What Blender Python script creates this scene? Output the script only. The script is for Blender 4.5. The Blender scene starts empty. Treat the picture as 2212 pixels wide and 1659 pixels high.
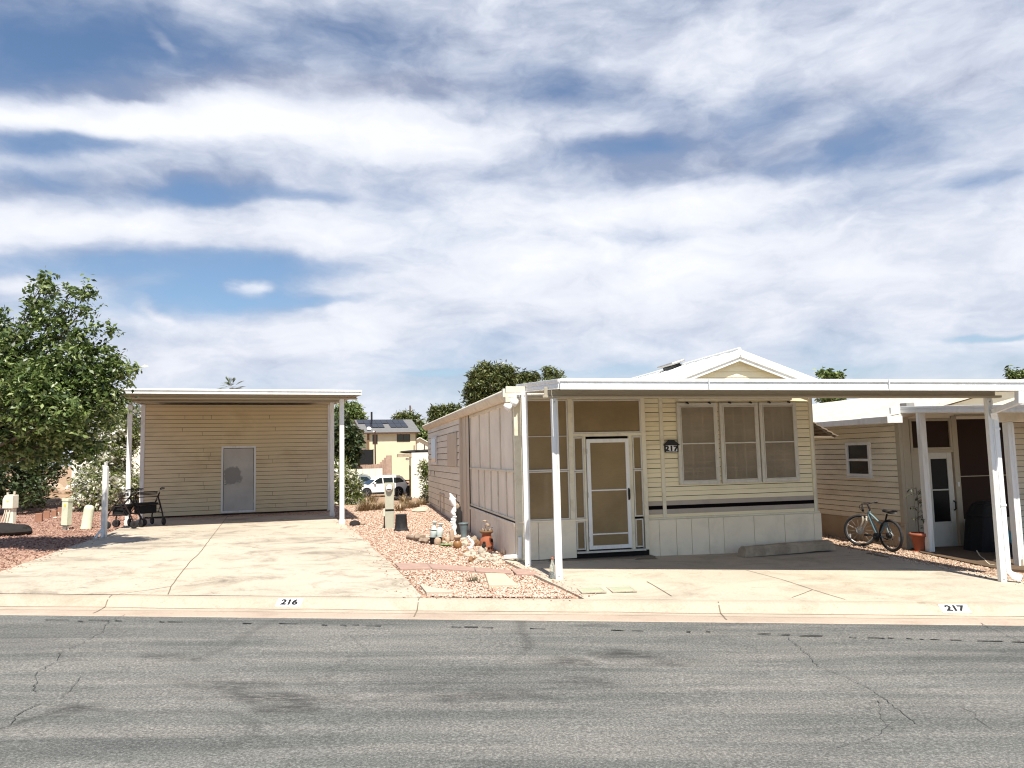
import bpy, math, random
import numpy as np
from mathutils import Vector, Matrix, noise

rnd = random.Random(11)
S = bpy.context.scene
COL = S.collection
PI = math.pi

# ------------------------------------------------------------------ camera and site survey
F, CX, CY, CAM_H = 1660.0, 1106.0, 829.5, 1.8
PITCH, ROLL = math.atan(155.5 / 1660), .0225
CAM = Vector((0, 0, CAM_H))


def sstep(t):
    t = max(0.0, min(1.0, t))
    return t * t * (3 - 2 * t)


def kerb_y(x):
    return 8.74 - .061 * x


def zg(x, y):
    """height of the finished ground"""
    xc = max(-14.0, min(14.0, x))
    z = -.0195 * xc * (1 - .55 * sstep((y - 9) / 13))
    z += .115 * sstep((y - kerb_y(x) - .31) / .16)
    yy = max(0.0, min(y, 24.0) - 9.3)
    z += yy * (.005 + .010 * sstep((1 - x) / 4))
    z -= .046 * (max(0.0, min(y, 64.0) - 24.0))
    z += .75 * math.exp(-((x + 16) / 3.2) ** 2 - ((y - 28) / 3.0) ** 2)
    return z


def zroad(x):
    return -.0195 * max(-14.0, min(14.0, x))


def ray(px, py):
    x = (px - CX) / F
    y = -(py - CY) / F
    d = Vector((0, 1, 0)) + x * Vector((math.cos(ROLL), 0, -math.sin(ROLL))) + y * Vector((math.sin(ROLL), 0, math.cos(ROLL)))
    c, s = math.cos(PITCH), math.sin(PITCH)
    return Vector((d.x, c * d.y - s * d.z, s * d.y + c * d.z))


def gp(px, py):
    """the point of the ground seen at a survey position"""
    d = ray(px, py)
    t, last = 2.0, 2.0
    while t < 300:
        p = CAM + t * d
        if p.z <= zg(p.x, p.y):
            lo, hi = last, t
            for _ in range(30):
                m = (lo + hi) / 2
                q = CAM + m * d
                if q.z <= zg(q.x, q.y):
                    hi = m
                else:
                    lo = m
            return CAM + hi * d
        last = t
        t += .1
    return CAM + 300 * d


def at(px, py, Y):
    d = ray(px, py)
    return CAM + d * (Y / d.y)


# ------------------------------------------------------------------ mesh building
class MB:
    def __init__(s):
        s.v, s.f, s.m, s.s = [], [], [], []
        s.M = Matrix.Identity(4)

    def add(s, vs, fs, mi=0, smooth=False):
        b = len(s.v)
        M = s.M
        s.v += [tuple(M @ Vector(p)) for p in vs]
        s.f += [tuple(i + b for i in f) for f in fs]
        s.m += [mi] * len(fs)
        s.s += [smooth] * len(fs)
        return s

    def box(s, x0, y0, z0, x1, y1, z1, mi=0):
        vs = [(x, y, z) for z in (z0, z1) for y in (y0, y1) for x in (x0, x1)]
        return s.add(vs, [(0, 2, 3, 1), (4, 5, 7, 6), (0, 1, 5, 4), (2, 6, 7, 3), (0, 4, 6, 2), (1, 3, 7, 5)], mi)

    def bar(s, p, q, w, h, mi=0, up=(0, 0, 1)):
        p, q = Vector(p), Vector(q)
        d = (q - p).normalized()
        u = Vector(up)
        if abs(d.dot(u)) > .99:
            u = Vector((0, 1, 0))
        a = d.cross(u).normalized() * (w / 2)
        b = a.cross(d).normalized() * (h / 2)
        vs = []
        for o in (p, q):
            vs += [o - a - b, o + a - b, o + a + b, o - a + b]
        return s.add(vs, [(0, 1, 2, 3), (7, 6, 5, 4), (0, 4, 5, 1), (1, 5, 6, 2), (2, 6, 7, 3), (3, 7, 4, 0)], mi)

    def tube(s, pts, r, n=8, mi=0, smooth=True, caps=True):
        pts = [Vector(p) for p in pts]
        k = len(pts)
        rs = r if isinstance(r, (list, tuple)) else [r] * k
        vs, fs = [], []
        ref = None
        for i, p in enumerate(pts):
            d = (pts[min(i + 1, k - 1)] - pts[max(i - 1, 0)])
            if d.length < 1e-9:
                d = Vector((0, 0, 1))
            d.normalize()
            if ref is None:
                ref = Vector((0, 0, 1)) if abs(d.z) < .9 else Vector((1, 0, 0))
            a = d.cross(ref)
            if a.length < 1e-4:
                a = d.cross(Vector((0, 1, 0)))
            a.normalize()
            b = a.cross(d).normalized()
            ref = b
            for j in range(n):
                t = 2 * PI * j / n
                vs.append(p + (a * math.cos(t) + b * math.sin(t)) * rs[i])
        for i in range(k - 1):
            for j in range(n):
                j2 = (j + 1) % n
                fs.append((i * n + j, i * n + j2, (i + 1) * n + j2, (i + 1) * n + j))
        s.add(vs, fs, mi, smooth)
        if caps:
            s.add([vs[j] for j in range(n)], [tuple(range(n))[::-1]], mi)
            s.add([vs[(k - 1) * n + j] for j in range(n)], [tuple(range(n))], mi)
        return s

    def lathe(s, prof, n=24, c=(0, 0, 0), mi=0, smooth=True, axis=None):
        c = Vector(c)
        R = axis if axis is not None else Matrix.Identity(3)
        vs, fs = [], []
        for r, z in prof:
            for j in range(n):
                t = 2 * PI * j / n
                vs.append(c + R @ Vector((r * math.cos(t), r * math.sin(t), z)))
        for i in range(len(prof) - 1):
            for j in range(n):
                j2 = (j + 1) % n
                fs.append((i * n + j, i * n + j2, (i + 1) * n + j2, (i + 1) * n + j))
        s.add(vs, fs, mi, smooth)
        if prof[0][0] > 1e-4:
            s.add([vs[j] for j in range(n)], [tuple(range(n))[::-1]], mi)
        if prof[-1][0] > 1e-4:
            s.add([vs[(len(prof) - 1) * n + j] for j in range(n)], [tuple(range(n))], mi)
        return s

    def prism(s, poly, a, b, mi=0, axis='y', smooth=False):
        """a polygon in the two other axes, extruded along axis from a to b"""
        def P(p, t):
            return {'y': (p[0], t, p[1]), 'x': (t, p[0], p[1]), 'z': (p[0], p[1], t)}[axis]
        n = len(poly)
        vs = [P(p, a) for p in poly] + [P(p, b) for p in poly]
        fs = [tuple(range(n)), tuple(range(2 * n - 1, n - 1, -1))]
        s.add(vs, fs, mi)
        vs2 = list(vs)
        s.add(vs2, [(i, i + n, (i + 1) % n + n, (i + 1) % n) for i in range(n)], mi, smooth)
        return s

    def rock(s, c, r, seed=0, mi=0, sub=2, jit=.28, flat=1.0):
        import bmesh
        bm = bmesh.new()
        bmesh.ops.create_icosphere(bm, subdivisions=sub, radius=1)
        c = Vector(c)
        o = Vector((seed * 3.17, seed * 1.31, seed * 7.7))
        vs = []
        for v in bm.verts:
            d = v.co.normalized()
            k = 1 + jit * (noise.noise(d * 1.3 + o) * 1.4 + .5 * noise.noise(d * 3.1 + o))
            vs.append(c + Vector((d.x * r[0] * k, d.y * r[1] * k, max(d.z * r[2] * k, -r[2] * .7) * flat)))
        fs = [tuple(v.index for v in f.verts) for f in bm.faces]
        bm.free()
        return s.add(vs, fs, mi, False)

    def build(s, name, mats, parent=None, bevel=0.0, loc=None, rz=0.0, seg=1):
        me = bpy.data.meshes.new(name)
        me.from_pydata(s.v, [], s.f)
        if not isinstance(mats, (list, tuple)):
            mats = [mats]
        for m in mats:
            me.materials.append(m)
        me.polygons.foreach_set('material_index', s.m)
        me.polygons.foreach_set('use_smooth', s.s)
        me.update()
        o = bpy.data.objects.new(name, me)
        COL.objects.link(o)
        if parent is not None:
            o.parent = parent
        if loc is not None:
            o.location = loc
            o.rotation_euler.z = rz
        if bevel:
            b = o.modifiers.new('edge', 'BEVEL')
            b.width = bevel
            b.segments = seg
            b.limit_method = 'ANGLE'
            b.angle_limit = .6
        return o


def fast_mesh(name, V, Fa, mats, parent=None, mi=None):
    """numpy verts + equal-size faces"""
    me = bpy.data.meshes.new(name)
    V = np.asarray(V, np.float32)
    Fa = np.asarray(Fa, np.int32)
    k = Fa.shape[1]
    me.vertices.add(len(V))
    me.vertices.foreach_set('co', V.ravel())
    me.loops.add(Fa.size)
    me.loops.foreach_set('vertex_index', Fa.ravel())
    me.polygons.add(len(Fa))
    me.polygons.foreach_set('loop_start', np.arange(len(Fa), dtype=np.int32) * k)
    me.polygons.foreach_set('loop_total', np.full(len(Fa), k, np.int32))
    for m in (mats if isinstance(mats, (list, tuple)) else [mats]):
        me.materials.append(m)
    if mi is not None:
        me.polygons.foreach_set('material_index', np.asarray(mi, np.int32))
    me.update(calc_edges=True)
    me.validate()
    o = bpy.data.objects.new(name, me)
    COL.objects.link(o)
    if parent is not None:
        o.parent = parent
    return o


def tag(o, label=None, cat=None, group=None, kind=None):
    if label: o['label'] = label
    if cat: o['category'] = cat
    if group: o['group'] = group
    if kind: o['kind'] = kind
    return o


def thing(name, label, cat, loc=(0, 0, 0), rz=0.0, group=None):
    o = bpy.data.objects.new(name, None)
    COL.objects.link(o)
    o.location = loc
    o.rotation_euler.z = rz
    o.empty_display_size = .1
    return tag(o, label, cat, group)


def copy_tree(o, parent=None):
    c = o.copy()
    COL.objects.link(c)
    if parent is not None:
        c.parent = parent
    for ch in [x for x in bpy.data.objects if x.parent == o and x is not c]:
        copy_tree(ch, c)
    return c


def text_mesh(body, size, thick=.002):
    cu = bpy.data.curves.new('lettering', 'FONT')
    cu.body = body
    cu.size = size
    cu.align_x, cu.align_y = 'CENTER', 'CENTER'
    cu.extrude = thick
    cu.offset = size * .05
    ob = bpy.data.objects.new('lettering', cu)
    COL.objects.link(ob)
    dg = bpy.context.evaluated_depsgraph_get()
    me = bpy.data.meshes.new_from_object(ob.evaluated_get(dg))
    vs = [v.co.copy() for v in me.vertices]
    fs = [tuple(p.vertices) for p in me.polygons]
    bpy.data.objects.remove(ob)
    bpy.data.curves.remove(cu)
    bpy.data.meshes.remove(me)
    return vs, fs


# ------------------------------------------------------------------ materials
class NT:
    def __init__(s, name):
        s.mat = bpy.data.materials.new(name)
        s.mat.use_nodes = True
        s.t = s.mat.node_tree
        s.b = s.t.nodes['Principled BSDF']
        s.out = s.t.nodes['Material Output']

    def n(s, typ, **kw):
        nd = s.t.nodes.new(typ)
        for k, v in kw.items():
            if k.startswith('i_'):
                key = k[2:].replace('_', ' ')
                nd.inputs[key].default_value = v
            else:
                setattr(nd, k, v)
        return nd

    def l(s, a, b):
        s.t.links.new(a, b)

    def math(s, op, a, b=None):
        m = s.n('ShaderNodeMath', operation=op)
        for i, x in enumerate((a, b)):
            if x is None: continue
            if isinstance(x, (int, float)): m.inputs[i].default_value = x
            else: s.l(x, m.inputs[i])
        return m.outputs[0]

    def coords(s, scale=(1, 1, 1), geo=False):
        if geo:
            src = s.n('ShaderNodeNewGeometry').outputs['Position']
        else:
            src = s.n('ShaderNodeTexCoord').outputs['Object']
        if tuple(scale) == (1, 1, 1):
            return src
        m = s.n('ShaderNodeMapping')
        m.inputs['Scale'].default_value = scale
        s.l(src, m.inputs['Vector'])
        return m.outputs[0]

    def noise(s, co, scale, detail=4, rough=.6, dist=0.0):
        nd = s.n('ShaderNodeTexNoise')
        nd.inputs['Scale'].default_value = scale
        nd.inputs['Detail'].default_value = detail
        nd.inputs['Roughness'].default_value = rough
        nd.inputs['Distortion'].default_value = dist
        s.l(co, nd.inputs['Vector'])
        return nd.outputs['Fac']

    def ramp(s, fac, stops):
        r = s.n('ShaderNodeValToRGB')
        e = r.color_ramp.elements
        while len(e) < len(stops): e.new(.5)
        for el, (p, c) in zip(e, stops):
            el.position = p
            el.color = (c[0], c[1], c[2], 1) if not isinstance(c, (int, float)) else (c, c, c, 1)
        s.l(fac, r.inputs[0])
        return r.outputs[0]

    def mix(s, fac, a, b, mode='MIX'):
        m = s.n('ShaderNodeMix', data_type='RGBA', blend_type=mode)
        for sock, x in ((m.inputs[0], fac), (m.inputs[6], a), (m.inputs[7], b)):
            if isinstance(x, (int, float)): sock.default_value = x
            elif isinstance(x, (tuple, list)): sock.default_value = (x[0], x[1], x[2], 1)
            else: s.l(x, sock)
        return m.outputs[2]

    def bump(s, h, strength=.3, dist=.01):
        b = s.n('ShaderNodeBump')
        b.inputs['Strength'].default_value = strength
        b.inputs['Distance'].default_value = dist
        s.l(h, b.inputs['Height'])
        s.l(b.outputs[0], s.b.inputs['Normal'])
        return b


def sc(c, k):
    return tuple(min(1, x * k) for x in c)


def basic(name, col, rough=.6, var=.12, scale=2.5, dirt=None, dirt_amt=.5, dirt_scale=1.2, bump=.1, bscale=80,
          metal=0.0, spec=.4, stretch=(1, 1, 1), geo=False):
    t = NT(name)
    co = t.coords(stretch, geo)
    n1 = t.noise(co, scale, 5, .6)
    c = t.ramp(n1, [(.3, sc(col, 1 - var)), (.7, sc(col, 1 + var * .6))])
    if dirt:
        n2 = t.noise(co, dirt_scale, 7, .65, .4)
        m = t.ramp(n2, [(.48, 0.0), (.72, 1.0)])
        m = t.math('MULTIPLY', m, dirt_amt)
        c = t.mix(m, c, dirt)
    t.l(c, t.b.inputs['Base Color'])
    t.b.inputs['Roughness'].default_value = rough
    t.b.inputs['Metallic'].default_value = metal
    t.b.inputs['Specular IOR Level'].default_value = spec
    if bump:
        t.bump(t.noise(co, bscale, 3, .6), bump, .004)
    return t.mat


M = {}
M['white_metal'] = basic('white_metal', (.80, .80, .78), .45, .05, 1.5, (.46, .42, .34), .38, 3, .05, stretch=(2.2, 2.2, .35))
M['white_post'] = basic('white_post', (.78, .78, .76), .5, .05, 2, (.48, .43, .34), .5, 5, .05, stretch=(2.5, 2.5, .4))
M['aged_white'] = basic('aged_white', (.72, .65, .52), .6, .08, 2, (.36, .30, .22), .45, 4, .08)
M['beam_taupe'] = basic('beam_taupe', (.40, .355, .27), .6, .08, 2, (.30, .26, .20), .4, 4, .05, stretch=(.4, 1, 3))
M['cream_siding'] = basic('cream_siding', (.87, .77, .53), .55, .06, 1.2, (.46, .37, .22), .35, 2.2, .04, stretch=(.5, 1, 2))
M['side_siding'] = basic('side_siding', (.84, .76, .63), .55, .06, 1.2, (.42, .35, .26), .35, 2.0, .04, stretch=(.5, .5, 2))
M['shed_siding'] = basic('shed_siding', (.73, .605, .385), .55, .07, .9, (.38, .27, .14), .5, .9, .05, stretch=(.6, 1, 1.6))
M['skirt'] = basic('skirt', (.88, .775, .60), .6, .05, 1.6, (.5, .44, .33), .3, 3, .05)
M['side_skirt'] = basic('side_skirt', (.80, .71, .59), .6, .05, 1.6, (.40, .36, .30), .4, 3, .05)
M['trim'] = basic('trim', (.76, .70, .54), .55, .06, 2, (.42, .34, .22), .4, 5, .05)
M['frame_alu'] = basic('frame_alu', (.64, .61, .54), .45, .06, 3, (.34, .30, .24), .4, 6, .05)
M['seam_shade'] = basic('seam_shade', (.035, .026, .018), .9, .1, 5, None, bump=0)  # near-black put in board grooves for their shade; also colours real joints
M['black'] = basic('black', (.012, .012, .013), .5, .2, 5, None, bump=.05)
M['black_rubber'] = basic('black_rubber', (.018, .018, .02), .8, .2, 8, (.08, .07, .06), .4, 6, .1)
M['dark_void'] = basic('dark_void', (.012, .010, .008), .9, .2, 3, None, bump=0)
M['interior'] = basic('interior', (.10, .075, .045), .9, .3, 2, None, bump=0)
M['stripe_dark'] = basic('stripe_dark', (.006, .004, .005), .9, .1, 3, None, bump=0, spec=.05)
M['stripe_grey'] = basic('stripe_grey', (.44, .38, .32), .8, .06, 3, (.25, .21, .2), .3, 5, .03)
M['door_grey'] = None
M['canvas'] = basic('canvas', (.84, .745, .62), .9, .10, 1.0, (.58, .47, .36), .4, 1.3, .15, 160)
M['roof_white'] = basic('roof_white', (.78, .78, .74), .5, .04, 1, (.5, .48, .42), .25, 2, .03)
M['wood_old'] = basic('wood_old', (.22, .17, .12), .85, .25, 3, (.1, .07, .05), .4, 6, .3, 60, stretch=(.3, 2, 2))
M['concrete_grey'] = basic('concrete_grey', (.42, .335, .24), .9, .18, 3, (.14, .11, .08), .6, 4, .5, 60)
M['terracotta'] = basic('terracotta', (.36, .105, .045), .75, .12, 4, (.55, .35, .25), .25, 6, .1)
M['terracotta_pot'] = basic('terracotta_pot', (.34, .10, .05), .7, .12, 4, (.45, .25, .17), .3, 5, .1)
M['red_brick'] = basic('red_brick', (.33, .17, .11), .9, .15, 6, (.2, .1, .07), .4, 9, .3, 90)
M['paver_red'] = basic('paver_red', (.38, .25, .20), .9, .12, 4, (.5, .36, .28), .4, 5, .2, 90)
M['slab_tan'] = basic('slab_tan', (.60, .49, .34), .9, .08, 4, (.7, .58, .4), .4, 5, .2, 90)
M['white_stone'] = basic('white_stone', (.50, .43, .34), .9, .25, 8, (.42, .36, .28), .5, 9, .3, 60)
M['tan_stone'] = basic('tan_stone', (.47, .34, .24), .9, .2, 6, (.25, .16, .1), .5, 7, .3, 50)
M['brown_stone'] = basic('brown_stone', (.26, .14, .07), .85, .25, 7, (.10, .05, .02), .5, 9, .3, 50)
M['celadon'] = basic('celadon', (.56, .62, .58), .25, .06, 5, (.35, .4, .36), .3, 6, .02, spec=.6)
M['blue_grey'] = basic('blue_grey', (.15, .19, .20), .5, .12, 4, (.1, .13, .13), .4, 5, .1)
M['white_paint'] = basic('white_paint', (.82, .81, .79), .5, .04, 5, (.55, .52, .48), .3, 7, .05)
M['utility_green'] = basic('utility_green', (.66, .69, .52), .55, .06, 3, (.36, .38, .26), .3, 5, .05)
M['utility_white'] = basic('utility_white', (.76, .75, .62), .55, .06, 3, (.45, .42, .33), .35, 5, .05)
M['meter_grey'] = basic('meter_grey', (.46, .45, .35), .5, .07, 3, (.33, .31, .24), .35, 5, .05)
M['yellow_sticker'] = basic('yellow_sticker', (.72, .62, .12), .6, .05, 5, None, bump=0)
M['leaf_plate'] = basic('leaf_plate', (.22, .30, .12), .6, .15, 6, (.4, .42, .25), .3, 8, .1)
M['jug_brown'] = basic('jug_brown', (.30, .15, .055), .45, .3, 6, (.10, .04, .015), .6, 6, .15)
M['log'] = basic('log', (.33, .25, .18), .9, .25, 6, (.12, .08, .06), .5, 8, .4, 40)
M['charcoal'] = basic('charcoal', (.020, .017, .015), .9, .4, 5, (.02, .015, .015), .5, 6, .4, 40)
M['chrome'] = basic('chrome', (.55, .55, .56), .3, .05, 5, None, metal=1.0, bump=0)
M['silver'] = basic('silver', (.5, .48, .45), .4, .08, 5, (.2, .17, .14), .3, 8, 0, metal=.7)
M['frame_black'] = basic('frame_black', (.022, .013, .012), .4, .2, 5, None, bump=0)
M['nylon'] = basic('nylon', (.010, .010, .011), .9, .2, 6, None, bump=.2)
M['bike_teal'] = basic('bike_teal', (.17, .25, .27), .35, .1, 4, None, spec=.5, bump=0)
M['neigh_siding'] = basic('neigh_siding', (.82, .74, .58), .6, .07, 1.2, (.38, .29, .18), .45, 1.6, .05, stretch=(.5, .5, 2))
M['neigh_skirt'] = basic('neigh_skirt', (.44, .34, .23), .8, .1, 1.2, (.25, .16, .09), .5, 2, .1)
M['neigh_trim'] = basic('neigh_trim', (.44, .385, .29), .6, .06, 2, (.34, .28, .2), .4, 3, .05)
M['brown_screen'] = basic('brown_screen', (.026, .010, .005), .85, .15, 3, None, bump=.1, bscale=200)
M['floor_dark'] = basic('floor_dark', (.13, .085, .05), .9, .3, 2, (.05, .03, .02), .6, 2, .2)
M['cyan'] = basic('cyan', (.02, .16, .22), .6, .2, 4, None, bump=0)
M['bin_tan'] = basic('bin_tan', (.30, .24, .12), .6, .1, 3, (.2, .15, .07), .4, 5, .05)
M['cream_stucco'] = basic('cream_stucco', (.66, .60, .42), .9, .05, .8, (.5, .44, .3), .25, .6, .1, 20)
M['white_stucco'] = basic('white_stucco', (.74, .71, .60), .9, .04, .8, None, bump=.05, bscale=20)
M['shingle_grey'] = basic('shingle_grey', (.17, .165, .16), .9, .15, 2, (.1, .1, .1), .4, 4, .3, 20)
M['fascia_brown'] = basic('fascia_brown', (.07, .035, .022), .7, .15, 2, None, bump=0)
M['brown_wood'] = basic('brown_wood', (.2, .12, .06), .8, .2, 2, None, bump=0)
M['pink_brick'] = basic('pink_brick', (.42, .29, .22), .9, .2, 2.5, (.28, .18, .14), .5, 3, .3, 10)
M['car_white'] = basic('car_white', (.80, .80, .78), .25, .02, 2, None, bump=0, spec=.5)
M['car_grey'] = basic('car_grey', (.16, .18, .17), .3, .05, 2, None, bump=0, spec=.5)
M['bark'] = basic('bark', (.13, .10, .075), .9, .3, 5, (.05, .04, .03), .4, 7, .5, 30)
M['pole_wood'] = basic('pole_wood', (.16, .12, .08), .9, .2, 3, None, bump=.2)
M['shutter_tan'] = basic('shutter_tan', (.64, .54, .42), .7, .05, 1.5, (.4, .34, .28), .3, 2, .05)


def glass(name, col=(.01, .012, .014), rough=.08):
    t = NT(name)
    t.b.inputs['Base Color'].default_value = (*col, 1)
    t.b.inputs['Roughness'].default_value = rough
    t.b.inputs['Specular IOR Level'].default_value = .6
    return t.mat


M['dark_glass'] = glass('dark_glass')
M['car_glass'] = glass('car_glass', (.012, .02, .022), .05)
M['shade_glass'] = glass('shade_glass', (.006, .006, .006), .35)
M['shade_glass'].node_tree.nodes['Principled BSDF'].inputs['Specular IOR Level'].default_value = .15
M['solar_panel'] = glass('solar_panel', (.012, .014, .020), .25)


def clear_glass(name):
    t = NT(name)
    t.b.inputs['Base Color'].default_value = (.75, .8, .76, 1)
    t.b.inputs['Roughness'].default_value = .08
    t.b.inputs['Transmission Weight'].default_value = .85
    return t.mat


M['bottle_glass'] = clear_glass('bottle_glass')


def screen(name, col, opacity, weave=260):
    """woven sun screen: threads with see-through gaps"""
    t = NT(name)
    co = t.coords()
    n1 = t.noise(co, 1.1, 5, .6)
    n2 = t.noise(t.coords((1, 1, 40)), 9, 3, .6)
    f = t.math('ADD', t.math('MULTIPLY', n1, .75), t.math('MULTIPLY', n2, .25))
    c = t.ramp(f, [(.34, sc(col, .74)), (.66, sc(col, 1.16))])
    t.l(c, t.b.inputs['Base Color'])
    t.b.inputs['Roughness'].default_value = .9
    t.b.inputs['Specular IOR Level'].default_value = .1
    tr = t.n('ShaderNodeBsdfTransparent')
    mx = t.n('ShaderNodeMixShader')
    mx.inputs[0].default_value = opacity
    t.l(tr.outputs[0], mx.inputs[1])
    t.l(t.b.outputs[0], mx.inputs[2])
    t.l(mx.outputs[0], t.out.inputs['Surface'])
    return t.mat


M['porch_screen'] = screen('porch_screen', (.36, .265, .145), .74)
M['window_screen'] = screen('window_screen', (.39, .325, .24), .64)


def door_steel():
    t = NT('door_grey')
    co = t.coords()
    n1 = t.noise(co, 2.0, 6, .6)
    c = t.ramp(n1, [(.3, (.42, .405, .375)), (.7, (.55, .53, .49))])
    # a worn darker patch beside the handle
    d = t.n('ShaderNodeVectorMath', operation='DISTANCE')
    nz = t.n('ShaderNodeTexNoise')
    nz.inputs['Scale'].default_value = 7
    nz.inputs['Detail'].default_value = 5
    t.l(co, nz.inputs['Vector'])
    va = t.n('ShaderNodeVectorMath', operation='MULTIPLY_ADD')
    va.inputs[1].default_value = (.28, 0, .28)
    t.l(nz.outputs['Color'], va.inputs[0])
    t.l(co, va.inputs[2])
    t.l(va.outputs[0], d.inputs[0])
    d.inputs[1].default_value = (.29 + .14, 0, 1.02 + .14)
    m = t.ramp(d.outputs['Value'], [(.22, 1.0), (.27, 0.0)])
    c = t.mix(t.math('MULTIPLY', m, .8), c, (.20, .19, .18))
    t.l(c, t.b.inputs['Base Color'])
    t.b.inputs['Roughness'].default_value = .5
    return t.mat


M['door_grey'] = door_steel()


def asphalt():
    t = NT('asphalt')
    co = t.coords()
    big = t.noise(t.coords((.35, 1.0, 1)), .9, 6, .6, .5)
    c = t.ramp(big, [(.30, (.078, .081, .076)), (.50, (.116, .117, .107)), (.70, (.165, .162, .147))])
    streak = t.noise(t.coords((.18, 2.2, 1)), 1.6, 5, .65, .3)
    c = t.mix(t.ramp(streak, [(.42, 0.0), (.70, .8)]), c, (.215, .20, .18))
    # aggregate
    v = t.n('ShaderNodeTexVoronoi')
    v.inputs['Scale'].default_value = 70
    t.l(co, v.inputs['Vector'])
    g = t.noise(co, 55, 3, .8)
    k = t.ramp(g, [(.32, .50), (.47, .88), (.56, 1.22), (.66, 1.8)])
    c = t.mix(1.0, c, k, 'MULTIPLY')
    spk = t.math('MULTIPLY', t.ramp(v.outputs['Distance'], [(.10, 1.0), (.26, 0.0)]), t.ramp(t.noise(co, 23, 3, .7), [(.50, 0.0), (.60, 1.0)]))
    c = t.mix(t.math('MULTIPLY', spk, .75), c, (.40, .385, .35))
    # stain attribute (oil, sealed cracks)
    a = t.n('ShaderNodeAttribute', attribute_name='stain')
    sn = t.math('MULTIPLY', a.outputs['Fac'], t.ramp(t.noise(t.coords((.45, 1.6, 1)), 11, 8, .8), [(.38, .10), (.56, 1.0)]))
    c = t.mix(sn, c, (.042, .041, .038))
    t.l(c, t.b.inputs['Base Color'])
    t.b.inputs['Roughness'].default_value = .85
    t.b.inputs['Specular IOR Level'].default_value = .25
    t.bump(t.math('ADD', t.noise(co, 60, 3, .7), t.math('MULTIPLY', t.noise(co, 160, 2, .5), .5)), .55, .006)
    return t.mat


def concrete(name, base, stain, amt):
    t = NT(name)
    co = t.coords()
    n1 = t.noise(co, .55, 6, .6, .3)
    c = t.ramp(n1, [(.3, sc(base, .86)), (.55, base), (.75, sc(base, 1.08))])
    n2 = t.noise(t.coords((.8, 1.0, 1)), 1.5, 9, .72, .7)
    m = t.ramp(n2, [(.49, 0.0), (.58, .40), (.72, 1.0)])
    c = t.mix(t.math('MULTIPLY', m, amt), c, stain)
    n3 = t.noise(t.coords((.85, 1.0, 1)), 5.0, 9, .78, .9)
    n4 = t.noise(co, .8, 3, .5)
    m2 = t.math('MULTIPLY', t.ramp(n3, [(.56, 0.0), (.66, 1.0)]), t.ramp(n4, [(.42, 0.0), (.58, 1.0)]))
    c = t.mix(t.math('MULTIPLY', m2, amt * .9), c, sc(stain, .6))
    warm = t.noise(co, .33, 4, .6)
    c = t.mix(t.ramp(warm, [(.5, 0.0), (.7, .18)]), c, (base[0] * 1.0, base[1] * .86, base[2] * .70))
    fine = t.noise(co, 45, 3, .7)
    c = t.mix(1.0, c, t.ramp(fine, [(.3, .88), (.7, 1.08)]), 'MULTIPLY')
    t.l(c, t.b.inputs['Base Color'])
    t.b.inputs['Roughness'].default_value = .9
    t.b.inputs['Specular IOR Level'].default_value = .2
    t.bump(t.noise(co, 50, 4, .7), .25, .004)
    return t.mat


M['asphalt'] = asphalt()
M['concrete'] = concrete('concrete', (.52, .445, .35), (.17, .150, .118), .95)
M['concrete_pale'] = concrete('concrete_pale', (.52, .45, .355), (.21, .18, .135), .65)
M['kerb_concrete'] = concrete('kerb_concrete', (.47, .40, .31), (.24, .19, .13), .5)
M['gutter_pink'] = concrete('gutter_pink', (.45, .36, .285), (.25, .17, .12), .4)
M['joint'] = basic('joint', (.19, .155, .11), .95, .3, 6, None, bump=0)
M['crack'] = basic('crack', (.060, .059, .054), .95, .4, 9, (.125, .12, .11), .95, 5, 0)
M['tar'] = basic('tar', (.012, .012, .012), .6, .2, 8, None, bump=.1)


def gravel_ground():
    t = NT('gravel_ground')
    co = t.coords(geo=True)
    v = t.n('ShaderNodeTexVoronoi')
    v.inputs['Scale'].default_value = 26
    v.inputs['Randomness'].default_value = 1
    t.l(co, v.inputs['Vector'])
    sep = t.n('ShaderNodeSeparateColor')
    t.l(v.outputs['Color'], sep.inputs[0])
    c = t.ramp(sep.outputs[0], [(.0, (.28, .15, .10)), (.35, (.47, .295, .205)), (.7, (.58, .40, .29)), (1.0, (.66, .52, .40))])
    # darker lava rock to the west, tan soil behind
    sp = t.n('ShaderNodeSeparateXYZ')
    t.l(co, sp.inputs[0])
    nb = t.noise(co, .35, 4, .6)
    wx = t.math('ADD', t.math('MULTIPLY', sp.outputs[0], -.5), t.math('MULTIPLY', nb, 1.5))
    west = t.ramp(t.math('SUBTRACT', wx, 4.4), [(.0, 0.0), (1.0, 1.0)])
    dark = t.ramp(sep.outputs[0], [(.0, (.20, .11, .08)), (.5, (.40, .235, .175)), (1.0, (.52, .35, .27))])
    c = t.mix(west, c, dark)
    far = t.ramp(t.math('SUBTRACT', t.math('ADD', sp.outputs[1], t.math('MULTIPLY', nb, 3)), 25.0), [(.0, 0.0), (1.0, 1.0)])
    soil = t.ramp(t.noise(co, 1.3, 7, .7), [(.3, (.27, .17, .10)), (.7, (.50, .35, .235))])
    c = t.mix(far, c, soil)
    c = t.mix(1.0, c, t.ramp(t.noise(co, .6, 4, .6), [(.3, .85), (.7, 1.12)]), 'MULTIPLY')
    t.l(c, t.b.inputs['Base Color'])
    t.b.inputs['Roughness'].default_value = .95
    t.b.inputs['Specular IOR Level'].default_value = .1
    t.bump(t.math('MULTIPLY', v.outputs['Distance'], -1), .9, .03)
    return t.mat


M['gravel_ground'] = gravel_ground()


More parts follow.
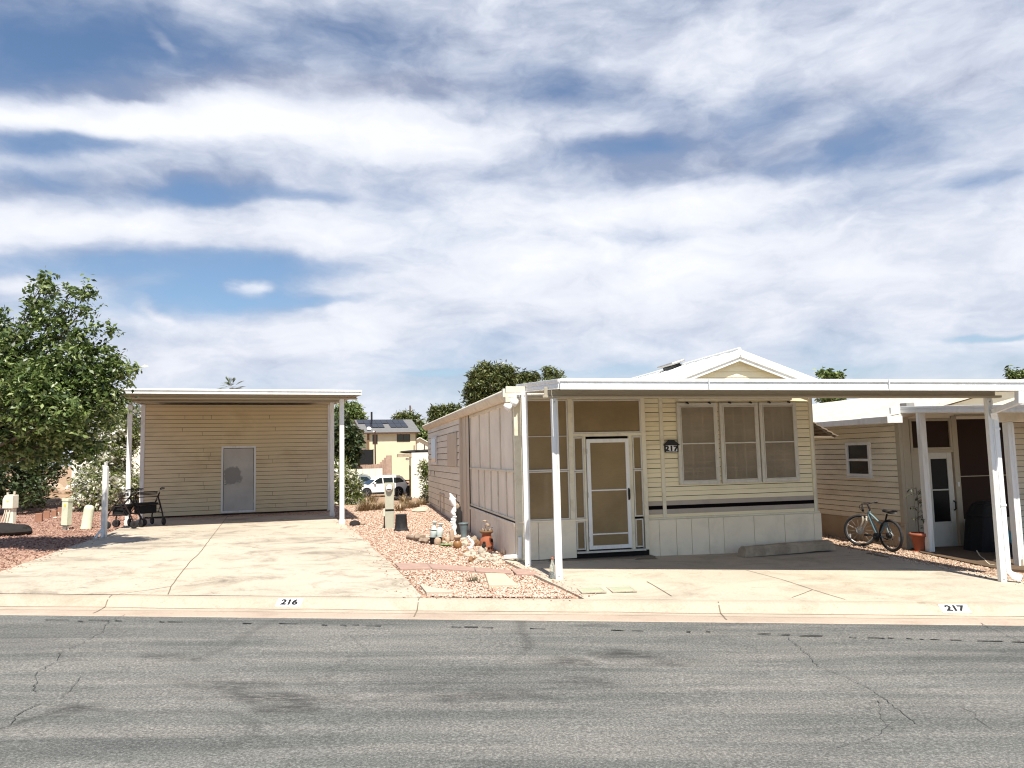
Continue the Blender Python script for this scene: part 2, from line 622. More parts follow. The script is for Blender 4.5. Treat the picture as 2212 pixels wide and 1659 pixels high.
def stones(name, stops):
    t = NT(name)
    g = t.n('ShaderNodeNewGeometry')
    c = t.ramp(g.outputs['Random Per Island'], stops)
    c = t.mix(1.0, c, t.ramp(t.noise(t.coords(geo=True), 40, 3, .6), [(.3, .8), (.7, 1.15)]), 'MULTIPLY')
    t.l(c, t.b.inputs['Base Color'])
    t.b.inputs['Roughness'].default_value = .9
    t.b.inputs['Specular IOR Level'].default_value = .15
    return t.mat


M['gravel_pink'] = stones('gravel_pink', [(0, (.32, .18, .125)), (.3, (.53, .37, .28)), (.7, (.63, .475, .37)), (1, (.71, .59, .47))])
M['gravel_red'] = stones('gravel_red', [(0, (.17, .085, .06)), (.4, (.35, .195, .145)), (.8, (.47, .29, .22)), (1, (.56, .40, .31))])
M['gravel_tan'] = stones('gravel_tan', [(0, (.20, .13, .09)), (.4, (.38, .26, .18)), (.8, (.50, .37, .27)), (1, (.60, .48, .37))])


def leaves(name, stops, trans=.25):
    t = NT(name)
    g = t.n('ShaderNodeNewGeometry')
    c = t.ramp(g.outputs['Random Per Island'], stops)
    t.l(c, t.b.inputs['Base Color'])
    t.b.inputs['Roughness'].default_value = .38
    t.b.inputs['Specular IOR Level'].default_value = .5
    tl = t.n('ShaderNodeBsdfTranslucent')
    t.l(c, tl.inputs[0])
    mx = t.n('ShaderNodeMixShader')
    mx.inputs[0].default_value = trans
    t.l(t.b.outputs[0], mx.inputs[1])
    t.l(tl.outputs[0], mx.inputs[2])
    t.l(mx.outputs[0], t.out.inputs['Surface'])
    return t.mat


M['leaf_green'] = leaves('leaf_green', [(0, (.026, .050, .014)), (.45, (.11, .165, .040)), (.8, (.24, .30, .095)), (1, (.42, .47, .22))], .28)
M['leaf_dark'] = leaves('leaf_dark', [(0, (.022, .040, .014)), (.6, (.055, .078, .028)), (1, (.10, .12, .045))], .12)
M['leaf_pine'] = leaves('leaf_pine', [(0, (.038, .055, .016)), (.6, (.115, .14, .042)), (1, (.24, .25, .09))], .1)
M['leaf_oleander'] = leaves('leaf_oleander', [(0, (.060, .085, .022)), (.6, (.17, .205, .055)), (1, (.30, .32, .11))], .22)
M['flower_white'] = leaves('flower_white', [(0, (.70, .68, .56)), (1, (.88, .87, .80))], .3)
M['dry_grass'] = leaves('dry_grass', [(0, (.16, .11, .055)), (.6, (.34, .24, .13)), (1, (.46, .36, .2))], .15)
M['palm'] = leaves('palm', [(0, (.07, .10, .05)), (1, (.16, .19, .11))], .15)
M['weed'] = leaves('weed', [(0, (.05, .06, .025)), (1, (.13, .12, .06))], .15)
# ------------------------------------------------------------------ world
SUN_EL, SUN_AZ = math.radians(59), math.radians(13.5)
TRAVEL = Vector((-math.sin(SUN_AZ) * math.cos(SUN_EL), math.cos(SUN_AZ) * math.cos(SUN_EL), -math.sin(SUN_EL)))
BANK = .82
SKY_STRENGTH, CLOUD_GAIN, SUN_STRENGTH, EXPOSURE = .082, .655, 4.7, .70


def make_world():
    w = bpy.data.worlds.new('World')
    S.world = w
    w.use_nodes = True
    t = NT.__new__(NT)
    t.t = w.node_tree
    bg = w.node_tree.nodes['Background']
    out = w.node_tree.nodes['World Output']
    sky = t.n('ShaderNodeTexSky', sky_type='NISHITA')
    sky.sun_disc = False
    sky.sun_elevation = SUN_EL
    sky.sun_rotation = PI - SUN_AZ
    sky.air_density, sky.dust_density, sky.ozone_density = 1.0, .6, 2.5
    hs = t.n('ShaderNodeHueSaturation')
    hs.inputs['Saturation'].default_value = 1.05
    t.l(sky.outputs[0], hs.inputs['Color'])
    t.l(hs.outputs[0], bg.inputs['Color'])
    bg.inputs['Strength'].default_value = SKY_STRENGTH
    d = t.n('ShaderNodeTexCoord').outputs['Generated']
    sp = t.n('ShaderNodeSeparateXYZ')
    t.l(d, sp.inputs[0])
    az = t.math('ARCTAN2', sp.outputs[0], sp.outputs[1])
    el = t.math('ARCSINE', sp.outputs[2])
    cb = t.n('ShaderNodeCombineXYZ')
    t.l(az, cb.inputs[0]); t.l(el, cb.inputs[1])
    ang = cb.outputs[0]
    # break up the edges of the banks
    wn = t.n('ShaderNodeTexNoise')
    mp = t.n('ShaderNodeMapping')
    mp.inputs['Scale'].default_value = (1.0, 1.9, 1)
    t.l(ang, mp.inputs['Vector'])
    t.l(mp.outputs[0], wn.inputs['Vector'])
    wn.inputs['Scale'].default_value = 7.5
    wn.inputs['Detail'].default_value = 5
    wn.inputs['Roughness'].default_value = .5
    sub = t.n('ShaderNodeVectorMath', operation='SUBTRACT')
    t.l(wn.outputs['Color'], sub.inputs[0])
    sub.inputs[1].default_value = (.5, .5, .5)
    mad = t.n('ShaderNodeVectorMath', operation='MULTIPLY_ADD')
    mad.inputs[1].default_value = (.12, .045, 0)
    t.l(sub.outputs[0], mad.inputs[0])
    t.l(ang, mad.inputs[2])
    warped = mad.outputs[0]

    def angles(px, py):
        r = ray(px, py).normalized()
        return math.atan2(r.x, r.y), math.asin(r.z)

    def bank(px, py, wpx, hpx, rot, amp):
        a, e = angles(px, py)
        th = math.radians(rot)
        a1, e1 = angles(px + 60 * math.cos(th), py - 60 * math.sin(th))
        a0, e0 = angles(px - 60 * math.cos(th), py + 60 * math.sin(th))
        h1, h0 = angles(px, py - 60)[1], angles(px, py + 60)[1]
        kw, kh = math.hypot(a1 - a0, e1 - e0) / 120, (h1 - h0) / 120
        m = t.n('ShaderNodeMapping', vector_type='TEXTURE')
        m.inputs['Location'].default_value = (a, e, 0)
        m.inputs['Rotation'].default_value = (0, 0, math.atan2(e1 - e0, a1 - a0))
        m.inputs['Scale'].default_value = (wpx * kw, hpx * kh, 1)
        t.l(warped, m.inputs['Vector'])
        ln = t.n('ShaderNodeVectorMath', operation='LENGTH')
        t.l(m.outputs[0], ln.inputs[0])
        mr = t.n('ShaderNodeMapRange', interpolation_type='SMOOTHERSTEP')
        mr.inputs['From Min'].default_value = 0
        mr.inputs['From Max'].default_value = 1
        mr.inputs['To Min'].default_value = amp
        mr.inputs['To Max'].default_value = 0
        t.l(ln.outputs['Value'], mr.inputs['Value'])
        return mr.outputs[0]

    def total(lst):
        acc = lst[0]
        for x in lst[1:]:
            acc = t.math('ADD', acc, x)
        return acc

    streak = t.noise(mp.outputs[0], 3.6, 6, .52, 0)
    m2 = t.n('ShaderNodeMapping')
    m2.inputs['Scale'].default_value = (1.0, 2.1, 1)
    m2.inputs['Rotation'].default_value = (0, 0, -.08)
    m2.inputs['Location'].default_value = (3.1, 1.7, 0)
    t.l(warped, m2.inputs['Vector'])
    fine = t.noise(m2.outputs[0], 7.0, 9, .58, 0)
    m3 = t.n('ShaderNodeMapping')
    m3.inputs['Scale'].default_value = (1.0, 2.6, 1)
    m3.inputs['Rotation'].default_value = (0, 0, .32)
    m3.inputs['Location'].default_value = (7.7, 4.2, 0)
    t.l(warped, m3.inputs['Vector'])
    wisp = t.noise(m3.outputs[0], 13.0, 7, .58, .12)
    base = total([t.math('MULTIPLY', t.math('SUBTRACT', streak, .5), 1.2), t.math('MULTIPLY', t.math('SUBTRACT', fine, .5), 1.15), t.math('MULTIPLY', t.math('SUBTRACT', wisp, .5), .5)])
    cover = [
        # open sky
        (200, 70, 620, 190, -6, -1.25), (60, 140, 460, 130, 0, -.7), (760, 90, 380, 130, 4, -.70), (560, 120, 300, 80, 5, -.2),
        (150, 322, 330, 54, -2, -1.15), (90, 385, 170, 40, -8, -.6), (430, 415, 250, 44, 2, -1.25), (640, 418, 150, 28, -2, -.8),
        (250, 575, 560, 60, 0, -1.0), (480, 630, 330, 78, 3, -1.35), (620, 568, 330, 44, -4, -.85), (230, 650, 260, 50, 4, -.5), (720, 640, 170, 24, 3, -.6),
        (1200, 190, 260, 90, -8, -.75), (1330, 330, 320, 50, 6, -.95), (1640, 250, 170, 120, 25, -.75), (1890, 280, 250, 140, 10, -.62), (2120, 390, 160, 36, 8, -.5), (1740, 350, 270, 60, 6, -.5),
        (2150, 722, 180, 14, 6, -1.1), (930, 806, 150, 15, 2, -.6), (1320, 802, 330, 30, 2, -.5), (1800, 806, 300, 24, 0, -.4), (560, 735, 330, 26, 0, -.2),
        # banks
        (330, 260, 640, 62, -1, 1.2), (820, 285, 560, 110, -6, .85), (150, 480, 460, 62, -4, .85), (620, 500, 420, 74, -2, .75), (1400, 450, 520, 74, 4, .85), (1850, 560, 700, 150, 2, .75), (1250, 620, 900, 150, 0, .75),
        (530, 617, 84, 32, 4, 1.5), (345, 95, 70, 34, -50, .7), (700, 715, 600, 75, 2, .55), (330, 670, 80, 20, -30, .6), (50, 606, 130, 30, 0, .8), (2050, 120, 480, 170, 10, .5), (1440, 120, 280, 130, 20, .55), (400, 775, 560, 70, 0, .45), (1750, 680, 700, 110, 0, .5), (760, 190, 420, 60, 3, .30)]
    dens = t.math('ADD', t.math('ADD', base, t.math('MULTIPLY', total([bank(*c) for c in cover]), BANK)), .40)
    # cloud kept to the north; unseen sky overhead and behind cleared to deepen shadows
    north = t.n('ShaderNodeMapRange', interpolation_type='SMOOTHSTEP')
    north.inputs['From Min'].default_value = -.15
    north.inputs['From Max'].default_value = .5
    north.inputs['To Min'].default_value = -1.6
    north.inputs['To Max'].default_value = 0
    t.l(sp.outputs[1], north.inputs['Value'])
    high = t.n('ShaderNodeMapRange', interpolation_type='SMOOTHSTEP')
    high.inputs['From Min'].default_value = .60
    high.inputs['From Max'].default_value = .95
    high.inputs['To Min'].default_value = 0
    high.inputs['To Max'].default_value = -1.2
    t.l(sp.outputs[2], high.inputs['Value'])
    dens = t.math('ADD', dens, t.math('ADD', north.outputs[0], high.outputs[0]))
    cov = t.n('ShaderNodeMapRange', interpolation_type='SMOOTHSTEP')
    cov.inputs['From Min'].default_value = -.85
    cov.inputs['From Max'].default_value = .85
    t.l(dens, cov.inputs['Value'])
    # brightness of the cloud itself: thin veils grey, thick banks white
    shade = [(330, 268, 640, 56, -1, .35), (760, 300, 420, 90, -4, .3), (1400, 450, 520, 80, 4, .3), (1300, 560, 700, 110, 2, .22), (900, 480, 500, 100, -5, .18), (530, 617, 70, 26, 4, .4), (150, 490, 400, 70, 0, .2),
             (800, 185, 560, 60, -2, -.34), (1950, 120, 650, 190, 0, -.16), (1500, 330, 700, 110, 4, -.25), (1900, 640, 600, 60, 0, -.12), (300, 400, 500, 50, 0, -.22), (1150, 90, 300, 80, 0, -.16), (300, 195, 420, 40, 0, -.30)]
    lum = t.math('ADD', t.math('MULTIPLY', t.math('ADD', t.math('SUBTRACT', fine, .5), t.math('MULTIPLY', t.math('SUBTRACT', wisp, .5), .5)), .75), t.math('ADD', t.math('ADD', .36, t.math('MULTIPLY', t.math('MINIMUM', dens, 1.2), .28)), total([bank(*c) for c in shade])))
    col = t.ramp(lum, [(.10, (.36, .40, .53)), (.40, (.60, .65, .77)), (.66, (.79, .825, .91)), (.95, (.93, .945, .985))])
    bg2 = t.n('ShaderNodeBackground')
    bg2.inputs['Strength'].default_value = CLOUD_GAIN
    t.l(col, bg2.inputs['Color'])
    mx = t.n('ShaderNodeMixShader')
    t.l(cov.outputs[0], mx.inputs[0])
    t.l(bg.outputs[0], mx.inputs[1])
    t.l(bg2.outputs[0], mx.inputs[2])
    t.l(mx.outputs[0], out.inputs['Surface'])


make_world()
sl = bpy.data.lights.new('sun', 'SUN')
sl.energy = SUN_STRENGTH
sl.angle = math.radians(.5)
sl.color = (1.0, .95, .86)
so = bpy.data.objects.new('sun', sl)
COL.objects.link(so)
so.rotation_euler = TRAVEL.to_track_quat('-Z', 'Y').to_euler()
so.location = (6, -20, 30)

cam = bpy.data.cameras.new('camera')
cam.sensor_width = 36
cam.lens = F / 2212 * 36
cam.clip_start, cam.clip_end = .1, 6000
co_ = bpy.data.objects.new('camera', cam)
COL.objects.link(co_)
cr, sr, cp, spp = math.cos(ROLL), math.sin(ROLL), math.cos(PITCH), math.sin(PITCH)
RX = Matrix(((1, 0, 0), (0, cp, -spp), (0, spp, cp)))
right, up, fwd = RX @ Vector((cr, 0, -sr)), RX @ Vector((sr, 0, cr)), RX @ Vector((0, 1, 0))
co_.matrix_world = Matrix(((right.x, up.x, -fwd.x, CAM.x), (right.y, up.y, -fwd.y, CAM.y), (right.z, up.z, -fwd.z, CAM.z), (0, 0, 0, 1)))
S.camera = co_
S.view_settings.view_transform = 'Standard'
S.view_settings.look = 'None'
S.view_settings.exposure = EXPOSURE
S.view_settings.gamma = 1.0
S.render.engine = 'CYCLES'
S.cycles.filter_width = 1.15
S.cycles.max_bounces = 6
S.cycles.transparent_max_bounces = 12


# ------------------------------------------------------------------ ground, road, kerb, driveways
def lines(*spans):
    out = []
    for a, b, st in spans:
        n = max(1, int(round((b - a) / st)))
        out += [a + (b - a) * i / n for i in range(n)]
    out.append(spans[-1][1])
    return np.array(out)


def grid_mesh(name, X, Y, Z, mats):
    ny, nx = X.shape
    V = np.stack([X, Y, Z], -1).reshape(-1, 3)
    i = np.arange(ny - 1)[:, None] * nx + np.arange(nx - 1)[None, :]
    Fa = np.stack([i, i + 1, i + nx + 1, i + nx], -1).reshape(-1, 4)
    o = fast_mesh(name, V, Fa, mats)
    return o


def make_ground():
    xs = lines((-3000, -400, 650), (-400, -60, 40), (-60, -20, 4), (-20, 14, .3), (14, 60, 4), (60, 400, 40), (400, 3000, 650))
    ys = lines((-600, -20, 100), (-20, 8, 2), (8, 31, .3), (31, 66, 1.5), (66, 200, 12), (200, 800, 100), (800, 4000, 800))
    X, Y = np.meshgrid(xs, ys)
    Z = np.zeros_like(X)
    for j in range(X.shape[0]):
        for i in range(X.shape[1]):
            x, y = X[j, i], Y[j, i]
            z = zg(x, y)
            if y < kerb_y(x) + .62:
                z = min(z, zroad(x)) - .07
            elif 8 < y < 31 and -20 < x < 14:
                z += .018 * noise.noise(Vector((x * 1.3, y * 1.3, 0))) - .012
            Z[j, i] = z
    o = grid_mesh('ground', X, Y, Z, M['gravel_ground'])
    tag(o, kind='structure')


make_ground()

ZL = lambda x, y: (x * .5, 1216.5 + .5 * y)          # survey sheets of the road surface
ZR = lambda x, y: (1106 + x * .5, 1216.5 + .5 * y)


def road_pt(p):
    d = ray(*p)
    # plane z = -.0195 x
    t = -CAM.z / (d.z + .0195 * d.x)
    q = CAM + t * d
    return q.x, q.y


def make_road():
    xs = lines((-120, -20, 10), (-20, -7.5, 1.2), (-7.5, 7.5, .045), (7.5, 20, 1.2), (20, 120, 10))
    ss = lines((.0, 6.0, .045), (6.0, 9, .5), (9, 26, 4))
    X, Sg = np.meshgrid(xs, ss)
    Y = kerb_y(X) - .09 - Sg
    Z = -.0195 * np.clip(X, -14, 14)
    near = (np.abs(X) < 9) & (Sg < 6.2)
    Z = Z + np.where(near, .006 * np.sin(X * 1.7 + 1.3 * np.sin(Sg * 1.1)) * np.sin(Sg * 1.4), 0)
    stain = np.zeros_like(X)

    def band(pts, w, amp):
        nonlocal stain
        amp *= .75
        P = [np.array(road_pt(p)) for p in pts]
        best = np.full(X.shape, 9.0)
        for a, b in zip(P[:-1], P[1:]):
            ab = b - a
            L = max(1e-6, ab @ ab)
            tt = np.clip(((X - a[0]) * ab[0] + (Y - a[1]) * ab[1]) / L, 0, 1)
            best = np.minimum(best, np.hypot(X - a[0] - tt * ab[0], Y - a[1] - tt * ab[1]))
        wob = w * (1 + .35 * np.sin(X * 9 + Y * 5) * np.sin(Y * 7 - X * 3))
        stain = np.maximum(stain, amp * np.clip(1.25 - best / wob, 0, 1))

    def blob(p, rx, ry, amp):
        nonlocal stain
        c = np.array(road_pt(p))
        r = np.hypot((X - c[0]) / rx, (Y - c[1]) / ry)
        r = r * (1 + .3 * np.sin(X * 6 + 2) * np.sin(Y * 11) + .2 * np.sin(X * 17 + Y * 13))
        stain = np.maximum(stain, min(1, amp * 1.2) * np.clip(1.35 - r, 0, 1))

    b1 = [ZL(-60, 745), ZL(0, 720), ZL(150, 670), ZL(310, 625), ZL(360, 630)]
    band(b1, .05, .75)
    band([ZL(360, 632), ZL(500, 640), ZL(700, 640), ZL(900, 635), ZL(1010, 645), ZL(1095, 685), ZL(1080, 750), ZL(980, 790), ZL(900, 792)], .06, .5)
    band([ZL(1300, 220), ZL(1180, 250), ZL(1080, 300), ZL(980, 370), ZL(880, 405), ZL(770, 418)], .055, .55)
    band([ZL(1512, 418), ZL(1440, 455), ZL(1420, 500), ZL(1330, 540)], .03, .45)
    band([ZL(2230, 460), ZL(2000, 490), ZL(1900, 530), ZL(1750, 570), ZL(1600, 600), ZL(1450, 605), ZL(1350, 590)], .05, .5)
    band([ZR(-20, 235), ZR(40, 240), ZR(40, 300), ZR(70, 350), ZR(60, 375)], .07, .8)
    band([ZR(60, 375), ZR(0, 420), ZR(-60, 450)], .05, .45)
    for p, rx, ry, am in ((ZL(1000, 525), .38, .16, .65), (ZL(1150, 580), .42, .14, .85), (ZL(1240, 632), .24, .14, .75), (ZL(330, 622), .16, .12, .8), (ZL(690, 405), .2, .09, .6),
                          (ZL(2100, 575), .45, .12, .6), (ZL(1370, 590), .25, .1, .6), (ZR(500, 400), .34, .2, .75), (ZR(250, 430), .24, .16, .65), (ZR(340, 515), .28, .13, .5), (ZR(335, 270), .2, .08, .6),
                          (ZL(120, 270), .9, .12, .30), (ZR(650, 430), .22, .14, .4), (ZL(780, 416), .22, .06, .7)):
        blob(p, rx, ry, am)
    o = grid_mesh('road', X, Y, Z, [M['asphalt'], M['tar'], M['crack']])
    at_ = o.data.attributes.new('stain', 'FLOAT', 'POINT')
    at_.data.foreach_set('value', stain.ravel().astype(np.float32))
    # open cracks and the broken tar joint by the gutter, laid on the surface
    mb = MB()

    kinds = []

    def strip(pts, w, jit=.012, sub=.05, kind=2):
        P = [Vector((*road_pt(p), 0)) for p in pts]
        fine = []
        for a, b in zip(P[:-1], P[1:]):
            n = max(1, int((b - a).length / sub))
            fine += [a.lerp(b, i / n) for i in range(n)]
        fine.append(P[-1])
        fine = [p + Vector((rnd.uniform(-jit, jit), rnd.uniform(-jit, jit), 0)) for p in fine]
        vs, fs = [], []
        for i, p in enumerate(fine):
            d = (fine[min(i + 1, len(fine) - 1)] - fine[max(0, i - 1)])
            d = d.normalized() if d.length > 1e-6 else Vector((1, 0, 0))
            q = Vector((-d.y, d.x, 0)) * w * rnd.uniform(.3, 1.0) / (2 if kind == 1 else 2.8)
            for s_ in (-1, 1):
                v = p + q * s_
                vs.append((v.x, v.y, zroad(v.x) + .009))
        for i in range(len(fine) - 1):
            fs.append((2 * i, 2 * i + 1, 2 * i + 3, 2 * i + 2))
        kinds.extend([kind] * len(fs))
        mb.add(vs, fs)

    for pts, w in (([ZL(540, 225), ZL(470, 250), ZL(440, 300), ZL(350, 350), ZL(260, 390), ZL(250, 430), ZL(200, 450), ZL(155, 480), ZL(160, 510), ZL(145, 540), ZL(150, 560)], .011),
                   ([ZL(345, 490), ZL(320, 530), ZL(270, 580)], .009), ([ZL(180, 610), ZL(100, 640), ZL(60, 670), ZL(52, 700)], .014), ([ZL(0, 718), ZL(150, 668), ZL(330, 618)], .009),
                   ([ZR(1190, 320), ZR(1280, 400), ZR(1320, 445), ZR(1430, 490), ZR(1500, 520), ZR(1590, 575), ZR(1670, 640), ZR(1745, 700)], .011),
                   ([ZR(1585, 600), ZR(1590, 660), ZR(1610, 690), ZR(1650, 725)], .009), ([ZR(1940, 625), ZR(2000, 650), ZR(2005, 680), ZR(2080, 725)], .009),
                   ([ZR(2000, 250), ZR(2060, 280), ZR(2130, 310), ZR(2200, 342)], .013), ([ZR(1640, 700), ZR(1540, 770), ZR(1380, 800)], .006), ([ZL(1512, 315), ZL(1550, 345), ZL(1590, 385)], .006)):
        strip(pts, w)
    for a, b, y, f in ((200, 300, 246, ZL), (335, 360, 252, ZL), (385, 472, 248, ZL), (495, 525, 250, ZL), (690, 710, 255, ZL), (728, 790, 255, ZL), (1050, 1085, 262, ZL), (1205, 1285, 263, ZL), (1390, 1415, 269, ZL),
                       (1470, 1500, 270, ZL), (1520, 1550, 268, ZL), (1580, 1645, 271, ZL), (1950, 1990, 278, ZL), (2005, 2065, 278, ZL), (2080, 2130, 280, ZL), (75, 145, 285, ZR), (430, 490, 292, ZR), (520, 565, 294, ZR),
                       (755, 770, 298, ZR), (838, 858, 297, ZR), (880, 945, 302, ZR), (1060, 1120, 307, ZR), (1150, 1205, 310, ZR), (1240, 1345, 315, ZR), (1455, 1485, 323, ZR), (1535, 1610, 325, ZR), (1625, 1655, 326, ZR),
                       (1705, 1730, 329, ZR), (1760, 1780, 331, ZR), (1810, 1850, 333, ZR), (1895, 1945, 335, ZR), (2010, 2125, 339, ZR), (2160, 2230, 343, ZR), (870, 960, 247, ZL)):
        strip([f(a, y), f((a + b) / 2, y + 1), f(b, y + 2)], .034 if b < 870 or b > 961 else .01, .006, .07, 1)
    me2 = bpy.data.meshes.new('x')
    me2.from_pydata(mb.v, [], mb.f)
    # join the strips into the road itself
    import bmesh
    bm = bmesh.new()
    bm.from_mesh(o.data)
    n0 = len(bm.faces)
    bm.from_mesh(me2)
    bm.faces.ensure_lookup_table()
    for f, kd in zip(bm.faces[n0:], kinds):
        f.material_index = kd
        if f.normal.z < 0: f.normal_flip()
    for f in bm.faces[:n0]:
        f.smooth = True
    bm.to_mesh(o.data)
    bm.free()
    bpy.data.meshes.remove(me2)
    tag(o, kind='structure')


make_road()


def surf_strip(mb, pts, w, zf, mi=1, jit=0.0, sub=.25, lift=.004):
    """a thin joint drawn on a surface of height zf"""
    P = [Vector((p[0], p[1], 0)) for p in pts]
    fine = []
    for a, b in zip(P[:-1], P[1:]):
        n = max(1, int((b - a).length / sub))
        fine += [a.lerp(b, i / n) for i in range(n)]
    fine.append(P[-1])
    vs, fs = [], []
    for i, p in enumerate(fine):
        d = (fine[min(i + 1, len(fine) - 1)] - fine[max(0, i - 1)]).normalized()
        q = Vector((-d.y, d.x, 0)) * w / 2
        j = Vector((rnd.uniform(-jit, jit), rnd.uniform(-jit, jit), 0))
        for s_ in (1, -1):
            v = p + q * s_ + j
            vs.append((v.x, v.y, zf(v.x, v.y) + lift))
    for i in range(len(fine) - 1):
        fs.append((2 * i, 2 * i + 1, 2 * i + 3, 2 * i + 2))
    mb.add(vs, fs, mi)


KPROF = [(-.10, -.03), (-.06, .004), (.0, .009), (.16, .011), (.30, .017), (.335, .034), (.38, .070), (.43, .103), (.47, .114), (.50, .117), (.575, .118), (.60, -.03)]


def kerb_z(x, off):
    for (a, za), (b, zb) in zip(KPROF[:-1], KPROF[1:]):
        if a <= off <= b:
            return zroad(x) + za + (zb - za) * (off - a) / (b - a)
    return zroad(x) + .1


def make_kerb():
    mb = MB()
    xs = list(lines((-60, -8, 4), (-8, 8, .2), (8, 60, 4)))
    vs, fs, n = [], [], len(KPROF)
    for x in xs:
        for o, z in KPROF:
            wob = .004 * noise.noise(Vector((x * 1.1, o * 4, 3)))
            vs.append((x, kerb_y(x) + o + (wob if o > -.2 else 0), zroad(x) + z + wob * .5))
    for i in range(len(xs) - 1):
        for j in range(n - 1):
            a = i * n + j
            mb.add([], [], 0)
            fs.append((a, a + n, a + n + 1, a + 1))
    b = len(mb.v)
    mb.add(vs, fs, 0)
    for k in range(len(fs)):
        j = k % (n - 1)
        if j in (0, 1, 2): mb.m[k] = 1
    kz = lambda x, y: kerb_z(x, y - kerb_y(x))
    for px, lean in ((241, -.16), (908, -.01), (1532, .10), (2207, .18)):
        c = road_pt((px, 1312))
        x0 = c[0]
        surf_strip(mb, [(x0 + lean * .5, kerb_y(x0) + .57), (x0 + lean * .35, kerb_y(x0) + .46), (x0 + lean * .2, kerb_y(x0) + .32), (x0, kerb_y(x0) + .0)], .014, kz, 2, .003, .06)
    surf_strip(mb, [(x, kerb_y(x) + .30 + .006 * math.sin(x * 2.1)) for x in np.arange(-7, 7, .35)], .008, kz, 3, .004)
    surf_strip(mb, [(x, kerb_y(x) + .17 + .008 * math.sin(x * 1.3)) for x in np.arange(-7, 7, .35)], .008, kz, 3, .004)
    o = mb.build('kerb', [M['kerb_concrete'], M['gutter_pink'], M['joint'], M['paver_red']])
    for p in o.data.polygons: p.use_smooth = False
    tag(o, kind='structure')


make_kerb()


def slab(name, L, R, mat, joints=(), lift=.028, n=18, kind='structure', extra=None):
    """concrete between two edges, following the ground, with a real edge"""
    mb = MB()
    L = [Vector((p[0], p[1], 0)) for p in L]
    R = [Vector((p[0], p[1], 0)) for p in R]
    rows = []
    for i in range(len(L) - 1):
        k = max(1, int(max((L[i + 1] - L[i]).length, (R[i + 1] - R[i]).length) / .35))
        for q in range(k):
            rows.append((L[i].lerp(L[i + 1], q / k), R[i].lerp(R[i + 1], q / k)))
    rows.append((L[-1], R[-1]))
    zf = lambda x, y: zg(x, y) + .004 + (lift - .004) * sstep((y - kerb_y(x) - .6) / 1.2)
    vs, fs = [], []
    for a, b in rows:
        line = [a.lerp(b, j / n) for j in range(n + 1)]
        vs.append((a.x, a.y, zf(a.x, a.y) - .16))
        vs += [(p.x, p.y, zf(p.x, p.y)) for p in line]
        vs.append((b.x, b.y, zf(b.x, b.y) - .16))
    w = n + 3
    for i in range(len(rows) - 1):
        for j in range(w - 1):
            a = i * w + j
            fs.append((a, a + 1, a + w + 1, a + w))
    mb.add(vs, fs, 0)
    for pts, wd in joints:
        surf_strip(mb, pts, wd, zf, 1, .004)
    if extra: extra(mb, zf)
    o = mb.build(name, [mat, M['joint'], M['concrete_pale']])
    tag(o, kind=kind)
    return o


def g2(px, py):
    p = gp(px, py)
    return (p.x, p.y)


kb = lambda x: (x, kerb_y(x) + .572)
DR1_R = [kb(-1.12), g2(850, 1227), g2(802, 1182), g2(765, 1150), g2(735, 1129), g2(712, 1113)]
DR1_L = [kb(-7.3), g2(0, 1240), g2(165, 1180), g2(222, 1160), g2(268, 1139), g2(298, 1124)]
slab('driveway', DR1_L, DR1_R, M['concrete'],
     [([g2(492, 1117), g2(430, 1200), g2(412, 1216), g2(370, 1269), g2(363, 1285)], .013), ([g2(370, 1269), g2(320, 1276), g2(257, 1284)], .011),
      ([g2(0, 1234), g2(200, 1216), g2(418, 1214)], .006)])
DR2_L = [kb(.80), g2(1247, 1286), g2(1180, 1258), g2(1114, 1226), (-.26, 12.6)]
DR2_R = [kb(7.35), (6.62, 10.12), (6.40, 11.1), (6.05, 12.6), (5.25, 15.9)]


def dr2_border(mb, zf):
    pass


slab('driveway', DR2_L, DR2_R, M['concrete_pale'],
     [([g2(1398, 1261), g2(1451, 1289)], .014), ([g2(1611, 1236), g2(1690, 1257), g2(1756, 1277), g2(1826, 1296)], .011), ([g2(1756, 1277), g2(1711, 1292)], .010), ([g2(1560, 1237), g2(1611, 1236)], .006)])
# slab below the neighbour's carport
ST_R = [g2(1992, 1197), g2(2140, 1229), g2(2230, 1248)]
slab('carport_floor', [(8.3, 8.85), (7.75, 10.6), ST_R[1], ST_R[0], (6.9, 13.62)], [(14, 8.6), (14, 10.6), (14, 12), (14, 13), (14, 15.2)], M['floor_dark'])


# ------------------------------------------------------------------ gravel
def in_mid(x, y):
    if y < kerb_y(x) + .66: return False
    xr = -1.10 - .3327 * (y - 9.59)
    e = .07 * noise.noise(Vector((x * 23, y * 23, 0))) * 2
    if x < xr + e: return False
    if y < 12.25:
        return x < .70 - .315 * (y - 9.52) - .05
    return x < .02 - .218 * (y - 12.2) - .04


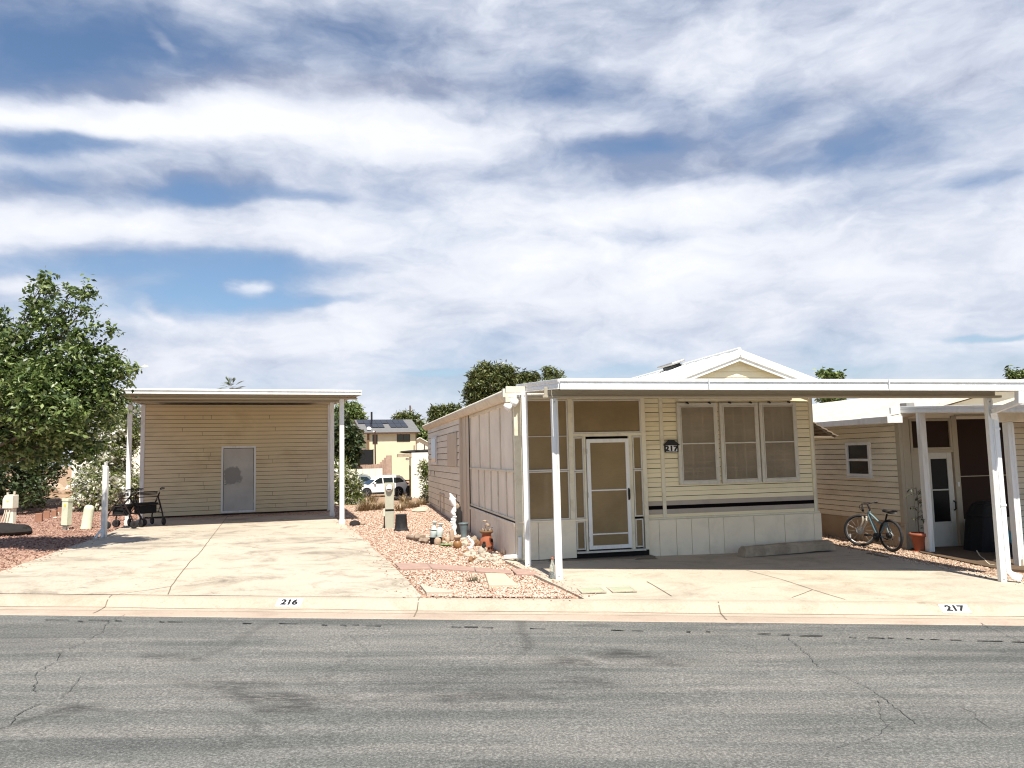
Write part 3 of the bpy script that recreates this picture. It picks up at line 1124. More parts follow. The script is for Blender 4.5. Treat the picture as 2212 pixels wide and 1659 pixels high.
def scatter(name, mat, test, xr, yr, count, size, seed, label):
    r = random.Random(seed)
    base = np.array([(1, 0, 0), (-.9, .25, 0), (.1, 1, .05), (-.1, -1, 0), (.1, .05, .75), (0, 0, -.7)], float)
    Ft = np.array([(0, 2, 4), (2, 1, 4), (1, 3, 4), (3, 0, 4), (2, 0, 5), (1, 2, 5), (3, 1, 5), (0, 3, 5)])
    V, Fa = [], []
    k = 0
    tries = 0
    while k < count and tries < count * 30:
        tries += 1
        x = r.uniform(*xr)
        y = yr[0] + (yr[1] - yr[0]) * r.random() ** 1.7
        if not test(x, y): continue
        s = size * r.uniform(.5, 1.35)
        a = r.uniform(0, 2 * PI)
        c, sn = math.cos(a), math.sin(a)
        sc_ = np.array([s * r.uniform(.8, 1.3), s * r.uniform(.6, 1.0), s * r.uniform(.5, .85)])
        B = base * sc_ * (1 + .25 * (np.array([[r.random() - .5 for _ in range(3)] for _ in range(6)])))
        tx = r.uniform(-.5, .5)
        ct, st = math.cos(tx), math.sin(tx)
        B = B @ np.array([[1, 0, 0], [0, ct, st], [0, -st, ct]])
        B = B @ np.array([[c, sn, 0], [-sn, c, 0], [0, 0, 1]])
        V.append(B + np.array([x, y, zg(x, y) + s * .15]))
        Fa.append(Ft + 6 * k)
        k += 1
    o = fast_mesh(name, np.concatenate(V), np.concatenate(Fa), mat)
    tag(o, label, 'gravel', kind='stuff')
    return o


scatter('gravel', M['gravel_pink'], in_mid, (-5.6, .7), (9.2, 24), 24000, .021, 1, 'pale pink crushed rock between the two driveways')


def in_strip(x, y):
    xl = 6.64 - .225 * (y - 10.12)
    if x < xl: return False
    if y > 13.62: return x < 6.82 - .218 * (y - 13.64)
    xr = ST_R[0][0] + (y - ST_R[0][1]) * (ST_R[2][0] - ST_R[0][0]) / (ST_R[2][1] - ST_R[0][1])
    return x < xr + .02 and y > 9.4


scatter('gravel', M['gravel_tan'], in_strip, (5.4, 8.2), (9.4, 17), 9000, .023, 2, 'brown crushed rock along the wall behind the bicycle')


def in_west(x, y):
    xe = -7.52 - .215 * (y - 11.38)
    return x < xe - .05 and y > 10.6


scatter('gravel', M['gravel_red'], in_west, (-15, -7.4), (10.6, 26), 15000, .022, 3, 'dark red crushed rock beside the shed driveway')


def stray_chips():
    """chips kicked from the beds onto the slabs and the kerb"""
    r = random.Random(77)
    pts = []
    for i in range(260):
        y = 9.35 + 9.5 * r.random() ** 1.5
        pts.append((-1.10 - .3327 * (y - 9.59) - abs(r.gauss(0, .16)), y))
    for i in range(120):
        y = 9.4 + 2.7 * r.random()
        pts.append((.70 - .315 * (y - 9.52) + abs(r.gauss(0, .14)), y))
    for i in range(150):
        x = -1.0 + 1.7 * r.random()
        pts.append((x, kerb_y(x) + .66 - abs(r.gauss(0, .07))))
    for i in range(200):
        y = 9.6 + 4.0 * r.random()
        pts.append((6.62 - .225 * (y - 10.12) - abs(r.gauss(0, .13)), y))
    for i in range(160):
        y = 11.0 + 5 * r.random()
        pts.append((-7.50 - .215 * (y - 11.38) + abs(r.gauss(0, .15)), y))
    base = np.array([(1, 0, 0), (-.9, .25, 0), (.1, 1, .05), (-.1, -1, 0), (.1, .05, .75), (0, 0, -.4)], float)
    Ft = np.array([(0, 2, 4), (2, 1, 4), (1, 3, 4), (3, 0, 4), (2, 0, 5), (1, 2, 5), (3, 1, 5), (0, 3, 5)])
    V, Fa = [], []
    for k, (x, y) in enumerate(pts):
        s_ = r.uniform(.006, .019)
        a = r.uniform(0, 6.28)
        B = base * np.array([s_ * 1.2, s_ * .8, s_]) @ np.array([[math.cos(a), math.sin(a), 0], [-math.sin(a), math.cos(a), 0], [0, 0, 1]])
        off = y - kerb_y(x)
        z = kerb_z(x, off) + .004 if off < .575 else zg(x, y) + .004 + .024 * sstep((off - .6) / 1.2)
        V.append(B + np.array([x, y, z + s_ * .3]))
        Fa.append(Ft + 6 * k)
    o = fast_mesh('gravel', np.concatenate(V), np.concatenate(Fa), M['gravel_pink'])
    tag(o, 'stray rock chips scattered on the concrete beside the gravel beds', 'gravel', kind='stuff')


stray_chips()
# ------------------------------------------------------------------ shared building helpers
def zoom(x0, y0, k):
    return lambda x, y: ((x0 + x * k) * .7373, (y0 + y * k) * .7373)


z2, zg3, z44 = zoom(300, 1100, .36166), zoom(950, 1150, .27125), zoom(1240, 1430, .15072)
z3, z4, z5, z6, z7, z8 = zoom(0, 1400, .14919), zoom(1000, 1400, .29385), zoom(1200, 1000, .42182), zoom(1700, 1000, .42182), zoom(2350, 1050, .42208), zoom(2600, 1130, .36166)
zb, zw, zfl, zfr, zr, zc = zoom(2430, 1440, .14919), zoom(280, 1400, .12054), zoom(320, 1120, .09643), zoom(900, 1120, .09643), zoom(2750, 1080, .12054), zoom(1480, 1080, .13562)


def on_plane(px, P0, yaw):
    n = Vector((-math.sin(yaw), math.cos(yaw), 0))
    d = ray(*px)
    return CAM + d * ((Vector(P0) - CAM).dot(n) / d.dot(n))


def local(p, P0, yaw):
    q = Vector(p) - Vector(P0)
    return (q.x * math.cos(yaw) + q.y * math.sin(yaw), -q.x * math.sin(yaw) + q.y * math.cos(yaw), p[2])


def siding(mb, a0, a1, z0, z1, course, plane, side='front', depth=.016, gap=.007, alt=False):
    """lap boards with a real groove above each; side front faces -y at y=plane, left faces -x at x=plane, right faces +x"""
    def P(a, out, z):
        if side == 'front': return (a, plane - out, z)
        if side == 'left': return (plane - out, a, z)
        return (plane + out, a, z)
    z, k = z0, 0
    while z < z1 - .02:
        c = min(course, z1 - z)
        g = gap * (.45 if (alt and k % 2) else 1)
        dd = depth * (.5 if (alt and k % 2) else 1)
        vs = [P(a0, dd, z), P(a1, dd, z), P(a1, .003, z + c - g), P(a0, .003, z + c - g)]
        mb.add(vs, [(0, 1, 2, 3)], 0)
        mb.add([P(a0, -.006, z), P(a1, -.006, z), P(a1, dd, z), P(a0, dd, z)], [(0, 1, 2, 3)], 0)
        mb.add([P(a0, -.006, z + c - g), P(a1, -.006, z + c - g), P(a1, -.006, z + c), P(a0, -.006, z + c)], [(0, 1, 2, 3)], 1)  # back of the groove coloured dark in place of occlusion
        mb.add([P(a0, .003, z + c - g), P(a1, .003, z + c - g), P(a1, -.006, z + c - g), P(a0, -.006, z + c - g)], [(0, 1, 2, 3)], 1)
        z += c
        k += 1
    return mb


def frame_bars(mb, u0, u1, z0, z1, w, y0, y1, mi=0, mids=()):
    mb.box(u0, y0, z0, u0 + w, y1, z1, mi)
    mb.box(u1 - w, y0, z0, u1, y1, z1, mi)
    mb.box(u0 + w, y0, z0, u1 - w, y1, z0 + w, mi)
    mb.box(u0 + w, y0, z1 - w, u1 - w, y1, z1, mi)
    for m in mids:
        mb.box(u0 + w, y0 + .006, m - w * .28, u1 - w, y1 - .002, m + w * .28, mi)


# ------------------------------------------------------------------ shed on the lot to the west
def build_shed():
    yaw = math.radians(20)
    d = ray(*z2(330, 1165))
    P0 = CAM + d * ((.34 - CAM_H) / d.z)
    P0.z = 0
    uz = lambda px: (lambda q: (q[0], q[2]))(local(on_plane(px, P0, yaw), P0, yaw))
    t = thing('shed', 'cream lap sided storage shed with a worn grey door in the middle', 'shed', P0, yaw)
    W = uz(z2(1830, 600))[0]
    ztop = (uz(z2(348, 236))[1] + uz(z2(1812, 238))[1]) / 2
    zbl, zbr = uz(z2(335, 1160))[1], uz(z2(1810, 1090))[1]
    zb_ = min(zbl, zbr) - .01
    dl, dr = uz(z2(962, 800))[0], uz(z2(1243, 800))[0]
    dz1 = uz(z2(1100, 572))[1]
    mb = MB()
    siding(mb, 0, dl, zb_ + .05, ztop, .1135, 0, 'front', .016, .0095)
    siding(mb, dr, W, zb_ + .05, ztop, .1135, 0, 'front', .016, .0095)
    n = int((dz1 - zb_ - .05) / .1135)
    siding(mb, dl, dr, zb_ + .05 + .1135 * n, ztop, .1135, 0, 'front', .015, .008)
    mb.box(0, .008, zb_ - .25, W, .09, ztop, 0)
    mb.box(.04, .0, zb_ - .2, W - .04, .05, zb_ + .048, 1)
    siding(mb, .09, 6.0, zb_, ztop, .1135, 0, 'left', .015, .008)
    siding(mb, .09, 6.0, zb_, ztop, .1135, W, 'right', .015, .008)
    mb.box(.008, .09, zb_ - .3, .09, 6.0, ztop, 0)
    mb.box(W - .09, .09, zb_ - .3, W - .008, 6.0, ztop, 0)
    mb.box(.09, 5.9, zb_ - .3, W - .09, 6.0, ztop, 0)
    rj = random.Random(5)
    for k in range(24):
        row = rj.randrange(1, 25)
        x = rj.choice([.9, 1.55, 3.3, 4.25]) + rj.uniform(-.12, .12)
        z = zb_ + .05 + .1135 * row
        mb.box(x, -.0185, z + .002, x + .005, -.004, z + .100, 1)
    mb.build('wall', [M['shed_siding'], M['seam_shade']], t)
    for x0, x1 in ((-.105, .0), (W - .02, W + .075)):
        mb = MB()
        mb.box(x0, -.03, zb_ - .02, x1, .06, ztop)
        mb.build('corner_trim', M['white_post'], t, .006)
    mb = MB()
    zd0 = uz(z2(1100, 1107))[1]
    zc_ = zd0 - .012
    frame_bars(mb, dl, dr, zc_, dz1, .055, -.032, .02)
    mb.box(dl + .05, .0, zd0 + .01, dr - .05, .006, dz1 - .05, 1)
    df = mb.build('door_frame', [M['white_post'], M['seam_shade']], t, .005)
    mb = MB()
    mb.box(dl + .066, -.008, zd0 + .045, dr - .066, .012, dz1 - .068)
    dm = mb.build('door', M['door_grey'], t, .004)
    # door material is drawn from its own lower hinge corner
    for v in dm.data.vertices:
        v.co.x -= dl; v.co.z -= zd0
    dm.location = (dl, 0, zd0)
    mb = MB()
    mb.lathe([(.028, -.0), (.028, .012), (.012, .014), (.012, .04), (.028, .05), (.03, .062), (.02, .075), (0, .078)], 14, (.115, -.012, .80), axis=Matrix.Rotation(PI / 2, 3, 'X'))
    mb.build('handle', M['chrome'], dm)
    for zh in (.25, 1.0, 1.6):
        mb = MB()
        mb.box(dr - dl - .06, -.02, zh, dr - dl - .045, -.008, zh + .09)
        mb.build('hinge', M['silver'], dm)
    # carport roof over the front of the drive, carried back over the shed
    c = thing('carport', 'white metal carport roof on posts in front of the grey shed door', 'carport', P0, yaw)
    fp, ip = gp(*z2(1940, 1210)), gp(*z2(1860, 1145))
    lf, li = local(fp, P0, yaw), local(ip, P0, yaw)
    Q = lambda v: P0 + v * Vector((-math.sin(yaw), math.cos(yaw), 0))
    uzv = lambda px, v: (lambda q: (q[0], q[2]))(local(on_plane(px, Q(v), yaw), P0, yaw))
    vA, vB = lf[1], li[1]
    vF = vA - .42
    zft = (uzv(zfr(1600, 216), vF)[1] + uzv(zfl(600, 215), vF)[1]) / 2
    zfb = (uzv(zfr(1600, 362), vF)[1] + uzv(zfl(600, 380), vF)[1]) / 2
    uR, uL = uzv(zfr(1645, 290), vF)[0], uzv((246, 850), vF)[0]
    zA0 = (uzv(zfr(1300, 500), vA)[1] + uzv(zfl(700, 515), vA)[1]) / 2
    zB0 = (uzv(zfr(700, 604), vB)[1] + uzv(zfl(900, 616), vB)[1]) / 2
    uBR = uzv(zfr(1130, 580), vB)[0]
    uAR = uzv(zfr(1490, 480), vA)[0]
    slope = (zB0 - zA0) / (vB - vA)
    mb = MB()
    vE = 6.4
    zt0, zt1 = zft - .01, zft - .01 + slope * (vE - vF)
    sk = (uL - 0) * .0
    # the plan follows the lot line, so the back shifts along
    sh = (li[0] - lf[0]) / (vB - vA)
    def plan(u, v, z): return (u + sh * (v - vF), v, z)
    top = [plan(uL, vF + .01, zt0), plan(uR, vF + .01, zt0), (W + .55, vE, zt1), (-.5, vE, zt1)]
    bot = [(x, y, z - .05) for x, y, z in top]
    mb.add(top + bot, [(0, 1, 2, 3), (7, 6, 5, 4), (0, 4, 5, 1), (1, 5, 6, 2), (2, 6, 7, 3), (3, 7, 4, 0)], 0)
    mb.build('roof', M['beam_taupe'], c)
    mb = MB()
    h = zft - zfb
    mb.box(uL, vF - .03, zfb, uR, vF, zft)
    mb.box(uL, vF - .05, zft - h * .36, uR, vF - .03, zft)
    mb.box(uL, vF - .045, zfb, uR, vF - .03, zfb + h * .2)
    mb.build('front_fascia', M['white_metal'], c, .004)
    for s_, ue in ((1, uR), (-1, uL)):
        mb = MB()
        a, b = Vector(plan(ue, vF, zft)), Vector((W + .55 if s_ > 0 else -.5, vE, zt1))
        mb.bar(a - Vector((0, 0, h / 2)), b - Vector((0, 0, h / 2)), .03, h)
        mb.build('side_fascia', M['white_metal'], c)
    for v, z0, ul, ur in ((vA, zA0, uL + .1, uAR), (vB, zB0, -.55, uBR)):
        mb = MB()
        zt = zt0 - .052 + slope * (v - vF)
        mb.box(ul, v - .05, z0 + .03, ur, v + .05, zt)
        mb.box(ul - .02, v - .07, z0, ur + .02, v + .07, z0 + .03)
        mb.build('beam', M['beam_taupe'], c, .004)
    # posts
    rz = math.radians(0)
    def post(x, v, z0, z1, w=.105):
        m = MB()
        m.box(x - w / 2, v - w / 2, z0, x + w / 2, v + w / 2, z1)
        m.box(x - w / 2 - .012, v - w / 2 - .012, z0, x - w / 2 + .02, v + w / 2 + .012, z0 + .12)
        m.box(x + w / 2 - .02, v - w / 2 - .012, z0, x + w / 2 + .012, v + w / 2 + .012, z0 + .12)
        for zz_ in (z1 - .07,):
            m.lathe([(.010, 0), (.010, .006), (0, .008)], 8, (x, v - w / 2, zz_), axis=Matrix.Rotation(PI / 2, 3, 'X'))
        m.build('post', M['white_post'], c, .006)
    post(lf[0], vA, zg(fp.x, fp.y), zA0)
    post(li[0], vB, zg(ip.x, ip.y), zB0)
    # left rear post, at the same line as its twin
    ul = uzv((278.5, 1000), vB)[0]
    wp = P0 + ul * Vector((math.cos(yaw), math.sin(yaw), 0)) + vB * Vector((-math.sin(yaw), math.cos(yaw), 0))
    post(ul, vB, zg(wp.x, wp.y), zB0)
    return P0, yaw


SHED_P0, SHED_YAW = build_shed()


# ------------------------------------------------------------------ the home at 217
HY = math.radians(12.3)
HP = Vector((2.156, 12.80, 0))


def build_home():
    t = thing('mobile_home', 'pale yellow mobile home with a screened porch and three screened windows', 'house', HP, HY)
    # ---- front wall of lap siding with the dark stripe
    mb = MB()
    for a, b in ((.0, .295), (.355, 3.11)):
        siding(mb, a, b, 1.004, 2.86, .0775, 0, 'front', .014, .010, True)
        mb.box(a, -.010, .716, b, .02, .786, 0)
        mb.box(a, -.016, .786, b, .02, .866, 3)
        mb.box(a, -.020, .866, b, .02, .928, 2)
        mb.box(a, -.016, .928, b, .02, 1.003, 3)
    mb.box(0, .010, .06, 3.13, .12, 2.86, 0)
    siding(mb, .12, 12.5, .72, 2.86, .155, 3.13, 'right', .013, .008)
    mb.box(3.0, .12, .06, 3.125, 12.5, 2.86, 0)
    mb.box(0.0, .13, .06, .1, 12.5, 2.86, 0)
    mb.box(.1, 12.4, .06, 3.0, 12.5, 2.86, 0)
    mb.build('wall', [M['cream_siding'], M['seam_shade'], M['stripe_dark'], M['stripe_grey']], t)
    mb = MB()
    # gable: stepped boards
    pk, sl_ = 3.40, .36
    z = 2.86
    while z < pk - .01:
        z2_ = min(z + .10, pk)
        h0, h1 = (pk - z) / sl_, max(.004, (pk - z2_) / sl_)
        mb.add([(1.78 - h0, -.014, z), (1.78 + h0, -.014, z), (1.78 + h1, -.002, z2_), (1.78 - h1, -.002, z2_)], [(0, 1, 2, 3)], 0)
        mb.add([(1.78 - h0, .004, z), (1.78 + h0, .004, z), (1.78 + h0, -.014, z), (1.78 - h0, -.014, z)], [(0, 1, 2, 3)], 1)  # board underside coloured dark for the shade at the lap
        z = z2_
    mb.prism([(1.78 - 1.45, 2.86), (1.78 + 1.45, 2.86), (1.78, pk)], .006, .1, 0)
    mb.build('gable', [M['cream_siding'], M['seam_shade']], t)
    # trims: corner boards, batten, header
    mb = MB()
    mb.box(3.09, -.03, .716, 3.155, .06, 2.80)
    mb.box(3.133, -.03, .72, 3.16, .02, 2.80)
    mb.build('corner_trim', M['trim'], t, .004)
    mb = MB()
    mb.box(.293, -.03, .70, .357, .01, 2.75)
    mb.build('batten', M['trim'], t, .004)
    mb = MB()
    mb.box(.0, -.035, .70, 3.19, .0, .735)
    mb.build('sill_board', M['trim'], t, .004)
    # ---- skirting
    mb = MB()
    cuts = [-.095, .2, .5, .77, 1.08, 1.35, 1.91, 2.48, 3.04, 3.19]
    for a, b in zip(cuts[:-1], cuts[1:]):
        o = rnd.uniform(-.004, .004)
        mb.box(a + .003, -.06 + o, .06 - .02, b - .003, -.04, .70)
    mb.box(-.08, -.04, .04, 3.18, -.03, .69, 1)
    mb.box(3.11, -.03, .0, 3.15, 12.5, .70, 0)
    mb.build('skirting', [M['skirt'], M['seam_shade']], t, .002)
    # ---- three windows with sun screens
    for u0, u1 in ((.601, 1.334), (1.378, 2.097), (2.121, 2.825)):
        mb = MB()
        frame_bars(mb, u0, u1, 1.257, 2.624, .058, -.055, .0)
        frame_bars(mb, u0 + .058, u1 - .058, 1.315, 2.566, .016, -.066, -.03, 0)
        mb.box(u0 + .074, -.062, 1.928, u1 - .074, -.040, 1.952)
        f = mb.build('window', M['frame_alu'], t, .004)
        mb = MB()
        mb.box(u0 + .06, -.012, 1.317, u1 - .06, -.008, 2.564)
        mb.build('pane', M['dark_glass'], f)
        mb = MB()
        for k in range(1, 3):
            uu = u0 + .06 + (u1 - u0 - .12) * k / 3
            mb.box(uu - .009, -.03, 1.32, uu + .009, -.014, 2.56)
        for k in (1, 2, 4, 5):
            zz_ = 1.315 + 1.25 * k / 6
            mb.box(u0 + .062, -.028, zz_ - .008, u1 - .062, -.0145, zz_ + .008)
        mb.build('muntin', M['aged_white'], f)
        mb = MB()
        mb.add([(u0 + .07, -.048, 1.327), (u1 - .07, -.048, 1.327), (u1 - .07, -.048, 2.554), (u0 + .07, -.048, 2.554)], [(0, 1, 2, 3)])
        mb.build('sun_screen', M['window_screen'], f)
        for uu in (u0 + .16, u1 - .17):
            mb = MB()
            mb.box(uu, -.075, 2.615, uu + .04, -.055, 2.640)
            mb.box(uu + .03, -.08, 2.605, uu + .05, -.055, 2.625)
            mb.build('clip', M['black'], f)
    mb = MB()
    mb.tube([(.62, -.06, 2.685), (2.72, -.06, 2.68)], .03, 10)
    mb.box(.60, -.06, 2.66, 2.75, -.02, 2.70)
    mb.build('awning_roller', M['aged_white'], t)
    # ---- main roof
    pkz, half, uc = 3.52, 1.62, 1.76
    ez = pkz - half * .355
    mb = MB()
    v0, v1 = -.13, 12.9
    for s_ in (-1, 1):
        e = uc + s_ * half
        a = [(uc, v0, pkz), (e, v0, ez), (e, v1, ez), (uc, v1, pkz)]
        mb.add(a + [(x, y, z - .05) for x, y, z in a], [(0, 1, 2, 3), (7, 6, 5, 4), (0, 4, 5, 1), (1, 5, 6, 2), (2, 6, 7, 3), (3, 7, 4, 0)], 0)
        # standing ribs of the metal sheets
        y = v0 + .4
        while y < v1 - .3:
            mb.bar((uc, y, pkz + .004), (e, y, ez + .004), .03, .022, 0)
            y += .42
    mb.tube([(uc, v0 - .01, pkz + .012), (uc, v1, pkz + .012)], .035, 8, 0)
    rf = mb.build('roof', M['roof_white'], t)
    mb = MB()
    for s_ in (-1, 1):
        e = uc + s_ * (half + .02)
        mb.bar((uc, v0 - .012, pkz - .058), (e, v0 - .012, ez - .062), .03, .125)
        mb.bar((uc, v0 + .012, pkz - .15), (e - s_ * .1, v0 + .012, ez - .125), .03, .075)
    mb.build('rake_board', M['white_metal'], rf, .003)
    mb = MB()
    mb.M = Matrix.Translation((1.61, 2.45, 3.53)) @ Matrix.Rotation(-.30, 4, 'Y')
    mb.box(-.02, -.30, -.08, .12, .30, .02, 1)
    mb.box(-.10, -.38, .02, .20, .38, .075)
    mb.build('roof_vent', [M['silver'], M['black']], rf, .02, seg=2)
    # ---- porch roof with its gutter along the west side
    mb = MB()
    zi = ez - .02
    a = [(-2.34, .30, 2.845), (.20, .30, zi), (.20, 13.2, zi), (-2.34, 13.2, 2.845)]
    mb.add(a + [(x, y, z - .06) for x, y, z in a], [(0, 1, 2, 3), (7, 6, 5, 4), (0, 4, 5, 1), (1, 5, 6, 2), (2, 6, 7, 3), (3, 7, 4, 0)], 0)
    a = [(-2.30, -.10, 2.775), (-.10, -.10, 2.79), (-.10, .30, 2.79), (-2.30, .30, 2.775)]
    mb.add(a + [(x, y, z - .05) for x, y, z in a], [(0, 1, 2, 3), (7, 6, 5, 4), (0, 4, 5, 1), (1, 5, 6, 2), (2, 6, 7, 3), (3, 7, 4, 0)], 0)
    pr = mb.build('porch_roof', M['roof_white'], t)
    mb = MB()
    prof = [(-2.20, 2.70), (-2.28, 2.70), (-2.31, 2.725), (-2.335, 2.77), (-2.36, 2.80), (-2.365, 2.835), (-2.345, 2.862), (-2.30, 2.862), (-2.20, 2.85)]
    mb.prism(prof, .02, 13.3, 0, 'y', True)
    mb.box(-2.375, -.07, 2.74, -2.22, .02, 2.875)
    mb.box(-2.34, -.10, 2.66, -2.20, .03, 2.745)
    mb.build('gutter', M['aged_white'], pr)
    # ---- west wall: siding at the back, flat panel, screened bays in front
    X = -2.193
    mb = MB()
    siding(mb, 5.62, 12.6, .10, 2.74, .165, X - .05, 'left', .018, .016)
    mb.box(X - .044, 5.6, .05, X + .08, 12.6, 2.78, 0)
    mb.box(X + .08, 12.48, .05, -.01, 12.6, 2.78, 0)
    rj = random.Random(6)
    for k in range(9):
        z = .10 + .165 * rj.randrange(0, 15)
        y = rj.uniform(6, 12)
        if 1.4 < z < 2.5: continue
        mb.box(X - .070, y, z + .004, X - .052, y + .008, z + .145, 1)
    mb.build('side_wall', [M['side_siding'], M['seam_shade']], t)
    mb = MB()
    mb.box(X - .075, 5.50, .08, X + .05, 5.62, 2.74)
    mb.box(X - .012, 4.52, .12, X + .05, 5.50, 2.72)
    mb.box(X - .028, 4.95, .12, X - .012, 5.02, 2.72)
    mb.build('side_trim', M['shutter_tan'], t, .004)
    mb = MB()
    mb.box(X - .10, 10.1, 1.60, X - .066, 11.32, 2.42)
    w = mb.build('side_window', M['white_metal'], t, .004)
    mb = MB()
    mb.box(X - .106, 10.2, 1.68, X - .10, 11.24, 2.36)
    mb.build('pane', M['dark_glass'], w)
    mb = MB()
    mb.box(X - .098, 6.02, 1.58, X - .066, 7.57, 2.39)
    mb.build('shutter', M['shutter_tan'], t, .004)
    mb = MB()
    for vv in (8.6, 9.4):
        mb.box(X - .085, vv, .15, X - .066, vv + .06, .85)
    mb.box(X - .09, 8.4, .78, X - .066, 9.6, .82)
    mb.build('service_hatch', M['shutter_tan'], t)
    # canvas bays
    mb = MB()
    mb.box(X + .012, .03, 1.575, X + .022, 4.42, 2.66)
    mb.box(X + .012, .03, .80, X + .022, 4.42, 1.535)
    cv = mb.build('canvas_screen', M['canvas'], t)
    for p in cv.data.polygons: pass
    mb = MB()
    mb.box(X - .012, .0, 2.64, X + .03, 4.48, 2.70)
    mb.box(X - .016, .0, 1.535, X + .03, 4.46, 1.575)
    mb.box(X - .016, .0, .765, X + .03, 4.46, .80)
    for vv in (.10, 1.15, 2.17, 3.27, 4.40):
        mb.box(X - .012, vv - .018, 1.575, X + .011, vv + .018, 2.64)
    for vv in (.10, .70, 1.43, 2.10, 2.80, 3.47, 4.40):
        mb.box(X - .012, vv - .016, .80, X + .011, vv + .016, 1.535)
    mb.box(X - .022, 4.46, .12, X + .03, 4.52, 2.70, 1)
    mb.box(X - .02, .0, .742, X + .03, 4.46, .764, 1)
    mb.build('bay_frame', [M['aged_white'], M['seam_shade']], t, .003)
    mb = MB()
    vv = .0
    while vv < 4.40:
        w_ = .55 if vv < 4 else 4.46 - vv
        o = rnd.uniform(-.004, .004)
        mb.box(X - .018 + o, vv + .004, .14, X + .02, vv + w_ - .004, .70)
        vv += w_
    mb.box(X - .034, -.02, .685, X + .02, 4.46, .74)
    mb.box(X + .0, .0, .12, X + .015, 4.44, .70, 1)
    mb.build('side_skirting', [M['side_skirt'], M['seam_shade']], t, .003)
    # ---- porch front
    V = -.11
    mb = MB()
    for a, b in ((-2.15, -1.86), (-1.86, -1.236)):
        mb.box(a + .003, V - .01, .165, b - .003, V + .03, .745)
    mb.box(-2.17, V - .03, .742, -1.05, V + .04, .772)
    mb.box(-2.16, V + .005, .15, -1.24, V + .02, .75, 1)
    mb.build('porch_skirting', [M['skirt'], M['seam_shade']], t, .003)
    mb = MB()
    mb.box(-2.215, V - .02, .17, -2.10, V + .06, 2.72)
    mb.box(-1.325, V - .018, .77, -1.245, V + .04, 2.70)
    mb.box(-1.325, V - .014, 2.085, -.05, V + .04, 2.135)
    mb.box(-.075, V - .018, .24, .0, V + .06, 2.72)
    mb.box(-2.10, V - .012, 2.685, -.06, V + .04, 2.73)
    mb.box(-1.075, V - .016, .24, -1.037, V + .04, 2.085)
    mb.box(-.308, V - .016, .24, -.245, V + .04, 2.085)
    mb.build('porch_frame', M['trim'], t, .004)

    def screen_panel(u0, u1, z0, z1, mids=(), w=.022, mat='porch_screen'):
        m = MB()
        frame_bars(m, u0, u1, z0, z1, w, V - .022, V + .012, 0, mids)
        f = m.build('screen_panel', M['frame_alu'], t, .003)
        m = MB()
        m.add([(u0 + w * .6, V, z0 + w * .6), (u1 - w * .6, V, z0 + w * .6), (u1 - w * .6, V, z1 - w * .6), (u0 + w * .6, V, z1 - w * .6)], [(0, 1, 2, 3)])
        m.build('screen_mesh', M[mat], f)
        return f
    screen_panel(-2.10, -1.33, 1.552, 2.69, (2.10,))
    screen_panel(-2.10, -1.33, .775, 1.548)
    screen_panel(-1.245, -1.078, .775, 1.53)
    screen_panel(-1.245, -1.078, 1.535, 2.08)
    screen_panel(-1.235, -1.085, .285, .74)
    screen_panel(-1.245, -.078, 2.137, 2.685)
    screen_panel(-.24, -.08, 1.535, 2.08)
    screen_panel(-.24, -.08, .775, 1.53)
    screen_panel(-.24, -.10, .285, .74)
    # the screen door
    m = MB()
    frame_bars(m, -1.034, -.312, .285, 2.045, .062, V - .045, V - .018)
    m.box(-.972, V - .04, 1.208, -.374, V - .022, 1.230)
    m.box(-.972, V - .04, .512, -.374, V - .022, .534)
    d = m.build('screen_door', M['white_metal'], t, .004)
    m = MB()
    m.add([(-.975, V - .030, .345), (-.371, V - .030, .345), (-.371, V - .030, 1.985), (-.975, V - .030, 1.985)], [(0, 1, 2, 3)])
    m.build('screen_mesh', M['porch_screen'], d)
    m = MB()
    m.tube([(-.343, V - .045, 1.23), (-.343, V - .085, 1.21), (-.343, V - .085, 1.08), (-.343, V - .045, 1.06)], .012, 8)
    m.box(-.355, V - .052, 1.05, -.331, V - .044, 1.24)
    m.build('handle', M['black'], d)
    for zz_ in (.45, 1.15, 1.85):
        m = MB()
        m.tube([(-1.036, V - .048, zz_ - .04), (-1.036, V - .048, zz_ + .04)], .009, 6)
        m.build('hinge', M['silver'], d)
    m = MB()
    m.box(-1.24, V - .06, .232, -.08, V + .05, .262)
    m.build('threshold', M['frame_alu'], t, .004)
    m = MB()
    m.box(-1.236, V + .02, .05, .0, V + .10, .232)
    m.box(-2.1, V + .03, .0, -1.24, V + .12, .16)
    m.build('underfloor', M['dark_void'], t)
    m = MB()
    m.box(-2.10, V - .16, .02, .03, V + .02, .150)
    m.box(-1.26, V - .30, .02, .02, V - .165, .125)
    m.build('doorstep', M['wood_old'], t, .008)
    # interior of the porch: floor, back wall and a pale curtain, seen dimly through the mesh
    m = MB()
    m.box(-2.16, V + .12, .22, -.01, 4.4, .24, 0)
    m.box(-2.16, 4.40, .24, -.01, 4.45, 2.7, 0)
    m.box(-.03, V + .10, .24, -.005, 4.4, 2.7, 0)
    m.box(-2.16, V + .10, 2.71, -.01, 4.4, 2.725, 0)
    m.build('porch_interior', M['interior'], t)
    m = MB()
    for uu in (-1.93, -1.62, -1.50):
        m.box(uu, .35, .42, uu + .07, .40, 1.48)
    m.box(-1.95, .35, .86, -1.4, .385, .92)
    m.build('porch_blind', M['aged_white'], t)
    # slatted window awning on the east wall
    m = MB()
    for k in range(9):
        f = k / 8
        u, z = 3.17 + .86 * f, 2.52 - .46 * f
        m.bar((u, .62, z), (u, 2.1, z + .0), .13, .022, 0, up=(.35, 0, 1))
    m.bar((3.16, .66, 2.52), (4.05, .66, 2.02), .03, .04)
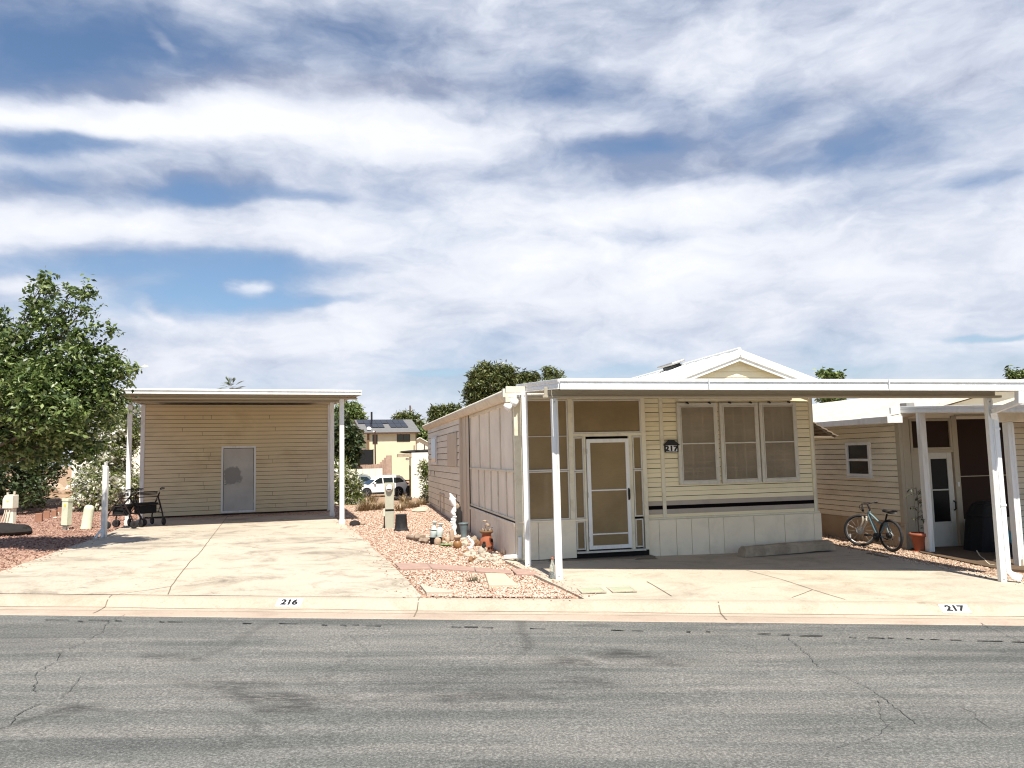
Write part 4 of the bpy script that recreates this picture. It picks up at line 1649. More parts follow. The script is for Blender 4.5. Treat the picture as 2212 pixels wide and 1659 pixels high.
    m.bar((3.16, 2.06, 2.52), (4.05, 2.06, 2.02), .03, .04)
    m.bar((3.16, .66, 2.03), (4.03, .66, 2.02), .03, .03)
    m.bar((3.16, 1.35, 2.03), (4.03, 1.35, 2.02), .03, .03)
    m.build('window_awning', M['wood_old'], t)
    return t


build_home()


def hl(u, v, z):
    c, s = math.cos(HY), math.sin(HY)
    return Vector((HP.x + u * c - v * s, HP.y + u * s + v * c, z))


def build_home_carport():
    c = thing('carport', 'wide flat white carport roof over the porch door and three windows', 'carport', (0, 0, 0))
    yc = math.radians(-3.04)
    FL, FR = Vector((.63, 10.04, 2.797)), Vector((7.02, 9.70, 2.603))
    BL, BR = Vector((.09, 12.30, 2.941)), Vector((6.02, 13.50, 2.83))
    hL = .143
    mb = MB()
    top = [FL + Vector((.02, .03, -.02)), FR + Vector((-.02, .03, -.02)), BR, BL + Vector((.02, 0, -.03))]
    mb.add([tuple(p) for p in top] + [tuple(p - Vector((0, 0, .045))) for p in top], [(0, 1, 2, 3), (7, 6, 5, 4), (0, 4, 5, 1), (1, 5, 6, 2), (2, 6, 7, 3), (3, 7, 4, 0)], 0)
    for k in range(1, 22):
        f = k / 22
        a, b = top[0].lerp(top[1], f), top[3].lerp(top[2], f)
        mb.bar(a - Vector((0, -.1, .052)), b - Vector((0, 0, .052)), .03, .02, 0)
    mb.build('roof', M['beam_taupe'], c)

    def fascia(name, a, b, h, out):
        m = MB()
        dz = lambda k: Vector((0, 0, -h * k))
        o = Vector(out)
        m.bar(a + dz(.5), b + dz(.5), .03, h)
        m.bar(a + dz(.14) + o * .022, b + dz(.14) + o * .022, .018, h * .28)
        m.bar(a + dz(.70) + o * .019, b + dz(.70) + o * .019, .012, h * .36)
        m.bar(a + dz(.96) + o * .024, b + dz(.96) + o * .024, .022, h * .10)
        if name == 'front_gutter':
            for f in (.30, .655):
                p = a.lerp(b, f)
                m.box(p.x - .006, p.y - .047, p.z - h - .001, p.x + .006, p.y - .018, p.z + .001)
        m.build(name, M['white_metal'], c, .003)
    fascia('front_gutter', FL, FR, hL, (-.05, -1, 0))
    fascia('side_fascia', BL, FL + Vector((.0, .017, 0)), .135, (-.97, -.23, 0))
    fascia('side_fascia', FR + Vector((0, .017, 0)), BR + Vector((0, 0, .02)), .13, (.97, .23, 0))
    m = MB()
    p, q = Vector((.44, 10.55, 0)), Vector((6.42, 10.23, 0))
    z0, z1 = 2.585, 2.425
    m.bar(p + Vector((0, 0, z0 + .09)), q + Vector((0, 0, z1 + .085)), .07, .12)
    m.bar(p + Vector((0, 0, z0 + .015)) - Vector((.02, 0, 0)), q + Vector((.07, -.004, z1 + .015)), .12, .03)
    m.build('beam', M['beam_taupe'], c, .004)
    m = MB()
    p, q = Vector((-.10, 11.70, 2.76)), Vector((2.3, 12.18, 2.72))
    m.bar(p + Vector((0, 0, .05)), q + Vector((0, 0, .05)), .06, .10)
    m.build('beam', M['aged_white'], c, .004)
    az = math.radians(13)

    def post(x, y, z0, z1, w, mat='white_post'):
        m = MB()
        m.M = Matrix.Translation((x, y, 0)) @ Matrix.Rotation(az * .35, 4, 'Z')
        h = w / 2
        m.box(-h, -h, z0, h, h, z1)
        m.box(-h - .004, -h - .007, z0, -h * .35, -h + .002, z1 - .02)
        m.box(h * .35, -h - .007, z0, h + .004, -h + .002, z1 - .02)
        m.lathe([(.011, 0), (.011, .006), (0, .009)], 8, (0, -h - .001, z1 - .05), 1, axis=Matrix.Rotation(PI / 2, 3, 'X'))
        m.lathe([(.011, 0), (.011, .006), (0, .009)], 8, (0, -h - .001, z0 + .07), 1, axis=Matrix.Rotation(PI / 2, 3, 'X'))
        return m.build('post', [M[mat], M['silver']], c, .005)
    post(.57, 10.54, .115, 2.575, .088)
    post(.18, 11.73, .12, 2.765, .082)
    post(6.335, 10.235, -.01, 2.425, .072)
    # downspout from the gutter, round the post and out over the gravel
    m = MB()
    a, b = at(2203, 846, 9.74), at(2203, 872, 9.74)
    q1 = at(2146, 889, 10.15)
    q2 = Vector((q1.x + .005, q1.y, q1.z - .09))
    foot = Vector((6.405, 10.215, .16))
    q2 = Vector((6.400, 10.215, q1.z - .09))
    m.bar(a, b, .085, .085)
    m.bar(b + Vector((0, 0, .03)), q1, .06, .06)
    m.bar(q1, q2, .07, .07)
    m.bar(q2 + Vector((0, 0, .02)), foot + Vector((0, 0, .0)), .062, .06)
    m.bar(foot + Vector((0, 0, .02)), foot + Vector((.05, -.03, -.055)), .07, .06)
    m.bar(foot + Vector((.04, -.02, -.045)), foot + Vector((.13, -.07, -.085)), .07, .085)
    m.box(foot.x - .04, foot.y - .035, 1.0, foot.x + .036, foot.y + .035, 1.03)
    m.box(foot.x - .04, foot.y - .035, 2.0, foot.x + .036, foot.y + .035, 2.03)
    e = foot + Vector((.133, -.072, -.087))
    m.bar(e, e + Vector((.003, -.002, -.001)), .055, .062, 1)
    m.build('downspout', [M['white_metal'], M['dark_void']], c, .004)


build_home_carport()


# ------------------------------------------------------------------ the neighbour's home to the east
NP = Vector((6.84, 13.64, 0))


def nl(u, v, z):
    c, s = math.cos(HY), math.sin(HY)
    return Vector((NP.x + u * c - v * s, NP.y + u * s + v * c, z))


def build_neighbour():
    t = thing('mobile_home', 'beige mobile home with a small white window and a bicycle against its skirting', 'house', NP, HY)
    mb = MB()
    siding(mb, .07, 9, .485, 2.28, .1005, 0, 'left', .016, .011)
    mb.box(.006, .02, -.1, .1, 9, 2.3, 0)
    siding(mb, 2.34, 6, .0, 2.5, .1005, .0, 'front', .016, .008)
    mb.box(2.34, .008, -.1, 6, .1, 2.5, 0)
    mb.box(.1, 8.9, -.1, 6, 9, 2.3, 0)
    mb.build('wall', [M['neigh_siding'], M['seam_shade']], t)
    mb = MB()
    mb.box(-.012, .0, -.12, .01, 9, .475)
    mb.box(-.03, .0, .40, .01, .35, .43)
    mb.build('skirting', M['neigh_skirt'], t, .003)
    mb = MB()
    mb.box(-.03, -.02, .465, .05, .085, 2.29)
    mb.box(.03, -.03, .02, .175, .04, 2.32)
    mb.box(-.03, -.02, -.06, .04, .09, .46)
    mb.build('corner_trim', M['neigh_trim'], t, .004)
    mb = MB()
    V0, V1, Z0, Z1 = .777, 1.483, 1.257, 1.913
    for a, b, c, d in ((V0, V1, Z0, Z0 + .06), (V0, V1, Z1 - .055, Z1), (V0, V0 + .06, Z0 + .06, Z1 - .055), (V1 - .06, V1, Z0 + .06, Z1 - .055), (V0 + .06, V1 - .06, 1.555, 1.60)):
        mb.box(-.05, a, c, .0, b, d)
    mb.box(-.06, V0 - .02, Z0 - .025, .0, V1 + .02, Z0)
    w = mb.build('window', M['white_metal'], t, .004)
    mb = MB()
    mb.box(-.018, V0 + .06, Z0 + .06, -.010, V1 - .06, 1.555)
    mb.box(-.018, V0 + .06, 1.60, -.010, V1 - .06, Z1 - .055)
    mb.build('pane', M['dark_glass'], w)
    # roofs: low gable, eave board over the side wall
    mb = MB()
    for (u0, z0_, u1, z1_) in ((-.32, 2.315, 2.8, 3.02), (2.8, 3.02, 6.2, 2.315)):
        a = [(u0, -.15, z0_), (u1, -.15, z1_), (u1, 9.4, z1_), (u0, 9.4, z0_)]
        mb.add(a + [(x, y, z - .05) for x, y, z in a], [(0, 1, 2, 3), (7, 6, 5, 4), (0, 4, 5, 1), (1, 5, 6, 2), (2, 6, 7, 3), (3, 7, 4, 0)], 0)
        k = 1
        while k < 22:
            f = k / 22
            u, z = u0 + (u1 - u0) * f, z0_ + (z1_ - z0_) * f
            mb.bar((u, -.14, z + .003), (u, 9.4, z + .003), .13, .012, 0, up=(-(z1_ - z0_), 0, (u1 - u0)))
            k += 1
    mb.prism([(0.02, 2.28), (5.8, 2.28), (2.8, 2.95)], -.01, .05, 1)
    rf = mb.build('roof', [M['roof_tan'], M['neigh_siding']], t)
    mb = MB()
    mb.bar((-.33, .55, 2.285), (-.33, 9.4, 2.285), .03, .11)
    mb.box(-.36, -.17, 2.225, -.05, .55, 2.345)
    mb.build('eave_board', M['white_metal'], rf, .004)
    mb = MB()
    mb.box(.05, -.16, 2.50, .22, .02, 2.58)
    mb.box(.08, -.12, 2.40, .19, .0, 2.50)
    mb.build('roof_vent', M['silver'], rf, .01)
    # front: transom, sidelight, door, tall dark screens
    mb = MB()
    frame_bars(mb, .19, 1.055, 1.74, 2.30, .045, -.03, .03)
    mb.box(1.055, -.035, -.02, 1.14, .03, 2.34)
    frame_bars(mb, 1.14, 2.34, .47, 2.36, .03, -.03, .03, 0, (1.255,))
    mb.box(.19, -.03, 1.69, 1.055, .03, 1.74)
    mb.build('porch_frame', M['neigh_trim'], t, .004)
    mb = MB()
    mb.box(.235, .0, 1.785, 1.01, .01, 2.255)
    mb.box(1.17, .0, .50, 2.31, .01, 2.33)
    mb.build('porch_screen', M['brown_screen'], t)
    mb = MB()
    mb.box(.19, -.015, -.02, .465, .02, 1.69)
    mb.box(1.14, -.015, -.02, 2.34, .02, .47)
    mb.build('panel', M['neigh_trim'], t, .004)
    mb = MB()
    mb.box(.472, -.03, -.02, .57, .0, 1.69)
    mb.box(.91, -.03, -.02, 1.013, .0, 1.69)
    mb.box(.57, -.03, -.02, .91, .0, .465)
    mb.box(.57, -.03, 1.58, .91, .0, 1.69)
    mb.box(.57, -.034, 1.02, .91, .0, 1.045)
    mb.box(.53, -.036, .455, .95, -.028, .475)
    d = mb.build('door', M['door_white'], t, .004)
    mb = MB()
    mb.box(.57, -.014, .465, .91, -.010, 1.02)
    mb.box(.57, -.014, 1.045, .91, -.010, 1.58)
    mb.build('pane', M['shade_glass'], d)
    mb = MB()
    mb.tube([(.985, -.03, .83), (.985, -.07, .81), (.985, -.07, .69), (.985, -.03, .67)], .014, 8)
    mb.build('handle', M['black'], d)
    mb = MB()
    mb.box(1.085, -.055, 1.08, 1.115, -.035, 1.16)
    mb.build('doorbell', M['white_metal'], t)
    # its carport
    c = thing('carport', 'white carport roof with two posts over the dark porch of the beige home', 'carport', NP, HY)
    mb = MB()
    a = [(-.02, -.02, 2.47), (6, -.02, 2.47), (6, -2.85, 2.335), (-.02, -2.85, 2.335)]
    mb.add(a + [(x, y, z - .05) for x, y, z in a], [(0, 1, 2, 3), (7, 6, 5, 4), (0, 4, 5, 1), (1, 5, 6, 2), (2, 6, 7, 3), (3, 7, 4, 0)], 0)
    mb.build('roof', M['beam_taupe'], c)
    for nm, p, q, o in (('side_fascia', (-.03, -.12, 2.515), (-.03, -2.86, 2.365), (-1, 0)), ('front_fascia', (-.03, -2.88, 2.365), (6, -2.88, 2.365), (0, -1))):
        mb = MB()
        p, q, oo = Vector(p), Vector(q), Vector((o[0], o[1], 0))
        mb.bar(p - Vector((0, 0, .06)), q - Vector((0, 0, .06)), .03, .12)
        mb.bar(p - Vector((0, 0, .018)) + oo * .02, q - Vector((0, 0, .018)) + oo * .02, .016, .035)
        mb.bar(p - Vector((0, 0, .085)) + oo * .02, q - Vector((0, 0, .085)) + oo * .02, .014, .05)
        if nm == 'side_fascia':
            mb.box(-.25, -.13, 2.385, -.03, -.09, 2.50)
        mb.build(nm, M['white_metal'], c, .003)
    mb = MB()
    mb.box(-.03, -2.15, 2.14, 6, -2.04, 2.30)
    mb.box(-.10, -2.14, 2.20, -.03, -2.05, 2.27)
    mb.build('beam', M['aged_white'], c, .02)
    for u, v, z0, z1 in ((.03, -.494, -.03, 2.41), (.19, -2.095, -.05, 2.14)):
        mb = MB()
        h = .05
        mb.box(u - h, v - h, z0, u + h, v + h, z1)
        mb.box(u - h - .005, v - h - .006, z0, u - h * .3, v - h + .002, z1 - .02)
        mb.box(u + h * .3, v - h - .006, z0, u + h + .005, v - h + .002, z1 - .02)
        if v < -1:
            mb.box(u - .02, v - h - .01, z0, u + .02, v - h - .006, z0 + .16, 1)
        mb.build('post', [M['white_post'], M['concrete_grey']], c, .006)


M['roof_tan'] = basic('roof_tan', (.62, .57, .48), .8, .08, 2, (.4, .34, .26), .4, 3, .1)
M['door_white'] = basic('door_white', (.60, .585, .52), .5, .05, 2, (.42, .38, .3), .3, 4, .03)
build_neighbour()
# ------------------------------------------------------------------ house number, lamp, painted kerb numbers
def build_plaque():
    t = thing('house_number', 'small black roofed plaque reading 217 beside the three screened windows', 'house number', tuple(hl(.477, -.03, 1.80)), HY)
    mb = MB()
    w = .118
    for x0, x1, z0, z1 in ((-w, -w + .013, .0, .15), (w - .013, w, .0, .15), (-w + .013, w - .013, .0, .012), (-w + .013, w - .013, .118, .15)):
        mb.box(x0, -.03, z0, x1, .0, z1)
    mb.prism([(-.138, .128), (.138, .128), (.045, .205), (-.045, .205)], -.036, .0)
    mb.box(-.142, -.042, .118, .142, -.0, .130)
    mb.build('frame', M['black'], t)
    mb = MB()
    mb.box(-w + .012, -.016, .011, w - .012, -.004, .119)
    p = mb.build('panel', M['white_paint'], t)
    vs, fs = text_mesh('217', .125)
    mb = MB()
    mb.add([(v.x * 1.25, -.0175 - v.z * .5, v.y * .92 + .063) for v in vs], [f for f in fs])
    mb.build('digits', M['black'], p)


build_plaque()


def kerb_number(px, body, label, w):
    x, y = road_pt((px, 1303))
    x = at(px, 1303, kerb_y(x) + .39).x
    o0, o1 = .340, .452
    z0, z1 = kerb_z(x, o0), kerb_z(x, o1)
    yaw = math.atan(-.061)
    tilt = math.atan2(z1 - z0, o1 - o0)
    L = math.hypot(z1 - z0, o1 - o0)
    t = thing('kerb_number', label, 'kerb number', (x, kerb_y(x) + (o0 + o1) / 2, (z0 + z1) / 2 + .004), yaw)
    R = Matrix.Rotation(math.atan(.0195), 4, 'Y') @ Matrix.Rotation(tilt, 4, 'X')
    mb = MB()
    mb.M = R
    mb.box(-w / 2, -L / 2, -.008, w / 2, L / 2, .004)
    mb.build('plate', M['white_paint'], t)
    vs, fs = text_mesh(body, .118)
    mb = MB()
    mb.M = R
    mb.add([(v.x * 1.15, v.y * .98, .0062 + v.z * .3) for v in vs], fs)
    mb.build('digits', M['black'], t)


kerb_number(625, '216', 'white plate reading 216 on the kerb before the shed driveway', .30)
kerb_number(2065, '217', 'white plate reading 217 on the kerb before the wide carport', .31)


def build_floodlight():
    p = at(1108, 868, 12.16)
    t = thing('floodlight', 'white twin floodlight under the corner of the porch gutter', 'lamp', tuple(p), HY)
    mb = MB()
    mb.tube([(.10, .05, .02), (.02, .0, .0)], .018, 8)
    mb.lathe([(.05, -.01), (.05, .01), (0, .012)], 14, (.10, .05, .02), axis=Matrix.Rotation(PI / 2, 3, 'Y'))
    mb.build('bracket', M['white_metal'], t)
    for dx, dz in ((.0, .0), (-.105, -.07)):
        mb = MB()
        ax = Matrix.Rotation(math.radians(115), 3, 'Y')
        mb.lathe([(.02, -.05), (.035, -.04), (.05, .0), (.066, .05), (.060, .066), (.035, .08), (0, .085)], 16, (dx, -.02, dz), axis=ax)
        mb.build('lamp_head', M['white_paint'], t)


build_floodlight()


# ------------------------------------------------------------------ things on the driveways
def wheel_stop():
    a, b = gp(1601, 1207), gp(1796, 1193)
    a.z = zg(a.x, a.y) + .03; b.z = zg(b.x, b.y) + .03
    L = (b - a).length
    yaw = math.atan2(b.y - a.y, b.x - a.x)
    mb = MB()
    n = 26
    prof = [(-.10, 0), (-.09, .12), (-.045, .165), (.045, .165), (.09, .12), (.10, 0)]
    vs, fs = [], []
    for i in range(n + 1):
        x = L * i / n
        e = .04 if i in (0, n) else 0
        for j, (y, z) in enumerate(prof):
            k = noise.noise(Vector((x * 3.1, j * 2.3, 5))) * .010
            if x > L * .62 and j in (1, 2): k -= .012 + .03 * max(0, noise.noise(Vector((x * 7, j, 1))))
            vs.append((x + (e if i == 0 else -e if i == n else 0) * (z / .165), y + k, max(0, z + k - (0 if z == 0 else .004))))
    m = len(prof)
    for i in range(n):
        for j in range(m - 1):
            fs.append((i * m + j, i * m + j + 1, (i + 1) * m + j + 1, (i + 1) * m + j))
    fs += [tuple(range(m))[::-1], tuple(n * m + j for j in range(m))]
    mb.add(vs, fs)
    o = mb.build('parking_stop', M['concrete_grey'], None, 0, a, yaw)
    tag(o, 'chipped concrete wheel stop on the floor of the carport before the skirting', 'wheel stop')


wheel_stop()
for px, py, la in ((1278, 1279, 'green square utility cover set in the concrete nearer the front post'), (1343, 1277, 'green square utility cover set in the concrete nearer the long joint')):
    p = gp(px, py)
    t = thing('utility_cover', la, 'utility cover', (p.x, p.y, zg(p.x, p.y) + .020), math.radians(6), 'utility covers in the driveway')
    mb = MB()
    frame_bars(mb, -.155, .155, -.17, .17, .02, -.004, .008)
    mb.v = [(x, z, y) for x, y, z in mb.v]
    mb.build('rim', M['concrete_pale'], t)
    mb = MB()
    mb.box(-.134, -.149, -.004, .134, .149, .006)
    mb.build('lid', M['cover_green'] if 'cover_green' in M else M.setdefault('cover_green', basic('cover_green', (.40, .42, .29), .8, .1, 4, (.5, .44, .32), .5, 6, .1)), t)


def bottle():
    p = gp(1199, 1254)
    t = thing('glass_bottle', 'clear glass bottle standing beside the front post', 'bottle', (p.x - .03, p.y - .02, zg(p.x, p.y) + .028))
    mb = MB()
    mb.lathe([(0, .004), (.036, .004), (.04, .012), (.041, .15), (.036, .18), (.018, .215), (.015, .262), (.0155, .268), (0, .268)], 18)
    mb.build('body', M['bottle_glass'], t)
    mb = MB()
    mb.lathe([(.0165, .262), (.0165, .285), (0, .288)], 14)
    mb.build('cap', M['terracotta'], t)


bottle()


# ------------------------------------------------------------------ rollators by the shed
def make_rollator():
    t = thing('rollator', 'x', 'walker', (0, 0, 0), 0, 'walkers parked by the shed')
    # local: +x is the way it rolls, y across; about 0.65 long, 0.9 tall
    mb = MB()
    for s_ in (-.27, .27):
        mb.tube([(.30, s_, .11), (.31, s_, .22), (.27, s_, .34), (.14, s_, .56), (.02, s_, .70), (-.06, s_, .80)], .018, 8)
        mb.tube([(-.30, s_, .11), (-.22, s_, .30), (-.10, s_, .52), (.02, s_, .70)], .018, 8)
        mb.tube([(-.23, s_, .29), (.02, s_, .33), (.28, s_, .32)], .011, 8)
        mb.tube([(-.10, s_, .50), (.16, s_, .53)], .011, 8)
        mb.tube([(-.12, s_, .49), (-.02, s_, .33)], .009, 6)
    for x, z in ((.14, .555), (-.10, .51), (.02, .70)):
        mb.tube([(x, -.27, z), (x, .27, z)], .011, 8)
    mb.build('frame', M['frame_black'], t)
    for s_ in (-.27, .27):
        mb = MB()
        mb.tube([(.06, s_, .62), (-.05, s_, .80), (-.10, s_, .88)], .012, 8)
        mb.build('upright', M['silver'], t)
    for s_ in (-.27, .27):
        mb = MB()
        mb.tube([(-.10, s_, .88), (-.13, s_, .905), (-.17, s_, .91), (-.29, s_, .905)], [.014, .016, .018, .017], 10)
        h = mb.build('handle', M['black_rubber'], t)
        mb = MB()
        mb.tube([(-.12, s_, .88), (-.18, s_, .862), (-.28, s_, .86)], .006, 6)
        mb.tube([(-.13, s_, .87), (.0, s_ * 1.15, .86), (.05, s_ * 1.1, .60), (-.25, s_, .20)], .004, 6)
        mb.build('brake_lever', M['black'], h)
    mb = MB()
    mb.box(-.10, -.24, .52, .15, .24, .555)
    mb.build('seat', M['nylon'], t, .015, seg=2)
    mb = MB()
    mb.box(-.06, -.21, .30, .21, .21, .515)
    mb.box(.195, -.14, .37, .225, .14, .46)
    mb.build('bag', M['nylon'], t, .03, seg=2)
    mb = MB()
    pts = [(-.02 - .16 * math.sin(PI * k / 10) * .6, -.27 + .054 * k, .76) for k in range(11)]
    for dz in (0, .03, .06):
        mb.tube([(x + .08, y, z + dz) for x, y, z in pts], .012, 6)
    mb.build('back_strap', M['nylon'], t)
    for x in (.30, -.30):
        for s_ in (-.27, .27):
            mb = MB()
            mb.lathe([(.055, -.016), (.088, -.015), (.094, -.006), (.094, .006), (.088, .015), (.055, .016)], 20, (x, s_, .094), axis=Matrix.Rotation(PI / 2, 3, 'X'))
            w = mb.build('wheel', M['black_rubber'], t)
            mb = MB()
            mb.lathe([(0, -.018), (.03, -.017), (.056, -.012), (.056, .012), (.03, .017), (0, .018)], 12, (x, s_, .094), axis=Matrix.Rotation(PI / 2, 3, 'X'))
            mb.box(x - .012, s_ - .028, .09, x + .012, s_ + .028, .14)
            mb.build('hub', M['frame_black'], w)
    return t


ra = make_rollator()
rb = copy_tree(ra)
pa, pb_ = gp(270, 1143), gp(312, 1139)
ra.location = (pa.x, pa.y, zg(pa.x, pa.y) + .028)
ra.rotation_euler.z = math.radians(186)
ra['label'] = 'black rollator with seat and bag, nearer the leaning white post'
rb.location = (pb_.x, pb_.y + .1, zg(pb_.x, pb_.y + .1) + .028)
rb.rotation_euler.z = math.radians(140)
rb['label'] = 'black rollator with seat and bag, nearer the siding of the shed'
for r_ in (ra, rb): r_.scale = (.98, .98, .95)


# ------------------------------------------------------------------ west yard
def old_post():
    a = gp(224, 1163)
    b = at(229, 1006, a.y - .02)
    t = thing('broken_post', 'old white post with a torn top and splayed foot by the driveway edge', 'post', (0, 0, 0))
    mb = MB()
    d = b - a
    mb.bar(a - Vector((0, 0, .1)), a + d * .97, .095, .08)
    for k, (ox, h) in enumerate(((-.03, .06), (.0, .13), (.028, .03))):
        mb.bar(a + d * .96 + Vector((ox, 0, 0)), a + d * .97 + Vector((ox * 1.3, -.01, h)), .032, .07)
    mb.build('shaft', M['white_post'], t, .004)
    mb = MB()
    for ox, oy, w in ((-.20, -.08, .05), (-.12, -.14, .05), (.03, -.12, .05), (.07, -.03, .04)):
        mb.bar(a + d * .13 + Vector((ox * .15, -.045, 0)), a + Vector((ox * .8, oy, .015)), w, .016)
    mb.build('foot_strap', M['white_post'], t)


old_post()


def power_pedestal():
    p = gp(*z3(200, 890))
    t = thing('power_pedestal', 'pale electrical box on a post with hanging cables at the yard edge', 'utility box', (p.x, p.y, zg(p.x, p.y)), math.radians(-8))
    k = .98
    mb = MB()
    mb.box(-.14, -.06, -.1, .13, .08, .52)
    mb.build('post', M['utility_white'], t, .01)
    mb = MB()
    mb.prism([(-.17, .44), (.16, .44), (.16, .82), (-.10, .82), (-.17, .70)], -.12, .10)
    b = mb.build('box', M['utility_white'], t, .012)
    mb = MB()
    mb.box(-.04, -.125, .62, .03, -.121, .66)
    mb.build('sticker', M['yellow_sticker'], b)
    mb = MB()
    mb.box(-.10, -.05, .82, .15, .06, .835)
    mb.box(-.11, -.05, .82, -.075, .0, .90)
    mb.box(.115, -.05, .82, .15, .0, .93)
    mb.build('bracket', M['aged_white'], t)
    mb = MB()
    for x0, x1 in ((-.11, -.16), (-.05, -.07), (.05, .02)):
        mb.tube([(x0, -.07, .46), (x0 - .01, -.09, .30), (x1 - .02, -.10, .12), (x1 - .05, -.12, .0)], .014, 8)
    mb.build('cable', M['aged_white'], t)


power_pedestal()


def slim_pedestal():
    p = gp(*z3(1290, 1012))
    t = thing('service_pedestal', 'slim square white service pedestal with a yellow sticker in red gravel', 'utility post', (p.x, p.y, zg(p.x, p.y)), math.radians(-12))
    tilt = .035
    mb = MB()
    mb.M = Matrix.Rotation(tilt, 4, 'Y')
    mb.box(-.075, -.075, .09, .085, .075, .70)
    mb.box(-.085, -.083, .64, .095, .083, .70)
    mb.box(-.085, -.083, .085, .09, .083, .10, 1)
    s_ = mb.build('shaft', [M['utility_green'], M['charcoal']], t, .006)
    mb = MB()
    mb.M = Matrix.Rotation(tilt, 4, 'Y')
    mb.box(-.018, -.079, .52, .04, -.0755, .575)
    mb.build('sticker', M['yellow_sticker'], s_)
    mb = MB()
    for x in (-.05, .06):
        mb.tube([(x, 0, -.03), (x, 0, .1)], .02, 8)
    mb.box(-.06, -.03, -.03, .03, .03, .07)
    mb.build('leg', M['utility_white'], t)


slim_pedestal()


def round_pedestal():
    p = gp(*z3(1690, 992))
    mb = MB()
    mb.M = Matrix.Rotation(.13, 4, 'Y')
    prof = [(.125, -.05), (.125, .02), (.118, .04), (.115, .42), (.112, .47), (.09, .515), (.05, .535), (0, .54)]
    mb.lathe(prof, 26)
    mb.v = [(x, y * .8, z) for x, y, z in mb.v]
    o = mb.build('cable_pedestal', M['utility_green'], None, 0, (p.x, p.y, zg(p.x, p.y)), 0)
    tag(o, 'pale green round topped cable pedestal leaning in red gravel', 'utility post')


round_pedestal()

bricks = ((z3(765, 845), .155, .20, 'red brick block standing alone, nearest the electrical box', 20), (z3(915, 785), .15, .19, 'red brick block with a dusty pale top, second along the gravel', 28),
          (z3(1065, 745), .13, .16, 'small red brick block between two larger ones in the gravel', 15), (z3(1185, 705), .135, .18, 'red brick block half hidden behind the slim pedestal', 24))
for px, w, h, la, rz in bricks:
    p = gp(*px)
    mb = MB()
    mb.box(-w / 2, -w * .45, -.02, w / 2, w * .45, h)
    o = mb.build('brick_block', M['red_brick'], None, .008, (p.x, p.y, zg(p.x, p.y)), math.radians(rz))
    tag(o, la, 'brick', 'red brick blocks in the west yard')


def rock_thing(name, label, px, r, seed, mat, sub=2, group=None, jit=.28, flat=1.0, lift=.3, cat='stone', yaw=0):
    p = gp(*px)
    mb = MB()
    mb.rock((0, 0, r[2] * lift), r, seed, 0, sub, jit, flat)
    o = mb.build(name, M[mat], None, 0, (p.x, p.y, zg(p.x, p.y)), math.radians(yaw))
    tag(o, label, cat, group)
    return o


rock_thing('dark_rock', 'dark flattened lava boulder in the shade by the driveway', z3(110, 1110), (.50, .35, .20), 3, 'charcoal', 3)
rock_thing('pebble', 'small white pebble beside the dusty topped brick', z3(1050, 720), (.05, .05, .06), 5, 'white_stone', 2)
rock_thing('pebble', 'small white pebble leaning before the brick behind the pedestal', z3(1140, 735), (.045, .045, .07), 6, 'white_stone', 2)
rock_thing('pebble', 'small white pebble lying in the gravel between bricks', z3(1080, 795), (.06, .05, .03), 7, 'white_stone', 2)
RUB = ((430, 560, .30), (520, 545, .26), (600, 540, .30), (690, 560, .24), (350, 540, .22), (760, 520, .2), (1000, 250, .3), (1080, 230, .28), (1160, 270, .25), (1010, 180, .3), (1250, 290, .22), (930, 260, .26), (1100, 150, .24))
for k, (x, y, r) in enumerate(RUB):
    rock_thing('rubble_stone', 'pale tan boulder in the rubble bank under the tree', z3(x, y), (r, r * .7, r * .6), 20 + k, 'tan_stone' if k % 3 else 'white_stone', 2, 'tan boulders under the tree', .35)


# ------------------------------------------------------------------ gravel garden between the lots
def meter_pedestal():
    p = gp(*zg3(708, 1468))
    t = thing('meter_pedestal', 'grey green electric meter pedestal with a round glass meter', 'electric meter', (p.x, p.y, zg(p.x, p.y)), math.radians(5))
    mb = MB()
    mb.box(-.135, -.07, -.05, .135, .07, .50)
    mb.build('lower_post', M['meter_grey'], t, .008)
    mb = MB()
    mb.box(-.13, -.065, .50, .13, .065, .565)
    mb.build('band', M['charcoal'], t)
    mb = MB()
    mb.prism([(-.135, .565), (.135, .565), (.135, .96), (.155, .98), (.155, 1.34), (-.155, 1.34), (-.155, .98), (-.135, .96)], -.08, .08)
    mb.build('cabinet', M['meter_grey'], t, .010)
    mb = MB()
    R = Matrix.Rotation(PI / 2, 3, 'X')
    mb.lathe([(.11, .0), (.115, .02), (.115, .04), (.10, .045)], 26, (.0, -.08, 1.18), axis=R)
    m_ = mb.build('meter_ring', M['silver'], t)
    mb = MB()
    mb.lathe([(.098, .04), (.098, .075), (.085, .10), (.0, .105)], 26, (.0, -.08, 1.18), axis=R)
    mb.build('meter_face', M['white_paint'], m_)
    mb = MB()
    mb.box(-.06, -.19, 1.13, .06, -.187, 1.16)
    mb.build('meter_display', M['charcoal'], m_)
    mb = MB()
    mb.box(-.20, -.05, .36, -.136, .05, .58)
    mb.box(-.19, -.03, .0, -.15, .01, .36, 1)
    mb.build('side_box', [M['aged_white'], M['charcoal']], t, .006)


meter_pedestal()


def bucket():
    p = gp(*zg3(832, 1492))
    mb = MB()
    mb.lathe([(.20, -.01), (.205, .02), (.17, .06), (.165, .08), (.145, .40), (.150, .41), (.145, .425), (0, .425)], 28)
    o = mb.build('bucket', M['black_rubber'], None, 0, (p.x, p.y, zg(p.x, p.y)))
    tag(o, 'black plastic bucket upside down beside the meter pedestal', 'bucket')


bucket()


